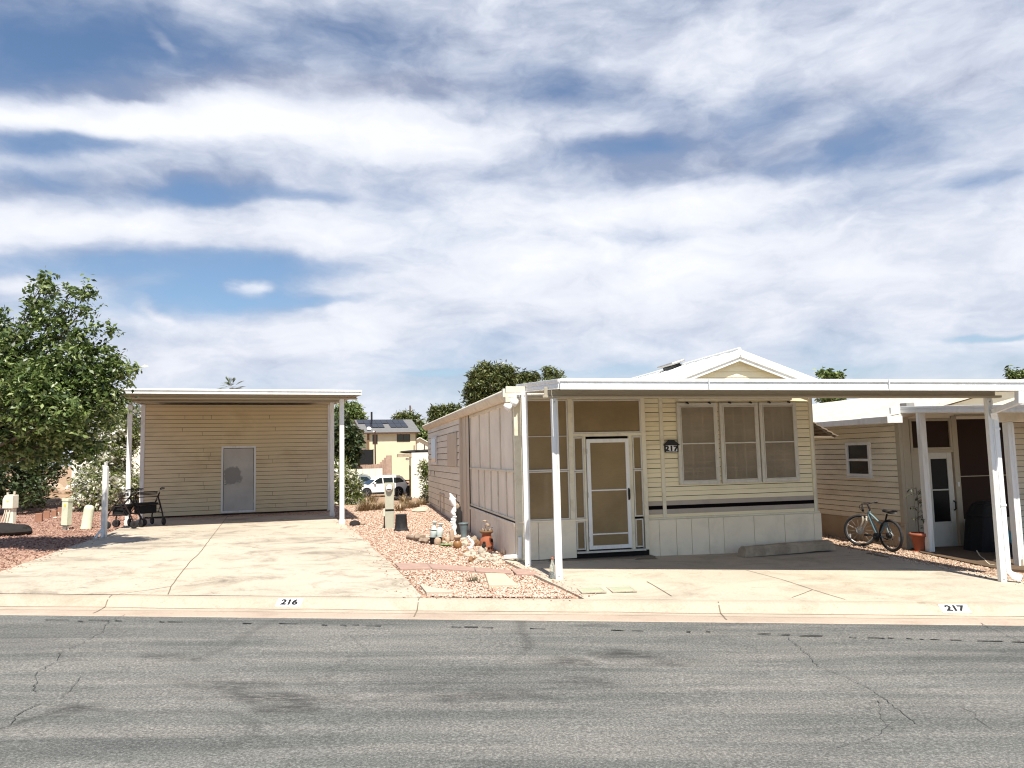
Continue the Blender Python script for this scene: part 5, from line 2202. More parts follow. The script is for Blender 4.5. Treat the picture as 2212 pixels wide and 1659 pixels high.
def disk():
    p = gp(*zg3(330, 1440))
    t = thing('lawn_edging_roll', 'dark coiled roll lying in gravel near the right shed post', 'coil', (p.x, p.y, zg(p.x, p.y) + .05), math.radians(20))
    mb = MB()
    R = Matrix.Rotation(math.radians(70), 3, 'X')
    mb.lathe([(0, -.03), (.19, -.035), (.20, 0), (.19, .035), (0, .03)], 24, (0, 0, 0), axis=R)
    mb.v = [(x, y, z * .62) for x, y, z in mb.v]
    mb.build('coil', M['charcoal'], t)
    mb = MB()
    mb.rock((.26, .05, -.03), (.14, .1, .08), 4, 0, 2)
    mb.build('dry_wad', M['log'], t)


disk()
# fallen branch
def branch():
    a, b = gp(*z4(660, 615)), gp(*z4(850, 655))
    mb = MB()
    pts = [a.lerp(b, k / 7) + Vector((0, rnd.uniform(-.02, .02), .05 + rnd.uniform(-.01, .015))) for k in range(8)]
    mb.tube(pts, [.045, .042, .036, .045, .05, .042, .036, .02], 9)
    mb.rock(a.lerp(b, .62) + Vector((0, .02, .09)), (.12, .09, .07), 8)
    mb.rock(a.lerp(b, .9) + Vector((0, -.02, .05)), (.10, .08, .05), 9)
    o = mb.build('driftwood', M['log'])
    tag(o, 'short weathered log lying on pink gravel before the tub of vases', 'log')


branch()


def vases():
    p = gp(*z44(245, 1090))
    o = p.copy(); o.z = zg(p.x, p.y)
    mb = MB()
    K = .62
    mb.lathe([(r_ * K, z_ * K) for r_, z_ in [(.14, .0), (.165, .02), (.19, .18), (.195, .215), (.215, .225), (.215, .235), (.19, .235), (.185, .16), (0, .16)]], 26)
    b = mb.build('tub', [M['charcoal'], M['celadon']], None, 0, o)
    for k, pl_ in enumerate(b.data.polygons):
        if 26 * 4 <= k < 26 * 7: pl_.material_index = 1
    tag(b, 'black tub with a pale rim holding two pale vases', 'tub')
    for dx, dy, h, tilt, la in ((-.075, .02, .50, .10, 'pale vase with a dark band, farther back in the black tub'), (.10, -.02, .45, .12, 'pale celadon vase with a flared lip, nearer in the black tub')):
        t = thing('vase', la, 'vase', (o.x + dx * .66, o.y + dy, o.z + .165 * K), 0, 'pale vases in the black tub')
        t.scale = (K, K, K)
        mb = MB()
        mb.M = Matrix.Rotation(tilt, 4, 'Y')
        mb.lathe([(.055, .0), (.075, .03), (.10, .12), (.108, .20), (.10, .27), (.07, .33), (.045, h - .10), (.04, h - .06), (.085, h - .015), (.10, h), (.085, h), (.03, h - .05), (0, h - .06)], 24)
        mb.build('body', M['celadon'], t)
        if dx < 0:
            mb = MB()
            mb.M = Matrix.Rotation(tilt, 4, 'Y')
            mb.lathe([(.104, .235), (.108, .245), (.103, .262)], 24)
            mb.build('band', M['charcoal'], t)


vases()


def totem():
    p = gp(*z44(590, 905))
    t = thing('driftwood_totem', 'tall twisted white and dark driftwood ornament against the porch wall', 'garden ornament', (p.x, p.y, zg(p.x, p.y)))
    k = 1 / 100.0
    mb = MB()
    r = random.Random(4)
    pts = [(.02, 0, 0), (.0, 0, .12), (.03, 0, .24), (.0, .0, .36), (.02, 0, .46), (.04, 0, .58), (.0, 0, .68), (.04, 0, .78), (.06, 0, .86)]
    mb.tube(pts, [.09, .075, .09, .07, .085, .05, .10, .06, .045], 9)
    for i in range(9):
        z = .06 + i * .08
        mb.rock((r.uniform(-.05, .05), -.05, z), (.075, .05, .045), i, 0, 1, .4)
    mb.build('white_trunk', M['white_paint'], t)
    mb = MB()
    mb.tube([(.06, 0, .84), (.01, 0, .96), (-.02, 0, 1.08), (-.06, 0, 1.18), (-.10, 0, 1.26)], [.05, .085, .085, .05, .012], 9)
    mb.rock((-.03, -.02, 1.06), (.09, .05, .10), 3, 0, 2, .3)
    mb.tube([(.02, 0, 1.06), (.10, 0, 1.10)], [.03, .01], 6)
    mb.build('crest', M['white_paint'], t)
    mb = MB()
    mb.tube([(.16, .03, .0), (.17, .03, .20), (.18, .03, .45), (.18, .03, .66), (.14, .03, .78)], [.10, .09, .10, .10, .05], 10)
    mb.tube([(.18, .03, .66), (.20, .02, .82), (.16, .02, .96), (.08, .02, 1.03)], [.05, .03, .02, .012], 8)
    mb.rock((.10, .0, .64), (.11, .07, .08), 12, 0, 2, .35)
    mb.build('dark_trunk', M['charcoal'], t)
    mb = MB()
    mb.rock((.13, .01, .84), (.07, .05, .10), 14, 0, 2, .3)
    mb.build('knot', M['log'], t)
    return p


totem()


def urn():
    p = gp(*z44(790, 985))
    mb = MB()
    mb.lathe([(.10, 0), (.105, .02), (.09, .10), (.11, .26), (.135, .40), (.14, .45), (.165, .48), (.165, .50), (.13, .50), (.12, .4), (0, .38)], 24)
    o = mb.build('urn', M['blue_grey'], None, 0, (p.x, p.y, zg(p.x, p.y)))
    tag(o, 'tall blue grey planter standing against the corner of the porch', 'planter')
    p = gp(*z44(700, 900))
    mb = MB()
    mb.tube([(.03, 0, .0), (.02, 0, .14), (-.01, 0, .30), (-.03, 0, .40)], [.05, .055, .05, .02], 9)
    mb.tube([(-.03, 0, .39), (-.05, -.01, .42), (-.02, -.03, .44)], [.022, .03, .01], 8)
    o = mb.build('bird_ornament', M['white_paint'], None, 0, (p.x - .0, p.y, zg(p.x, p.y) + .05))
    tag(o, 'slender white bird ornament leaning on the dark driftwood', 'garden ornament')


urn()


def jug():
    p = gp(*z44(665, 1172))
    t = thing('jug', 'brown glazed stoneware jug with a wide wooden collar', 'jug', (p.x, p.y, zg(p.x, p.y)))
    mb = MB()
    mb.lathe([(.07, .0), (.105, .03), (.125, .09), (.12, .15), (.09, .20), (.065, .225), (.07, .24)], 24)
    mb.build('body', M['jug_brown'], t)
    mb = MB()
    mb.lathe([(.075, .235), (.088, .24), (.09, .30), (.098, .305), (.098, .325), (.08, .325), (.07, .26), (0, .26)], 20)
    mb.build('collar', M['tan_stone'], t)


jug()


def leaf_dish():
    p = gp(*z44(455, 1135))
    mb = MB()
    n = 26
    vs = [(0, 0, .035)]
    for ring in (.55, 1.0):
        for j in range(n):
            a = 2 * PI * j / n
            lob = 1 + .10 * math.sin(6 * a)
            vs.append((.24 * ring * lob * math.cos(a), .15 * ring * lob * math.sin(a), .035 + .05 * ring ** 2 + .012 * math.sin(9 * a) * ring))
    fs = [(0, 1 + j, 1 + (j + 1) % n) for j in range(n)] + [(1 + j, 1 + n + j, 1 + n + (j + 1) % n, 1 + (j + 1) % n) for j in range(n)]
    mb.add(vs, fs, 0, True)
    o = mb.build('leaf_dish', M['leaf_plate'], None, 0, (p.x, p.y, zg(p.x, p.y)))
    so_ = o.modifiers.new('thick', 'SOLIDIFY'); so_.thickness = .015
    tag(o, 'green ceramic leaf shaped dish lying before the tub', 'dish')


leaf_dish()
rock_thing('cinder_block', 'pinkish rough stone block leaning on the black tub', z44(275, 1105), (.065, .05, .085), 31, 'tan_stone', 2, None, .18, lift=.75)
rock_thing('standing_stone', 'tall narrow tan stone behind the brown jug', z44(560, 1040), (.05, .04, .14), 33, 'tan_stone', 2, None, .18, lift=.8)
rock_thing('tan_stone', 'squarish tan stone between the dish and the tall stone', z44(470, 1050), (.05, .04, .06), 34, 'tan_stone', 2, None, .2, lift=.7)
rock_thing('brown_stone', 'small rusty brown stone behind the green dish', z44(390, 1030), (.032, .03, .045), 35, 'brown_stone', 2, None, .25, lift=.8)
rock_thing('white_pebble', 'small white stone resting behind the rim of the green dish', z44(405, 1080), (.035, .03, .03), 36, 'white_stone', 2, None, .2, lift=.9)
rock_thing('shell_rock', 'grey rounded rock beside the white swan', z44(800, 1130), (.075, .06, .065), 41, 'white_stone', 3, None, .25, lift=.6)
rock_thing('pale_rock', 'pale flat rock behind the swan under the planter', z44(790, 1010), (.09, .06, .035), 42, 'white_stone', 2, None, .25, lift=.5)
rock_thing('striped_rock', 'brown banded round rock between the swan and the fire pot', z44(1050, 1130), (.055, .045, .07), 43, 'brown_stone', 3, None, .15, lift=.8)
rock_thing('grey_rock', 'grey lump of rock just behind the banded rock', z44(1000, 1060), (.07, .05, .07), 44, 'concrete_grey', 2, None, .25, lift=.8)


def swan():
    p = gp(*z44(900, 1185))
    t = thing('swan_ornament', 'white swan neck garden ornament with a curved neck', 'garden ornament', (p.x, p.y, zg(p.x, p.y)))
    mb = MB()
    mb.tube([(.04, .0, .02), (.08, 0, .10), (.10, 0, .16), (.07, 0, .22), (.01, 0, .27), (-.02, 0, .31), (-.01, 0, .345), (-.04, -.01, .36)], [.035, .05, .052, .045, .036, .036, .045, .03], 10)
    mb.tube([(-.04, -.01, .355), (-.09, -.02, .335)], [.022, .004], 7)
    mb.build('neck', M['white_paint'], t)
    mb = MB()
    mb.rock((.03, .02, .03), (.09, .08, .05), 7, 0, 2, .15)
    mb.build('base', M['white_paint'], t)


swan()


def fire_pot():
    p = gp(*z44(1230, 1262))
    t = thing('chiminea', 'terracotta chiminea with a dark rim and holes in its belly', 'chiminea', (p.x, p.y + .12, zg(p.x, p.y)))
    mb = MB()
    prof = [(.13, .0), (.15, .02), (.165, .08), (.175, .18), (.17, .28), (.155, .35), (.125, .40), (.115, .44), (.13, .475), (.155, .50)]
    mb.lathe(prof, 28)
    mb.build('belly', M['terracotta'], t)
    mb = MB()
    mb.lathe([(.150, .495), (.172, .50), (.178, .53), (.172, .56), (.14, .56), (.12, .50), (0, .49)], 28)
    mb.build('rim', M['brown_wood'], t)
    mb = MB()
    for ang, z, r in ((-1.9, .25, .04), (-.55, .30, .042), (-.75, .13, .035), (-1.2, .12, .03)):
        n = Vector((math.cos(ang), math.sin(ang), 0))
        R = n.to_track_quat('Z', 'Y').to_matrix()
        mb.lathe([(r, -.01), (r, .004), (0, .005)], 14, n * (.172 if z > .1 else .16) + Vector((0, 0, z)), axis=R)
    mb.build('vent_hole', M['dark_void'], t)
    mb = MB()
    mb.tube([(.0, 0, .5), (-.03, .0, .62), (-.02, 0, .70)], [.03, .02, .015], 8)
    mb.rock((.03, .0, .68), (.075, .06, .055), 5, 0, 2, .3)
    mb.rock((-.04, .0, .79), (.055, .05, .03), 6, 0, 2, .3)
    mb.tube([(.08, 0, .55), (.16, 0, .63)], [.03, .008], 7)
    mb.tube([(-.08, 0, .55), (-.12, 0, .62)], [.03, .01], 7)
    mb.build('dried_plant', M['log'], t)


fire_pot()


def quail():
    p = gp(*z44(1110, 1295))
    t = thing('stone_bird', 'pale stone bird with a round dark opening before the chiminea', 'garden ornament', (p.x, p.y, zg(p.x, p.y)))
    mb = MB()
    mb.M = Matrix.Rotation(.35, 4, 'Y')
    mb.lathe([(.0, -.01), (.07, .0), (.10, .05), (.105, .11), (.09, .17), (.06, .23), (.03, .27), (0, .28)], 20)
    mb.build('body', M['white_stone'], t)
    mb = MB()
    mb.M = Matrix.Translation((.10, -.05, .25)) @ Matrix.Rotation(1.0, 4, 'X')
    mb.lathe([(.058, -.03), (.062, .0), (.05, .012), (0, .014)], 18)
    mb.v = [(x * 1.0, y, z) for x, y, z in mb.v]
    mb.build('opening', M['dark_void'], t)
    mb = MB()
    mb.tube([(.09, -.03, .215), (.17, -.05, .16), (.13, -.04, .06)], [.04, .03, .03], 8)
    mb.build('neck', M['white_stone'], t)


quail()
WR = ((860, 1290, .11), (930, 1275, .14), (990, 1300, .10), (820, 1330, .11), (900, 1340, .10), (980, 1350, .12), (1060, 1380, .10), (1140, 1330, .11), (1200, 1300, .12), (1260, 1320, .10), (1290, 1280, .09),
      (1090, 1430, .13), (1150, 1440, .11), (1040, 1450, .10), (1240, 1400, .11), (1310, 1410, .10), (1380, 1350, .12), (1390, 1390, .08), (1400, 1430, .11), (1470, 1390, .10), (1350, 1270, .06), (1450, 1310, .05), (1420, 1275, .04),
      (1440, 1480, .10), (1380, 1490, .08), (1500, 1430, .07), (1010, 1470, .07))
for k, (x, y, r) in enumerate(WR):
    rock_thing('white_rock', 'pale rough rock heaped in the rock garden before the chiminea', z44(x, y), (r * .46, r * .38, r * .34), 50 + k, 'white_stone', 2, 'white rocks before the chiminea', .36, lift=.55)
rock_thing('brown_rock', 'rusty brown rock at the front of the white rocks', z44(930, 1440), (.042, .036, .052), 91, 'brown_stone', 2, 'brown rocks among the white ones', .3, lift=.7)
rock_thing('brown_rock', 'dark brown rock in the middle of the white rocks front row', z44(1010, 1420), (.034, .03, .042), 92, 'brown_stone', 2, 'brown rocks among the white ones', .3, lift=.7)
rock_thing('brown_rock', 'low reddish rock at the outer edge of the white rocks', z44(730, 1320), (.06, .036, .024), 93, 'brown_stone', 2, 'brown rocks among the white ones', .3, lift=.6)
rock_thing('brown_rock', 'small dark rock tucked behind the first white rocks', z44(830, 1260), (.055, .036, .036), 94, 'brown_stone', 2, 'brown rocks among the white ones', .3, lift=.6)


def drain_spout():
    a, b = gp(*z44(1590, 1425)), hl(-2.17, -.16, .17)
    a.z += .07; b.z = a.z + .03
    mb = MB()
    mb.bar(a, b, .075, .06)
    mb.bar(b + Vector((-.01, 0, -.03)), b + Vector((0, 0, .30)), .06, .06)
    o = mb.build('drain_spout', M['white_metal'], None, .006)
    tag(o, 'white drain elbow lying at the foot of the porch corner', 'drain pipe')
    # pipe along the back of the west wall
    p, q = hl(-2.50, 11.5, .10), hl(-2.42, 6.2, .10)
    mb = MB()
    mb.tube([p, p.lerp(q, .5) + Vector((0, 0, .01)), q], .055, 10)
    o = mb.build('drain_pipe', M['aged_white'])
    tag(o, 'long white drain pipe lying along the foot of the side wall', 'drain pipe')


drain_spout()


def pavers():
    segs = [(z4(530, 868), z4(850, 872), z4(900, 922), z4(585, 925)), (z4(850, 872), z4(1330, 912), z4(1330, 946), z4(905, 922)), (z4(1330, 912), z4(1680, 940), z4(1700, 972), z4(1340, 950)), (z4(1690, 926), z4(1880, 930), z4(1985, 985), z4(1745, 980))]
    las = ('long dusky red edging plank touching the shed driveway', 'dusky red edging plank in the middle of the gravel', 'dusky red edging plank nearest the loose red slab', 'loose red slab beside the carport floor')
    for s_, la in zip(segs, las):
        P = [gp(*p) for p in s_]
        mb = MB()
        top = [(p.x, p.y, zg(p.x, p.y) + .034) for p in P]
        bot = [(x, y, z - .09) for x, y, z in top]
        mb.add(top + bot, [(3, 2, 1, 0), (4, 5, 6, 7), (0, 1, 5, 4), (1, 2, 6, 5), (2, 3, 7, 6), (3, 0, 4, 7)])
        o = mb.build('edging_plank', M['paver_red'], None, .006)
        tag(o, la, 'edging', 'red edging across the gravel')
    P = [gp(*p) for p in (z4(1435, 975), z4(1630, 980), z4(1765, 1092), z4(1470, 1092))]
    mb = MB()
    top = [(p.x, p.y, zg(p.x, p.y) + .038) for p in P]
    bot = [(x, y, z - .10) for x, y, z in top]
    mb.add(top + bot, [(3, 2, 1, 0), (4, 5, 6, 7), (0, 1, 5, 4), (1, 2, 6, 5), (2, 3, 7, 6), (3, 0, 4, 7)])
    o = mb.build('stepping_stone', M['slab_tan'], None, .008)
    tag(o, 'square tan stepping stone in the pink gravel', 'paving slab')
    # little concrete wedge beside the driveway mouth
    P = [gp(*p) for p in (z4(785, 1092), z4(1035, 1140), z4(1110, 1168), z4(850, 1170))]
    mb = MB()
    top = [(p.x, p.y, zg(p.x, p.y) + .036) for p in P]
    bot = [(x, y, z - .10) for x, y, z in top]
    mb.add(top + bot, [(3, 2, 1, 0), (4, 5, 6, 7), (0, 1, 5, 4), (1, 2, 6, 5), (2, 3, 7, 6), (3, 0, 4, 7)])
    o = mb.build('concrete_wedge', M['concrete_pale'])
    tag(o, 'small cracked concrete wedge at the mouth of the shed driveway', 'paving slab')


pavers()
rock_thing('white_boulder', 'white boulder lying in dark shade at the far end of the side wall', zg3(1055, 1290), (.24, .15, .12), 71, 'white_stone', 2)


for nm_, k_ in (('meter_pedestal', (.70, .70, .75)), ('bucket', .82), ('lawn_edging_roll', .62), ('power_pedestal', .86), ('leaf_dish', .56), ('jug', .64), ('driftwood_totem', .68), ('urn', .62),
                ('bird_ornament', .56), ('swan_ornament', .62), ('chiminea', .67), ('stone_bird', .62)):
    for o_ in list(bpy.data.objects):
        if o_.parent is None and o_.name.split('.')[0] == nm_:
            o_.scale = k_ if isinstance(k_, tuple) else (k_, k_, k_)


# ------------------------------------------------------------------ bicycle and plant at the neighbour's wall
def bicycle():
    fc, rc = gp(*zb(500, 1065)), gp(*zb(1235, 1195))
    wv = Vector((math.cos(HY), math.sin(HY), 0))
    yaw = math.atan2(rc.y - fc.y, rc.x - fc.x)
    O = fc.copy(); O.z = 0
    t = thing('bicycle', 'pale blue grey bicycle leaning on the beige skirting', 'bicycle', O, yaw)

    def B(x, y, off=0.0):
        q = local(on_plane(zb(x, y), O, yaw), O, yaw)
        return Vector((q[0], off, q[2]))
    fh, rh = B(612, 838), B(1212, 905)
    gz0, gz1 = zg(fc.x, fc.y), zg(rc.x, rc.y)
    rf, rr = .285, .275
    fh.z, rh.z = gz0 + rf + .005, gz1 + rr + .005
    R = Matrix.Rotation(PI / 2, 3, 'X')
    for nm, h, r, st_ in (('wheel', fh, rf, .62), ('wheel', rh, rr, .0)):
        TW = Matrix.Translation(h) @ Matrix.Rotation(st_, 4, 'Z') @ Matrix.Translation(-h)
        mb = MB()
        mb.M = TW
        mb.tube([h + Vector((math.cos(a) * (r - .025), 0, math.sin(a) * (r - .025))) for a in np.linspace(0, 2 * PI, 41)], .023, 8, caps=False)
        w = mb.build('wheel', M['black_rubber'], t)
        mb = MB()
        mb.M = TW
        mb.tube([h + Vector((math.cos(a) * (r - .052), 0, math.sin(a) * (r - .052))) for a in np.linspace(0, 2 * PI, 41)], .009, 6, caps=False)
        mb.build('rim', M['silver'], w)
        mb = MB()
        mb.M = TW
        for k in range(14):
            a = 2 * PI * k / 14
            mb.tube([h + Vector((.012 * math.cos(a + 1.3), .015 * (-1) ** k, .012 * math.sin(a + 1.3))), h + Vector((math.cos(a) * (r - .05), 0, math.sin(a) * (r - .05)))], .0022, 4)
        mb.tube([h + Vector((0, -.04, 0)), h + Vector((0, .04, 0))], .018, 10)
        mb.lathe([(.07, -.002), (.07, .002), (.055, .003), (.055, -.003)], 20, h + Vector((0, -.03, 0)), axis=R)
        mb.build('spokes', M['silver'], w)
        mb = MB()
        mb.M = TW
        a = -2.6 if nm and h is fh else -.2
        mb.box(h.x + math.cos(a) * r * .72 - .010, -.012, h.z + math.sin(a) * r * .72 - .035, h.x + math.cos(a) * r * .72 + .010, .0, h.z + math.sin(a) * r * .72 + .035)
        mb.build('reflector', M['white_paint'], w)
    head_t, head_b, bb, seat_j, seat_t = B(785, 385), B(760, 480), B(965, 895), B(1100, 580), B(1130, 440)
    mb = MB()
    mb.tube([head_t, head_b], .024, 10)
    mb.tube([head_b.lerp(head_t, .3), B(880, 720), bb], [.026, .026, .024], 10)
    mb.tube([head_t.lerp(head_b, .3), B(900, 530), B(980, 610), B(1085, 640)], .017, 10)
    mb.tube([seat_j, B(1060, 720), bb], .018, 10)
    for o_ in (-.035, .035):
        mb.tube([bb, rh + Vector((0, o_, 0))], .012, 8)
        mb.tube([seat_j + Vector((0, o_ * .3, 0)), rh + Vector((0, o_, 0))], .010, 8)
    mb.build('frame', M['bike_teal'], t)
    mb = MB()
    for o_ in (-.04, .04):
        mb.tube([B(690, 490, o_), B(690, 600, o_), fh + Vector((0, o_, 0))], [.016, .019, .014], 8)
    mb.box(head_b.x - .05, -.05, head_b.z - .075, head_b.x + .0, .05, head_b.z - .04)
    mb.build('fork', M['aged_white'], t)
    mb = MB()
    st = B(745, 240)
    mb.tube([head_t, head_t + (head_t - head_b) * .35, st], .016, 8)
    bar_ = [st + Vector((.07, -.27, .02)), st + Vector((.03, -.14, .0)), st, st + Vector((-.02, .12, .01)), st + Vector((.02, .20, .03))]
    bar_[0] = B(885, 370, -.24)
    mb.tube(bar_, .012, 8)
    mb.tube([bar_[0], bar_[0].lerp(bar_[1], .45)], .019, 8)
    mb.tube([bar_[4], bar_[4].lerp(bar_[3], .6)], .019, 8)
    mb.tube([bar_[1], B(680, 280, -.1), B(660, 350, -.06), B(740, 440, -.02)], .004, 6)
    mb.build('handlebar', M['black'], t)
    mb = MB()
    s0 = B(1130, 400)
    vs, fs = [], []
    for k in range(9):
        f = k / 8
        x = s0.x - .09 + .25 * f
        w = .022 + .062 * sstep((f - .25) / .6)
        z = s0.z + .015 - .03 * f + .02 * (f > .8)
        for j in range(8):
            a = 2 * PI * j / 8
            vs.append((x, math.cos(a) * w, z + math.sin(a) * .024))
    for k in range(8):
        for j in range(8):
            fs.append((k * 8 + j, k * 8 + (j + 1) % 8, (k + 1) * 8 + (j + 1) % 8, (k + 1) * 8 + j))
    fs += [tuple(range(8)), tuple(64 + j for j in range(8))[::-1]]
    mb.add(vs, fs, 0, True)
    mb.build('saddle', M['black'], t)
    mb = MB()
    mb.tube([seat_j, seat_t], .014, 8)
    mb.build('seat_post', M['black'], t)
    mb = MB()
    mb.lathe([(.075, -.004), (.08, 0), (.075, .004), (0, .004)], 20, bb + Vector((0, -.05, 0)), axis=R)
    mb.tube([bb + Vector((0, -.06, 0)), bb + Vector((-.13, -.065, .03))], .011, 8)
    mb.box(bb.x - .17, -.15, bb.z + .015, bb.x - .09, -.075, bb.z + .045)
    mb.tube([bb + Vector((0, .06, 0)), bb + Vector((.13, .065, -.03))], .011, 8)
    mb.box(bb.x + .09, .075, bb.z - .045, bb.x + .17, .15, bb.z - .015)
    mb.lathe([(.045, -.02), (.05, 0), (.045, .02), (0, .02)], 16, rh + Vector((0, -.045, 0)), axis=R)
    mb.bar(bb + Vector((0, -.05, .07)), rh + Vector((0, -.05, .04)), .006, .008)
    mb.bar(bb + Vector((0, -.05, -.07)), rh + Vector((.01, -.05, -.09)), .006, .008)
    mb.build('crankset', M['black'], t)


bicycle()


def potted_plant():
    p = nl(-.02, -.33, 0)
    p.z = zg(p.x, p.y) + .02
    t = thing('potted_plant', 'sparse leafy shrub in a terracotta pot at the beige porch corner', 'potted plant', p)
    mb = MB()
    mb.lathe([(.085, .0), (.135, .245), (.155, .245), (.16, .275), (.155, .30), (.135, .30), (.13, .27), (0, .26)], 28)
    mb.lathe([(.0, -.02), (.14, -.02), (.15, .0), (.1, .0)], 24)
    mb.build('pot', M['terracotta_pot'], t)
    mb = MB()
    r = random.Random(3)
    twigs = []
    main = [(0, 0, .25), (.0, .01, .5), (.02, 0, .8), (.0, 0, 1.08)]
    mb.tube(main, [.010, .008, .007, .004], 6)
    for k in range(22):
        z = .35 + .72 * r.random()
        a = r.uniform(0, 2 * PI)
        L = r.uniform(.09, .20)
        b = Vector((.01, 0, z))
        e = b + Vector((math.cos(a) * L, math.sin(a) * L * .8, r.uniform(-.03, .06)))
        mb.tube([b, b.lerp(e, .5) + Vector((0, 0, .02)), e], [.004, .003, .002], 5)
        twigs.append((b, e))
    mb.build('stem', M['bark'], t)
    mb = MB()
    for b, e in twigs:
        for q in range(7):
            c = b.lerp(e, .35 + .1 * q)
            d = Vector((r.uniform(-1, 1), r.uniform(-1, 1), r.uniform(-.7, .2))).normalized() * r.uniform(.05, .09)
            s_ = d.cross(Vector((0, 0, 1))).normalized() * .014
            mb.add([c, c + d * .5 + s_, c + d, c + d * .5 - s_], [(0, 1, 2, 3)])
    mb.build('foliage', M['leaf_dark'], t)


potted_plant()


def porch_clutter():
    mb = MB()
    for w_, z0, z1, k in ((.27, .0, .60, .92), (.25, .60, .80, .70), (.17, .80, .86, .6)):
        vs = [(x * w_ * (1 if z == z0 else k) + .04 * math.sin(7 * x + 3 * z), y * w_ * .8 * (1 if z == z0 else k), z) for z in (z0, z1) for x, y in ((-1, -1), (-.4, -1.08), (.3, -1.0), (1, -1), (1.06, 0), (1, 1), (0, 1), (-1, 1), (-1.05, .1))]
        mb.add(vs, [(i, (i + 1) % 9, (i + 1) % 9 + 9, i + 9) for i in range(9)] + [tuple(range(9))[::-1], tuple(range(9, 18))])
    q = at(2128, 1130, 13.25)
    o = mb.build('covered_barbecue', M['nylon'], None, .03, (q.x, q.y, zg(q.x, q.y)), HY)
    tag(o, 'bulky black covered shape standing in the deep shade of the porch', 'barbecue')
    t = thing('bin', 'small tan ribbed bin against the wall right of the white door', 'bin', nl(1.22, -.2, -.05), HY)
    mb = MB()
    mb.lathe([(.10, 0), (.125, .44), (.14, .45), (.14, .48)], 20)
    for k in range(10):
        a = 2 * PI * k / 10
        mb.bar((.105 * math.cos(a), .105 * math.sin(a), .02), (.128 * math.cos(a), .128 * math.sin(a), .43), .012, .012)
    mb.build('body', M['bin_tan'], t)
    mb = MB()
    mb.lathe([(.145, .47), (.15, .49), (.09, .515), (0, .52)], 20)
    mb.build('lid', M['bin_tan'], t)
    p = at(*z8(975, 1235), 12.6)
    mb = MB()
    mb.rock((0, 0, 0), (.09, .08, .13), 9, 0, 2, .2)
    o = mb.build('blue_bag', M['cyan'], None, 0, (p.x, p.y, p.z))
    mb = MB()
    mb.box(-.14, -.12, -.30, .14, .12, -.10)
    mb.box(-.16, -.14, -.10, .16, .14, -.075)
    for x in (-.12, .12):
        for y in (-.10, .10):
            mb.box(x - .015, y - .015, zg(p.x, p.y) - p.z, x + .015, y + .015, -.30)
    q = mb.build('side_table', M['nylon'], None, .004, (p.x, p.y, p.z))
    tag(o, 'crumpled blue bag on a dark table under the carport', 'bag')
    tag(q, 'small dark side table holding a blue bag under the carport', 'table')
    a, b, c = gp(*zr(0, 0)), 0, 0
    zcord = zoom(2750, 1580, .12054)
    pts = [gp(*zcord(x, y)) for x, y in ((935, 400), (1020, 455), (1110, 520), (1180, 600), (1250, 655), (1360, 665))]
    mb = MB()
    mb.tube([q_ + Vector((0, 0, .022 + (.06 if i == 0 else 0))) for i, q_ in enumerate(pts)], .010, 6)
    o = mb.build('cord', M['aged_white'])
    tag(o, 'pale cord lying over the edge of the shaded porch slab', 'cord')
    a, b = gp(*zb(755, 1250)), gp(*zb(1150, 1335))
    mb = MB()
    mb.bar(a + Vector((0, 0, .02)), b + Vector((0, 0, .02)), .06, .05)
    o = mb.build('edging_board', M['wood_old'], None, .005)
    tag(o, 'weathered timber edging lying in brown gravel before the bicycle', 'timber')


porch_clutter()
# ------------------------------------------------------------------ vegetation
def leaf_mesh(name, C, size, mat, parent, seed, aspect=.45, jitter=.35, up=.35, mi=None):
    """one folded leaf per centre"""
    g = np.random.default_rng(seed)
    C = np.asarray(C, float)
    n = len(C)
    d = g.normal(size=(n, 3)); d[:, 2] = d[:, 2] * .7 - .15
    d /= np.linalg.norm(d, axis=1)[:, None]
    nr = g.normal(size=(n, 3)); nr[:, 2] = np.abs(nr[:, 2]) + up
    s = np.cross(d, nr); s /= np.linalg.norm(s, axis=1)[:, None] + 1e-9
    nn = np.cross(s, d)
    L = size * (1 + jitter * (g.random(n) * 2 - 1))
    L = L[:, None]
    a = C
    b = C + d * L * .45 + s * L * aspect * .5 + nn * L * .08
    c = C + d * L - nn * L * .05
    e = C + d * L * .45 - s * L * aspect * .5 + nn * L * .08
    V = np.stack([a, b, c, e], 1).reshape(-1, 3)
    Fa = np.arange(4 * n).reshape(-1, 4)
    return fast_mesh(name, V, Fa, mat, parent)


def blob_points(lobes, n_twigs, per, spread, seed, shell=.45, shoot=0.0):
    """twigs spread through the lobes; each twig is a short leafy shoot pointing out and up"""
    g = np.random.default_rng(seed)
    vol = np.array([l[3] * l[4] * l[5] for l in lobes]) ** .62
    pick = g.choice(len(lobes), n_twigs, p=vol / vol.sum())
    u = g.normal(size=(n_twigs, 3)); u /= np.linalg.norm(u, axis=1)[:, None]
    r = g.random(n_twigs) ** shell
    lo = np.array(lobes)[pick]
    T = lo[:, :3] + u * r[:, None] * lo[:, 3:6] * .93
    out = np.repeat(T, per, 0)
    if shoot:
        d = u + g.normal(size=(n_twigs, 3)) * .45 + np.array([0, 0, .45])
        d /= np.linalg.norm(d, axis=1)[:, None]
        ln = shoot * (.35 + 1.0 * g.random(n_twigs) ** 2)
        f = np.tile(np.linspace(0, 1, per), n_twigs)
        out = out + np.repeat(d * ln[:, None], per, 0) * f[:, None]
        w = np.repeat((.9 - .5 * 0) * np.ones(n_twigs), per) * (1 - .55 * f)
        out = out + g.normal(size=(n_twigs * per, 3)) * (spread * w)[:, None]
    else:
        out = out + g.normal(size=(n_twigs * per, 3)) * spread
    return T, out


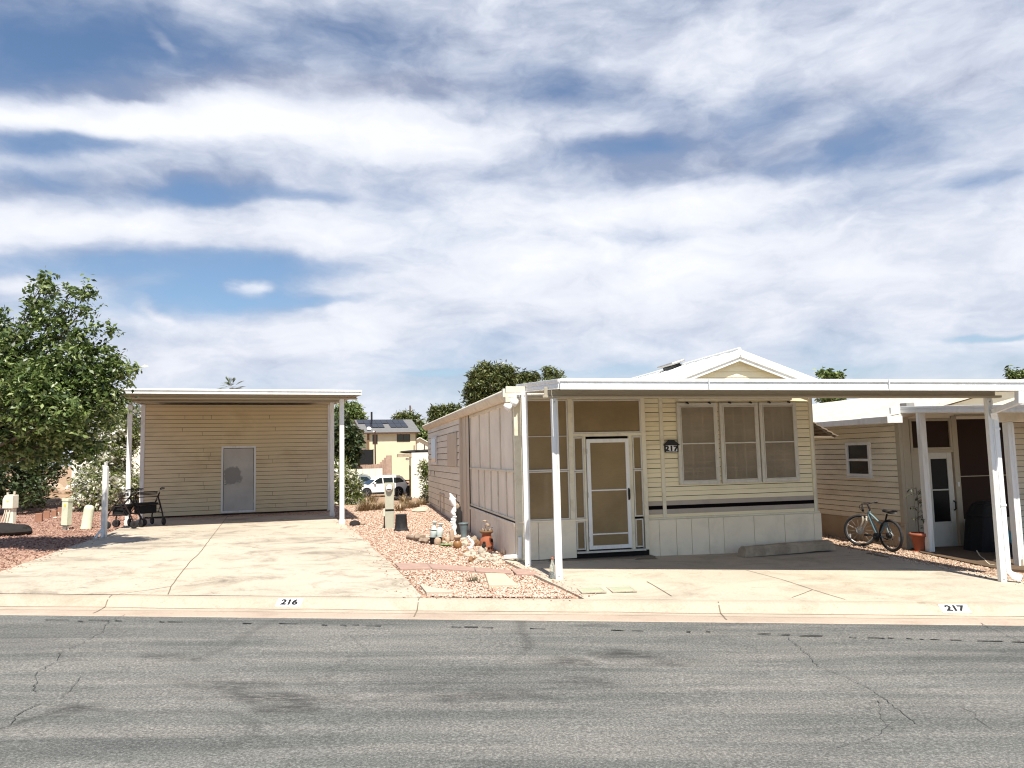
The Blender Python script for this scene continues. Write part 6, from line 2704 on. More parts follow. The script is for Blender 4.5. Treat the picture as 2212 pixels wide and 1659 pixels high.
def tree(name, label, lobes, base, mats, leaf=.12, twigs=1200, per=10, spread=.13, seed=1, trunk_r=.14, aspect=.45, group=None, cat='tree', crown='crown', extra=None, branches=60, shoot=None):
    base = Vector(base)
    t = thing(name, label, cat, base, 0, group)
    lb = [(l[0] - base.x, l[1] - base.y, l[2] - base.z, l[3], l[4], l[5]) for l in lobes]
    T, P = blob_points(lb, twigs, per, spread, seed, .45, spread * 1.6 if shoot is None else shoot)
    r = random.Random(seed)
    mb = MB()
    cx = Vector((sum(l[0] for l in lb) / len(lb), sum(l[1] for l in lb) / len(lb), sum(l[2] for l in lb) / len(lb)))
    h = min(l[2] - l[5] * .6 for l in lb)
    h = max(h, .3)
    fork = Vector((cx.x * .25, cx.y * .25, h * .9))
    mb.tube([(0, 0, -.2), (cx.x * .08, cx.y * .08, h * .4), fork], [trunk_r * 1.2, trunk_r, trunk_r * .85], 10)
    for l in lb:
        c = Vector(l[:3])
        mid = fork.lerp(c, .5) + Vector((r.uniform(-.1, .1), r.uniform(-.1, .1), .1)) * l[3]
        q_ = min(1, max(l[3], l[5]) / (trunk_r * 4))
        mb.tube([fork, mid, c], [trunk_r * .55 * q_, trunk_r * .38 * q_, trunk_r * .12 * q_], 7)
    for k in range(branches):
        q = Vector(T[r.randrange(len(T))])
        l = min(lb, key=lambda m: (Vector(m[:3]) - q).length)
        c = Vector(l[:3]).lerp(fork, r.uniform(0, .35))
        mid = c.lerp(q, .5) + Vector((r.uniform(-.1, .1), r.uniform(-.1, .1), r.uniform(0, .12))) * l[3]
        mb.tube([c, mid, q], [trunk_r * .16, trunk_r * .10, trunk_r * .05], 5)
    mb.build('trunk', M['bark'], t)
    leaf_mesh(crown, P, leaf, mats, t, seed + 5, aspect)
    if extra: extra(t, lb, T)
    return t


def lobe(px, py, Y, rx, rz=None, ry=None):
    p = at(px, py, Y)
    k = Y / F
    rz = rx if rz is None else rz
    ry = rx if ry is None else ry
    return (p.x, p.y, p.z, rx * k, ry * k, rz * k)


# the big tree on the west side of the shed drive
YT = 13.4
lobes = [lobe(100, 860, YT, 90, 90, 80), lobe(25, 800, YT, 85, 100, 80), lobe(160, 800, YT, 62, 66), lobe(190, 890, YT + .2, 50, 54), lobe(50, 950, YT + .3, 110, 64, 60), lobe(150, 950, YT + .3, 60, 52, 50),
         lobe(108, 710, YT, 40, 46), lobe(100, 640, YT, 10, 30), lobe(100, 612, YT, 12, 22), lobe(98, 592, YT, 8, 12), lobe(152, 640, YT, 12, 22), lobe(190, 632, YT, 9, 16), lobe(62, 655, YT, 12, 20), lobe(145, 665, YT, 10, 28), lobe(183, 665, YT, 12, 36), lobe(60, 680, YT, 9, 26), lobe(0, 700, YT, 16, 36), lobe(190, 740, YT, 30, 26), lobe(232, 715, YT, 8, 8),
         lobe(236, 772, YT, 16, 10), lobe(262, 808, YT, 30, 14), lobe(230, 790, YT, 34, 24), lobe(238, 860, YT, 26, 30), lobe(215, 840, YT, 34, 26), lobe(-60, 800, YT, 110, 140, 100), lobe(-70, 950, YT + .5, 110, 70), lobe(140, 900, YT - .5, 60, 50, 40), lobe(55, 860, YT - .6, 75, 72, 40), lobe(190, 975, YT + .4, 24, 22, 24)]
tb = at(-190, 1000, YT + .3)
tree('leafy_tree', 'large broad green tree leaning over the yard beside the shed', lobes, (tb.x, tb.y, zg(tb.x, tb.y)), M['leaf_green'], .100, 2700, 13, .058, 3, .075, .46, branches=90, shoot=.22)
# shrubs below it, deep shade put into their dark leaf colour
tree('shade_shrub', 'low shrub below the broad tree, its leaves coloured dark for shade', [lobe(35, 1030, 23.0, 76, 58, 24), lobe(-60, 1040, 22.0, 80, 60, 30), lobe(98, 1010, 23.5, 40, 46, 22), lobe(25, 1075, 22.2, 50, 22, 16), lobe(78, 1066, 22.6, 28, 24, 16), lobe(60, 960, 24, 90, 50, 30)], (at(20, 1090, 23.8).x, 23.8, zg(-15, 23.8)), M['leaf_dark'], .13, 1000, 10, .13, 8, .05, .5, cat='shrub', crown='foliage', branches=30)

def flowers(n, seed, size, per=7):
    def f(t, lb, T):
        g = np.random.default_rng(seed)
        # blossom stands on the outer, sunward side of each clump
        sel = []
        for q in T:
            if g.random() < n:
                l = min(lb, key=lambda m: ((m[0] - q[0]) / m[3]) ** 2 + ((m[1] - q[1]) / m[4]) ** 2 + ((m[2] - q[2]) / m[5]) ** 2)
                d = np.array([(q[0] - l[0]) / l[3], (q[1] - l[1]) / l[4], (q[2] - l[2]) / l[5]])
                if d[1] < .35 and np.linalg.norm(d) > .6: sel.append(q)
        P = np.repeat(np.array(sel), per, 0) + g.normal(size=(len(sel) * per, 3)) * .06
        leaf_mesh('blossom', P, size, M['flower_white'], t, seed + 1, .85)
    return f


YO = 24.2
tree('oleander', 'tall oleander with white blossom behind the shed corner post', [lobe(252, 960, YO, 40, 62, 40), lobe(285, 920, YO + .5, 30, 60, 30), lobe(262, 1050, YO, 44, 50, 40), lobe(240, 890, YO + .5, 30, 34, 30)],
     (at(265, 1100, YO).x, YO, zg(-12, YO)), M['leaf_oleander'], .17, 900, 9, .13, 21, .05, .20, cat='shrub', crown='foliage', extra=flowers(.30, 4, .13, 8), branches=50)
tree('oleander', 'rounded low oleander covered in white blossom behind the cable pedestal', [lobe(200, 1050, YO - .8, 40, 42, 30), lobe(232, 1060, YO - .9, 34, 40, 30), lobe(225, 1000, YO - .4, 26, 34, 26), lobe(185, 1078, YO - 1, 26, 22, 20)],
     (at(215, 1105, YO - .8).x, YO - .8, zg(-12, YO - .8)), M['leaf_oleander'], .16, 620, 9, .12, 25, .05, .20, cat='shrub', crown='foliage', extra=flowers(.75, 5, .14, 8), branches=40)
tree('oleander', 'white flowering oleander beyond the shed before the white car', [lobe(742, 1052, 27, 32, 36, 30), lobe(764, 1062, 27, 16, 26, 20), lobe(730, 1020, 27.5, 22, 30, 22), lobe(750, 1085, 26.8, 34, 18, 26)],
     (at(748, 1100, 27).x, 27, zg(-6, 27)), M['leaf_oleander'], .17, 520, 9, .13, 31, .05, .22, cat='shrub', crown='foliage', extra=flowers(.42, 6, .15, 8), branches=30)
tree('young_shrub', 'small yellow green shrub at the far corner of the porch home', [lobe(922, 1030, 33, 10, 26, 10), lobe(926, 1062, 33, 8, 16, 10), lobe(918, 1010, 33, 7, 12, 8)], (at(924, 1090, 33).x, 33, zg(-3, 33)), M['leaf_oleander'], .16, 110, 9, .11, 41, .03, .3, cat='shrub', crown='foliage', branches=14)
tree('yard_shrub', 'low olive shrub against the far end of the side wall', [lobe(922, 1085, 28, 14, 22, 14), lobe(915, 1100, 27.5, 12, 10, 12)], (at(922, 1108, 28).x, 28, zg(-3, 28)), M['weed'], .14, 120, 8, .11, 43, .03, .3, cat='shrub', crown='foliage', branches=14)

# far trees
tree('dense_tree', 'dark round tree standing before the gable end of the yellow house', [lobe(738, 950, 88, 30, 46, 30), lobe(735, 1000, 88, 26, 40, 30), lobe(752, 960, 87, 20, 34, 24), lobe(762, 955, 87, 14, 20, 14), lobe(756, 985, 87, 14, 20, 14)],
     (at(748, 1040, 88).x, 88, -1.2), M['leaf_dark'], .55, 1300, 9, .40, 51, .3, .55, branches=20)
tree('pine', 'tall dense pine rising behind the porch roof', [lobe(1062, 830, 62, 46, 36, 36), lobe(1035, 830, 62, 28, 34, 30), lobe(1090, 815, 62, 30, 26, 26), lobe(1050, 805, 62, 26, 20, 20), lobe(1030, 865, 62, 26, 24, 26), lobe(1075, 860, 62, 50, 40, 30), lobe(1018, 850, 62, 14, 20, 12), lobe(1040, 920, 62, 50, 40, 40)],
     (at(1050, 1060, 62).x, 62, -1.3), M['leaf_pine'], .42, 1500, 10, .20, 61, .28, .25, branches=40)
tree('pine', 'smaller pine just right of the tall dense pine', [lobe(1132, 822, 66, 24, 18, 20), lobe(1150, 818, 66, 18, 16, 16), lobe(1118, 830, 66, 18, 16, 16), lobe(1140, 860, 66, 36, 36, 30)], (at(1140, 1050, 66).x, 66, -1.3), M['leaf_pine'], .38, 420, 10, .17, 63, .22, .25, branches=20)
tree('pine', 'pale sparse pine tip above the corner of the wide carport', [lobe(1182, 808, 60, 8, 12, 8), lobe(1196, 808, 60, 9, 10, 8), lobe(1208, 812, 60, 6, 8, 6), lobe(1190, 840, 60, 24, 24, 20)], (at(1190, 1050, 60).x, 60, -1.3), M['leaf_oleander'], .36, 190, 9, .16, 65, .16, .25, branches=16)
tree('pine', 'clumpy pine above the far end of the gutter', [lobe(945, 892, 74, 15, 13, 14), lobe(965, 890, 74, 16, 10, 14), lobe(985, 886, 74, 14, 8, 12), lobe(950, 910, 74, 26, 14, 20), lobe(936, 906, 74, 8, 5, 8)], (at(950, 1050, 74).x, 74, -1.3), M['leaf_pine'], .40, 380, 9, .20, 67, .2, .3, branches=20)
tree('pine', 'olive pine with layered clumps behind the two storey house', [lobe(880, 902, 140, 20, 10, 16), lobe(895, 912, 140, 18, 12, 16), lobe(862, 905, 140, 14, 8, 12), lobe(903, 925, 140, 12, 12, 12), lobe(885, 930, 140, 26, 20, 20)], (at(888, 1010, 140).x, 140, -1.3), M['leaf_pine'], .75, 420, 8, .40, 69, .3, .3, branches=20)
tree('round_tree', 'green tree behind the small white gabled shed', [lobe(915, 945, 130, 22, 18, 18), lobe(925, 965, 130, 16, 22, 16), lobe(905, 935, 130, 12, 10, 12)], (at(915, 1010, 130).x, 130, -1.3), M['leaf_green'], .65, 300, 8, .42, 71, .3, .5, branches=14)
tree('leafy_tree', 'small leafy treetop just right of the pale gable', [lobe(1785, 812, 40, 14, 9, 10), lobe(1800, 816, 40, 12, 6, 10), lobe(1812, 813, 40, 5, 4, 5), lobe(1778, 808, 40, 7, 5, 6), lobe(1795, 850, 40, 30, 30, 24)], (at(1795, 1050, 40).x, 40, zg(14, 40)), M['leaf_green'], .22, 240, 9, .13, 73, .14, .5, branches=16)
tree('leafy_tree', 'spiky treetop above the gutter corner near the downspout', [lobe(2196, 815, 36, 16, 9, 10), lobe(2185, 806, 36, 5, 9, 5), lobe(2210, 812, 36, 8, 8, 8), lobe(2200, 850, 36, 26, 30, 20)], (at(2200, 1050, 36).x, 36, zg(14, 36)), M['leaf_green'], .24, 220, 8, .12, 75, .14, .3, branches=16)


def palm():
    Y = 58
    c = at(500, 838, Y)
    t = thing('palm_tree', 'fan palm top peeping over the middle of the shed roof', 'tree', (c.x, c.y, zg(-14, Y)))
    h = c.z - zg(-14, Y)
    mb = MB()
    mb.tube([(0, 0, -.2), (.05, 0, h * .5), (0, 0, h)], [.2, .16, .14], 10)
    mb.build('trunk', M['bark'], t)
    r = random.Random(9)
    mb = MB()
    for k in range(26):
        a, e = r.uniform(0, 2 * PI), r.uniform(-.3, 1.3)
        d = Vector((math.cos(a) * math.cos(e), math.sin(a) * math.cos(e), math.sin(e)))
        L = r.uniform(.55, .85)
        s_ = d.cross(Vector((0, 0, 1)))
        s_ = s_.normalized() if s_.length > .05 else Vector((1, 0, 0))
        o = Vector((0, 0, h)) + d * .35
        for q in range(-4, 5):
            f = (d * math.cos(q * .16) + s_ * math.sin(q * .16)).normalized()
            w = s_.cross(f).normalized() * .01 + s_ * .025
            mb.add([o, o + f * L * .6 + w, o + f * L + Vector((0, 0, -.06)), o + f * L * .6 - w], [(0, 1, 2, 3)])
    mb.build('crown', M['palm'], t)


palm()


def dry_bush(label, px, r, n, seed, mat='dry_grass', name='dry_bush', group=None):
    p = gp(*px)
    mb = MB()
    q = random.Random(seed)
    for k in range(n):
        a = q.uniform(0, 2 * PI)
        o = Vector((math.cos(a), math.sin(a), 0)) * r * .4 * q.random()
        d = Vector((math.cos(a) * q.uniform(.2, 1), math.sin(a) * q.uniform(.2, 1), q.uniform(.5, 1.2))).normalized() * r * q.uniform(.5, 1.1)
        s_ = d.cross(Vector((0, 0, 1))).normalized() * r * .02
        m = o + d * .55 + Vector((0, 0, .06 * r))
        e = o + d + Vector((q.uniform(-.1, .1), q.uniform(-.1, .1), -.1)) * r
        mb.add([o - s_, o + s_, m + s_ * .8, m - s_ * .8], [(0, 1, 2, 3)])
        mb.add([m - s_ * .8, m + s_ * .8, e], [(0, 1, 2)])
    o = mb.build(name, M[mat], None, 0, (p.x, p.y, zg(p.x, p.y) - .02))
    tag(o, label, 'bush' if name == 'dry_bush' else 'weed', group)


for k, (x, y, r, la) in enumerate(((470, 1275, .75, 'brown dry bush, the densest one below the wheel of the white car'), (400, 1280, .5, 'brown dry bush next to the flowering oleander'), (570, 1265, .55, 'pale dry bush left of the meter pedestal'),
                                   (640, 1250, .5, 'straw coloured dry bush touching the meter pedestal'), (820, 1280, .55, 'thin dry bush right of the meter pedestal'), (900, 1250, .6, 'straw dry bush in the middle of the back yard'),
                                   (980, 1240, .55, 'sparse dry bush below the cream building'), (1060, 1215, .5, 'straw dry bush near the white boulder'), (520, 1190, .8, 'dry bush in shade under the white car'), (860, 1195, .7, 'low dry bush before the cream building door'))):
    dry_bush(la, zg3(x, y), r * .62, 170, k, group='dry bushes in the back yard')
dry_bush('dark small weed growing in pink gravel near the stepping stone', z4(1320, 1040), .17, 60, 33, 'weed', 'weed')
dry_bush('withered weed at the foot of the porch skirting', z44(1590, 1320), .2, 40, 34, 'dry_grass', 'weed')


# ------------------------------------------------------------------ far buildings
def two_storey():
    A = at(795, 1008, 108)
    A.z = .77
    yaw = math.radians(20)
    t = thing('two_storey_house', 'yellow two storey house with solar panels on its grey roof', 'house', A, yaw)
    L, D, H = 6.9, 9.0, 4.75
    k = .32
    mb = MB()
    mb.box(0, 0, -2, L, D, H)
    mb.prism([(0, H), (D * .62 + .2, H + 1.95), (D, H)], .02, .2, 0, 'x')
    mb.build('wall', M['cream_stucco'], t)
    mb = MB()
    rz = 2.1
    a = [(-1.1, -.6, H - .02), (L + .5, -.6, H - .02), (L + .6, D * .62, H + rz), (-1.1, D * .62, H + rz)]
    mb.add(a + [(x, y, z - .14) for x, y, z in a], [(0, 1, 2, 3), (7, 6, 5, 4), (0, 4, 5, 1), (1, 5, 6, 2), (2, 6, 7, 3), (3, 7, 4, 0)])
    a = [(-1.1, D * .62, H + rz), (L + .6, D * .62, H + rz), (L + .5, D + .6, H - .02), (-1.1, D + .6, H - .02)]
    mb.add(a + [(x, y, z - .14) for x, y, z in a], [(0, 1, 2, 3), (7, 6, 5, 4), (0, 4, 5, 1), (1, 5, 6, 2), (2, 6, 7, 3), (3, 7, 4, 0)])
    rf = mb.build('roof', M['shingle_grey'], t)
    mb = MB()
    mb.bar((-1.12, -.62, H - .09), (-1.12, D * .62, H + rz - .07), .06, .26)
    mb.bar((-1.12, -.62, H - .1), (L + .5, -.62, H - .1), .06, .18)
    mb.build('fascia', M['fascia_brown'], rf)
    n = Vector((0, D * .62 + .6, rz + .02)).normalized()
    for row, cnt, u0 in ((0, 7, .1), (1, 8, -.8)):
        for q in range(cnt):
            if row == 0 and q == 3: continue
            f0 = .34 + row * .31
            p0 = Vector((u0 + q * .86, -.6, H - .02)) + Vector((0, D * .62 + .6, rz + .02)) * f0
            v = Vector((0, D * .62 + .6, rz + .02)) * .295
            w = Vector((.82, 0, 0))
            up_ = w.cross(v).normalized()
            c = [p0, p0 + w, p0 + w + v, p0 + v]
            mb = MB()
            mb.add([tuple(x + up_ * .12) for x in c] + [tuple(x + up_ * .05) for x in c], [(0, 1, 2, 3), (7, 6, 5, 4), (0, 4, 5, 1), (1, 5, 6, 2), (2, 6, 7, 3), (3, 7, 4, 0)])
            mb.build('solar_panel', M['solar_panel'], rf)
    for u0, u1, z0, z1 in ((.65, 1.35, 3.15, 4.45), (4.1, 6.0, 3.4, 4.45)):
        mb = MB()
        frame_bars(mb, u0, u1, z0, z1, .07, -.05, .02, 0)
        mb.box((u0 + u1) / 2 - .03, -.05, z0, (u0 + u1) / 2 + .03, .0, z1)
        w = mb.build('window', M['fascia_brown'], t)
        mb = MB()
        mb.box(u0 + .06, -.02, z0 + .06, u1 - .06, -.01, z1 - .06)
        mb.build('pane', M['dark_glass'], w)
    mb = MB()
    mb.box(-.12, -.14, 0, .18, .0, H - .1)
    mb.box(L - .08, -.08, 1.0, L + .04, .0, H - .1)
    mb.build('corner_board', M['brown_wood'], t)
    mb = MB()
    mb.box(-.06, 1.2, -.1, .0, 4.6, 2.1)
    mb.build('patio_opening', M['dark_void'], t)
    mb = MB()
    mb.box(-.14, 1.0, 2.05, .0, 4.8, 2.25)
    mb.box(-.14, 1.9, .0, -.04, 2.1, 2.05)
    mb.build('patio_frame', M['brown_wood'], t)
    mb = MB()
    mb.tube([(1.35, 4.8, H + 1.6), (1.35, 4.8, H + 3.2)], .14, 10)
    mb.build('flue', M['charcoal'], rf)
    mb = MB()
    mb.lathe([(0, 0), (.2, .03), (.3, .09)], 16, (.2, .2, H + .55), axis=Matrix.Rotation(.9, 3, 'X'))
    mb.tube([(.2, .2, H + .1), (.2, .2, H + .55)], .03, 6)
    mb.build('satellite_dish', M['white_paint'], rf)


two_storey()


def flat_building():
    c = at(890, 1070, 61)
    c.z = zg(c.x, c.y)
    H = at(890, 978, 61).z - c.z
    t = thing('flat_roofed_building', 'low cream building with a flat roof and two dark doorways', 'building', c, math.radians(9))
    mb = MB()
    mb.box(0, 0, -.5, 7, 6.0, H)
    mb.build('wall', M['white_stucco'], t)
    mb = MB()
    # facade to the west, shaded
    mb.box(-.06, .05, -.5, .0, 6, H - .25)
    mb.build('shaded_wall', M['trim'], t)
    for y0, y1, z1 in ((.6, 1.7, 2.35), (2.9, 3.9, 2.4)):
        mb = MB()
        mb.box(-.09, y0, -.3, -.06, y1, z1)
        d = mb.build('doorway', M['dark_void'], t)
        mb = MB()
        mb.box(-.11, y0 - .1, -.3, -.065, y0, z1 + .1)
        mb.box(-.11, y1, -.3, -.065, y1 + .1, z1 + .1)
        mb.box(-.11, y0, z1, -.065, y1, z1 + .1)
        mb.build('door_frame', M['brown_wood'], d)
    mb = MB()
    mb.box(-1.1, .0, H - .32, .0, 6.2, H - .06)
    mb.build('canopy', M['concrete_grey'], t)
    for k, (x, y, L) in enumerate(((.2, 1.0, 3.2), (-1.0, 3.0, 2.6), (3.4, 1.4, 2.4), (2.6, 3.6, 2.5))):
        mb = MB()
        mb.rock((x + L / 2, y, H + .09), (L / 2, .7, .16), k, 0, 2, .25)
        mb.build('roof_sheet', M['charcoal'], t)
    for y in (.25, 4.3):
        mb = MB()
        mb.lathe([(0, -.1), (.10, -.04), (.11, .04), (0, .1)], 10, (-.3, y, H - .5))
        mb.build('lamp_globe', M['white_paint'], t)


flat_building()


def gable_shed():
    c = at(907, 1000, 118)
    t = thing('gabled_shed', 'small bright white gabled shed between the yellow house and trees', 'shed', (c.x, c.y, -1.3), math.radians(10))
    H = at(907, 960, 118).z + 1.3
    P = at(907, 946, 118).z + 1.3
    w = 1.6
    mb = MB()
    mb.prism([(-w, 0), (w, 0), (w, H), (0, P), (-w, H)], 0, 5)
    mb.build('wall', M['white_stucco'], t)
    mb = MB()
    for s_ in (-1, 1):
        mb.bar((0, -.2, P + .06), (s_ * (w + .25), -.2, H - .02), .4, .10)
        a = [(0, -.3, P + .02), (s_ * (w + .3), -.3, H - .06), (s_ * (w + .3), 5.2, H - .06), (0, 5.2, P + .02)]
        mb.add(a + [(x, y, z + .08) for x, y, z in a], [(0, 1, 2, 3), (7, 6, 5, 4), (0, 4, 5, 1), (1, 5, 6, 2), (2, 6, 7, 3), (3, 7, 4, 0)])
    mb.build('roof', M['roof_white'], t)


gable_shed()


def back_house():
    c = at(285, 905, 52)
    t = thing('distant_bungalow', 'grey roofed bungalow glimpsed between the shed and its corner post', 'house', (c.x, c.y, -.9), math.radians(20))
    zt = c.z + .9 + .4
    mb = MB()
    mb.box(-3.5, 0, 0, 3.5, 6, zt - 1.2)
    mb.build('wall', M['white_stucco'], t)
    mb = MB()
    a = [(-4, -.5, zt - 1.25), (4, -.5, zt - 1.25), (4, 3, zt), (-4, 3, zt)]
    mb.add(a + [(x, y, z - .15) for x, y, z in a], [(0, 1, 2, 3), (7, 6, 5, 4), (0, 4, 5, 1), (1, 5, 6, 2), (2, 6, 7, 3), (3, 7, 4, 0)])
    mb.build('roof', M['shingle_grey'], t)
    mb = MB()
    mb.box(-.5, 1.0, zt - .85, .3, 1.6, zt - .45)
    mb.build('skylight', M['white_paint'], t)


back_house()


def walls_and_poles():
    a, b = at(735, 1012, 90), at(842, 1012, 92)
    zt = at(790, 1003, 91).z
    mb = MB()
    n = 24
    d = (b - a)
    for i in range(n):
        p, q = a + d * (i / n), a + d * ((i + 1) / n)
        o = rnd.uniform(-.08, .08)
        mb.bar(Vector((p.x, p.y + o, -.4)), Vector((q.x, q.y + o, -.4)), .5, 2 * (zt + .4) * rnd.uniform(.94, 1.02))
    o = mb.build('retaining_wall', M['pink_brick'])
    tag(o, 'long pink block retaining wall below the yellow house', 'wall')
    # stepped block wall climbing to the right
    mb = MB()
    for k in range(7):
        p = at(812 + k * 4.5, 1020, 84 - k * .3)
        top = at(812, 1012 - k * 4.6, 84 - k * .3).z
        mb.box(p.x - .2, p.y - .3, -1.4, at(846, 1020, 84 - k * .3).x, p.y + .05, top)
    o = mb.build('stepped_wall', M['pink_brick'])
    tag(o, 'stepped pink stone wall rising behind the roof of the white car', 'wall')
    # pale wall behind the cars
    a, b = at(738, 1030, 76), at(826, 1030, 78)
    mb = MB()
    d = (b - a)
    for k in range(6):
        p, q = a + d * (k / 6), a + d * ((k + .96) / 6)
        mb.bar(Vector((p.x, p.y, -.7)), Vector((q.x, q.y, -.7)), .2, 2 * (at(780, 1013, 77).z + .7))
    o = mb.build('block_wall', M['white_stucco'])
    tag(o, 'low pale garden wall right behind the parked cars', 'wall')
    p = at(789, 1004, 103)
    mb = MB()
    mb.box(-1.05, 0, -.3, 1.05, .12, 2.0)
    for x in (-1.05, 0, 1.05): mb.box(x - .06, -.05, -.3, x + .06, .0, 2.05)
    o = mb.build('privacy_screen', M['nylon'], None, 0, (p.x, p.y, p.z), .1)
    tag(o, 'black privacy screen on the patio of the yellow house', 'screen')
    p = at(766, 1007, 100)
    t = thing('patio_chair', 'white plastic patio chair beside the dark patio opening', 'chair', p, .4)
    mb = MB(); mb.box(-.3, -.3, .42, .3, .3, .48); mb.build('seat', M['white_paint'], t)
    mb = MB(); mb.box(-.3, .26, .48, .3, .32, 1.0); mb.build('backrest', M['white_paint'], t)
    for x in (-.26, .26):
        for y in (-.26, .26):
            mb = MB(); mb.box(x - .03, y - .03, 0, x + .03, y + .03, .42); mb.build('leg', M['white_paint'], t)
        mb = MB(); mb.box(x - .04, -.28, .66, x + .04, .28, .70); mb.build('armrest', M['white_paint'], t)

    def pole(name, label, px0, px1, Y, r, mat, arms=False, top=None):
        a, b = at(*px0, Y), at(*px1, Y)
        t = thing(name, label, 'pole', a)
        mb = MB(); mb.tube([(0, 0, -1), b - a], [r * 1.15, r], 8); mb.build('shaft', M[mat], t)
        if arms:
            mb = MB(); mb.bar(b - a + Vector((-1.0, 0, -1.2)), b - a + Vector((1.0, .5, -1.2)), .12, .14); mb.build('crossarm', M[mat], t)
        if top:
            mb = MB(); mb.lathe([(0, -.14), (.14, -.04), (.14, .06), (0, .14)], 10, b - a + Vector(top)); mb.build('lamp_head', M['white_paint'], t)
        return t
    pole('utility_pole', 'tall wooden utility pole behind the yellow house', (886, 1000), (886, 876), 150, .17, 'pole_wood')
    pole('utility_pole', 'short thin pole top beside the tall utility pole', (874, 1000), (873, 890), 165, .10, 'pole_wood')
    pole('lamp_pole', 'thin dark pole standing before the yellow house window', (811, 1014), (810, 931), 99, .09, 'fascia_brown', top=(-.15, 0, -.1))
    pole('flag_pole', 'slim pale pole beside the dark tree before the patio', (756, 1014), (754, 955), 94, .06, 'aged_white')
    pole('utility_pole', 'slim brown post left of the white gabled shed', (894.5, 1000), (894.5, 962), 104, .06, 'fascia_brown')
    pole('utility_pole', 'slim dark post right of the white gabled shed', (917, 1000), (917, 960), 104, .07, 'fascia_brown')
    a, b = at(887, 880, 150), at(930, 905, 120)
    mb = MB()
    mb.tube([a, a.lerp(b, .33) + Vector((0, 0, -.35)), a.lerp(b, .66) + Vector((0, 0, -.4)), b], .022, 5)
    o = mb.build('power_line', M['charcoal'])
    tag(o, 'thin overhead wire running from the tall utility pole', 'wire')


walls_and_poles()


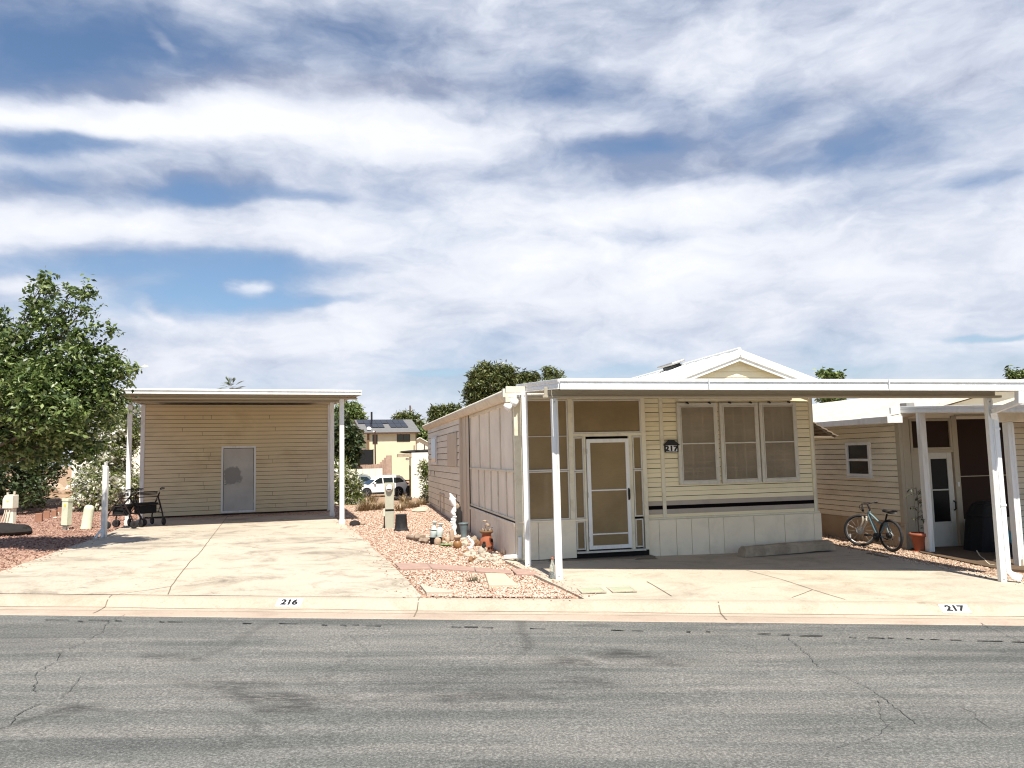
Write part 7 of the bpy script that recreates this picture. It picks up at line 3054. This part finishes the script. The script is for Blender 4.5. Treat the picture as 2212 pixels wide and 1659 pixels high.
def car(name, label, p, yaw, paint, k=1.0):
    t = thing(name, label, 'car', p, yaw)
    # +x forward, 4.7 long, 1.9 wide, 1.72 tall
    half = .93

    def shell(prof, w0, w1, z0, z1):
        """side outline, narrowing with height"""
        n = len(prof)
        def wd(z): return w0 + (w1 - w0) * max(0, min(1, (z - z0) / (z1 - z0)))
        vs = [(x, -wd(z), z) for x, z in prof] + [(x, wd(z), z) for x, z in prof]
        fs = [tuple(range(n)), tuple(range(2 * n - 1, n - 1, -1))] + [(i, i + n, (i + 1) % n + n, (i + 1) % n) for i in range(n)]
        return vs, fs
    mb = MB()
    vs, fs = shell([(-2.30, .42), (-2.36, .62), (-2.30, 1.02), (-2.16, 1.12), (.95, 1.05), (1.15, 1.08), (1.95, .96), (2.22, .84), (2.32, .62), (2.26, .36), (1.9, .26), (-1.95, .26)], half, half * .93, .7, 1.1)
    mb.add(vs, fs)
    b = mb.build('body', paint, t, .06, seg=3)
    mb = MB()
    vs, fs = shell([(-2.22, 1.06), (-2.02, 1.38), (-1.86, 1.66), (-1.6, 1.72), (-.2, 1.735), (.25, 1.68), (.62, 1.42), (1.15, 1.06)], half * .93, half * .72, 1.06, 1.72)
    mb.add(vs, fs)
    mb.box(-1.7, -.60, 1.74, .0, -.55, 1.79)
    mb.box(-1.7, .55, 1.74, .0, .60, 1.79)
    mb.build('cabin', paint, t, .04, seg=2)

    def wd(z): return half * .93 + (half * .72 - half * .93) * (z - 1.06) / .66
    for s_ in (-1, 1):
        for poly in ([(.95, 1.12), (.55, 1.44), (.22, 1.60), (-.02, 1.60), (-.02, 1.12)], [(-.10, 1.12), (-.10, 1.60), (-.95, 1.61), (-.95, 1.13)], [(-1.03, 1.13), (-1.03, 1.61), (-1.60, 1.57), (-1.95, 1.27), (-1.85, 1.19)]):
            mb = MB()
            o = .006
            q = [(x, s_ * (wd(z) + o), z) for x, z in poly] + [(x, s_ * (wd(z) - .02), z) for x, z in poly]
            n = len(poly)
            mb.add(q, [tuple(range(n)), tuple(range(2 * n - 1, n - 1, -1))] + [(i, i + n, (i + 1) % n + n, (i + 1) % n) for i in range(n)])
            mb.build('window', M['car_glass'], t)
        mb = MB()
        mb.box(.62, s_ * .90 - .08, 1.10, .78, s_ * .90 + .14 * (s_ > 0) - .06 * (s_ < 0), 1.26)
        mb.build('wing_mirror', paint, t, .03, seg=2)
        mb = MB()
        mb.box(1.98, s_ * .74 - .16, .74, 2.28, s_ * .74 + .16, .88)
        mb.build('headlight', M['chrome'], t, .03, seg=2)
        mb = MB()
        mb.box(-2.37, s_ * .76 - .12, .95, -2.14, s_ * .76 + .12, 1.12)
        mb.build('tail_light', M['tail_red'], t, .03)
        mb = MB()
        mb.box(-1.0, s_ * .90 - .05, .24, 1.0, s_ * .90 + .05, .42)
        mb.build('sill', M['charcoal'], t, .02)
        for x in (-1.42, 1.42):
            mb = MB()
            R = Matrix.Rotation(PI / 2, 3, 'X')
            mb.lathe([(.44, -.02), (.44, .02), (0, .02)], 26, (x, s_ * .915, .40), axis=R)
            mb.build('wheel_arch', M['black'], t)
            mb = MB()
            mb.lathe([(.24, -.11), (.35, -.11), (.375, -.06), (.375, .06), (.35, .11), (.24, .11)], 26, (x, s_ * .85, .375), axis=R)
            w = mb.build('wheel', M['black_rubber'], t)
            mb = MB()
            mb.lathe([(.25, .07), (.23, .10), (.0, .10)], 20, (x, s_ * .85, .375), axis=R)
            mb.lathe([(.25, -.07), (.23, -.10), (.0, -.10)], 20, (x, s_ * .85, .375), axis=R)
            for q in range(5):
                a = 2 * PI * q / 5
                mb.bar((x, s_ * .96, .375), (x + .23 * math.cos(a), s_ * .96, .375 + .23 * math.sin(a)), .06, .02)
            mb.build('rim', M['silver'], w)
    for poly in (((.64, 1.43), (1.16, 1.07)), ((-2.24, 1.08), (-2.03, 1.39))):
        (x0, z0), (x1, z1) = poly
        y0, y1 = wd(z0) * .90, wd(z1) * .92
        n = Vector((z1 - z0, 0, -(x1 - x0))).normalized()
        if n.z < 0: n = -n
        mb = MB()
        q = [Vector((x0, -y0, z0)), Vector((x0, y0, z0)), Vector((x1, y1, z1)), Vector((x1, -y1, z1))]
        mb.add([tuple(v + n * .035) for v in q] + [tuple(v) for v in q], [(0, 1, 2, 3), (7, 6, 5, 4), (0, 4, 5, 1), (1, 5, 6, 2), (2, 6, 7, 3), (3, 7, 4, 0)])
        mb.build('windscreen', M['car_glass'], t)
    mb = MB()
    mb.box(2.20, -.55, .50, 2.34, .55, .72)
    mb.build('grille', M['charcoal'], t, .02)
    return t


M['tail_red'] = basic('tail_red', (.30, .02, .02), .3, .1, 3, None, bump=0)
fw, rw = gp(*zg3(468, 1135)), gp(*zg3(795, 1122))
mid = fw.lerp(rw, .5)
dv = (fw - rw)
u_ = Vector((dv.x, dv.y, 0)).normalized()
pn = Vector((u_.y, -u_.x, 0))
if pn.y > 0: pn = -pn
sv = mid - pn * .9
sv.z = zg(sv.x, sv.y)
tree('round_tree', 'bright green domed treetop behind the ridge of the yellow house', [lobe(752, 892, 150, 32, 22, 28), lobe(745, 915, 150, 34, 26, 30), lobe(770, 905, 150, 18, 14, 16)], (at(750, 1010, 150).x, 150, -1.3), M['leaf_green'], .8, 420, 9, .5, 77, .3, .5, branches=14)
car('sport_utility_car', 'white sport utility car parked by the low cream building', sv, math.atan2(dv.y, dv.x), M['car_white'])
g_ = at(752, 1050, 71)
car('sedan_car', 'dark grey car half hidden behind the flowering oleander', (g_.x, g_.y, zg(g_.x, g_.y) + .0), math.radians(200), M['car_grey'])


def yard_debris():
    for x, y, w, h, mat, la in ((830, 1105, .8, .7, 'tan_stone', 'tan sack of rubble before the rear wheel of the white car'), (935, 1120, .75, .95, 'charcoal', 'dark heap of pots before the cream building corner'),
                                (850, 1165, .8, .25, 'charcoal', 'flat dark lump lying on the dry soil'), (1085, 1095, .5, .45, 'charcoal', 'small dark pot at the foot of the cream wall')):
        p = gp(*zg3(x, y))
        mb = MB()
        mb.rock((0, 0, h * .35), (w * .55, w * .5, h * .6), int(x), 0, 3, .3)
        mb.rock((w * .25, -.1, h * .75), (w * .2, w * .2, h * .22), int(y), 0, 2, .3)
        o = mb.build('debris_heap', M[mat], None, 0, (p.x, p.y, zg(p.x, p.y)))
        tag(o, la, 'debris')
    for x, y, h, la in ((985, 1105, 1.9, 'thin stake leaning on the cream wall, nearer its corner'), (1045, 1100, 1.6, 'thin stake leaning on the cream wall, farther from its corner')):
        p = gp(*zg3(x, y))
        mb = MB()
        mb.tube([(0, 0, -.1), (.05, .1, h)], .06, 6)
        o = mb.build('stake', M['log'], None, 0, (p.x, p.y, zg(p.x, p.y)))
        tag(o, la, 'stake')


yard_debris()
bpy.context.view_layer.update()
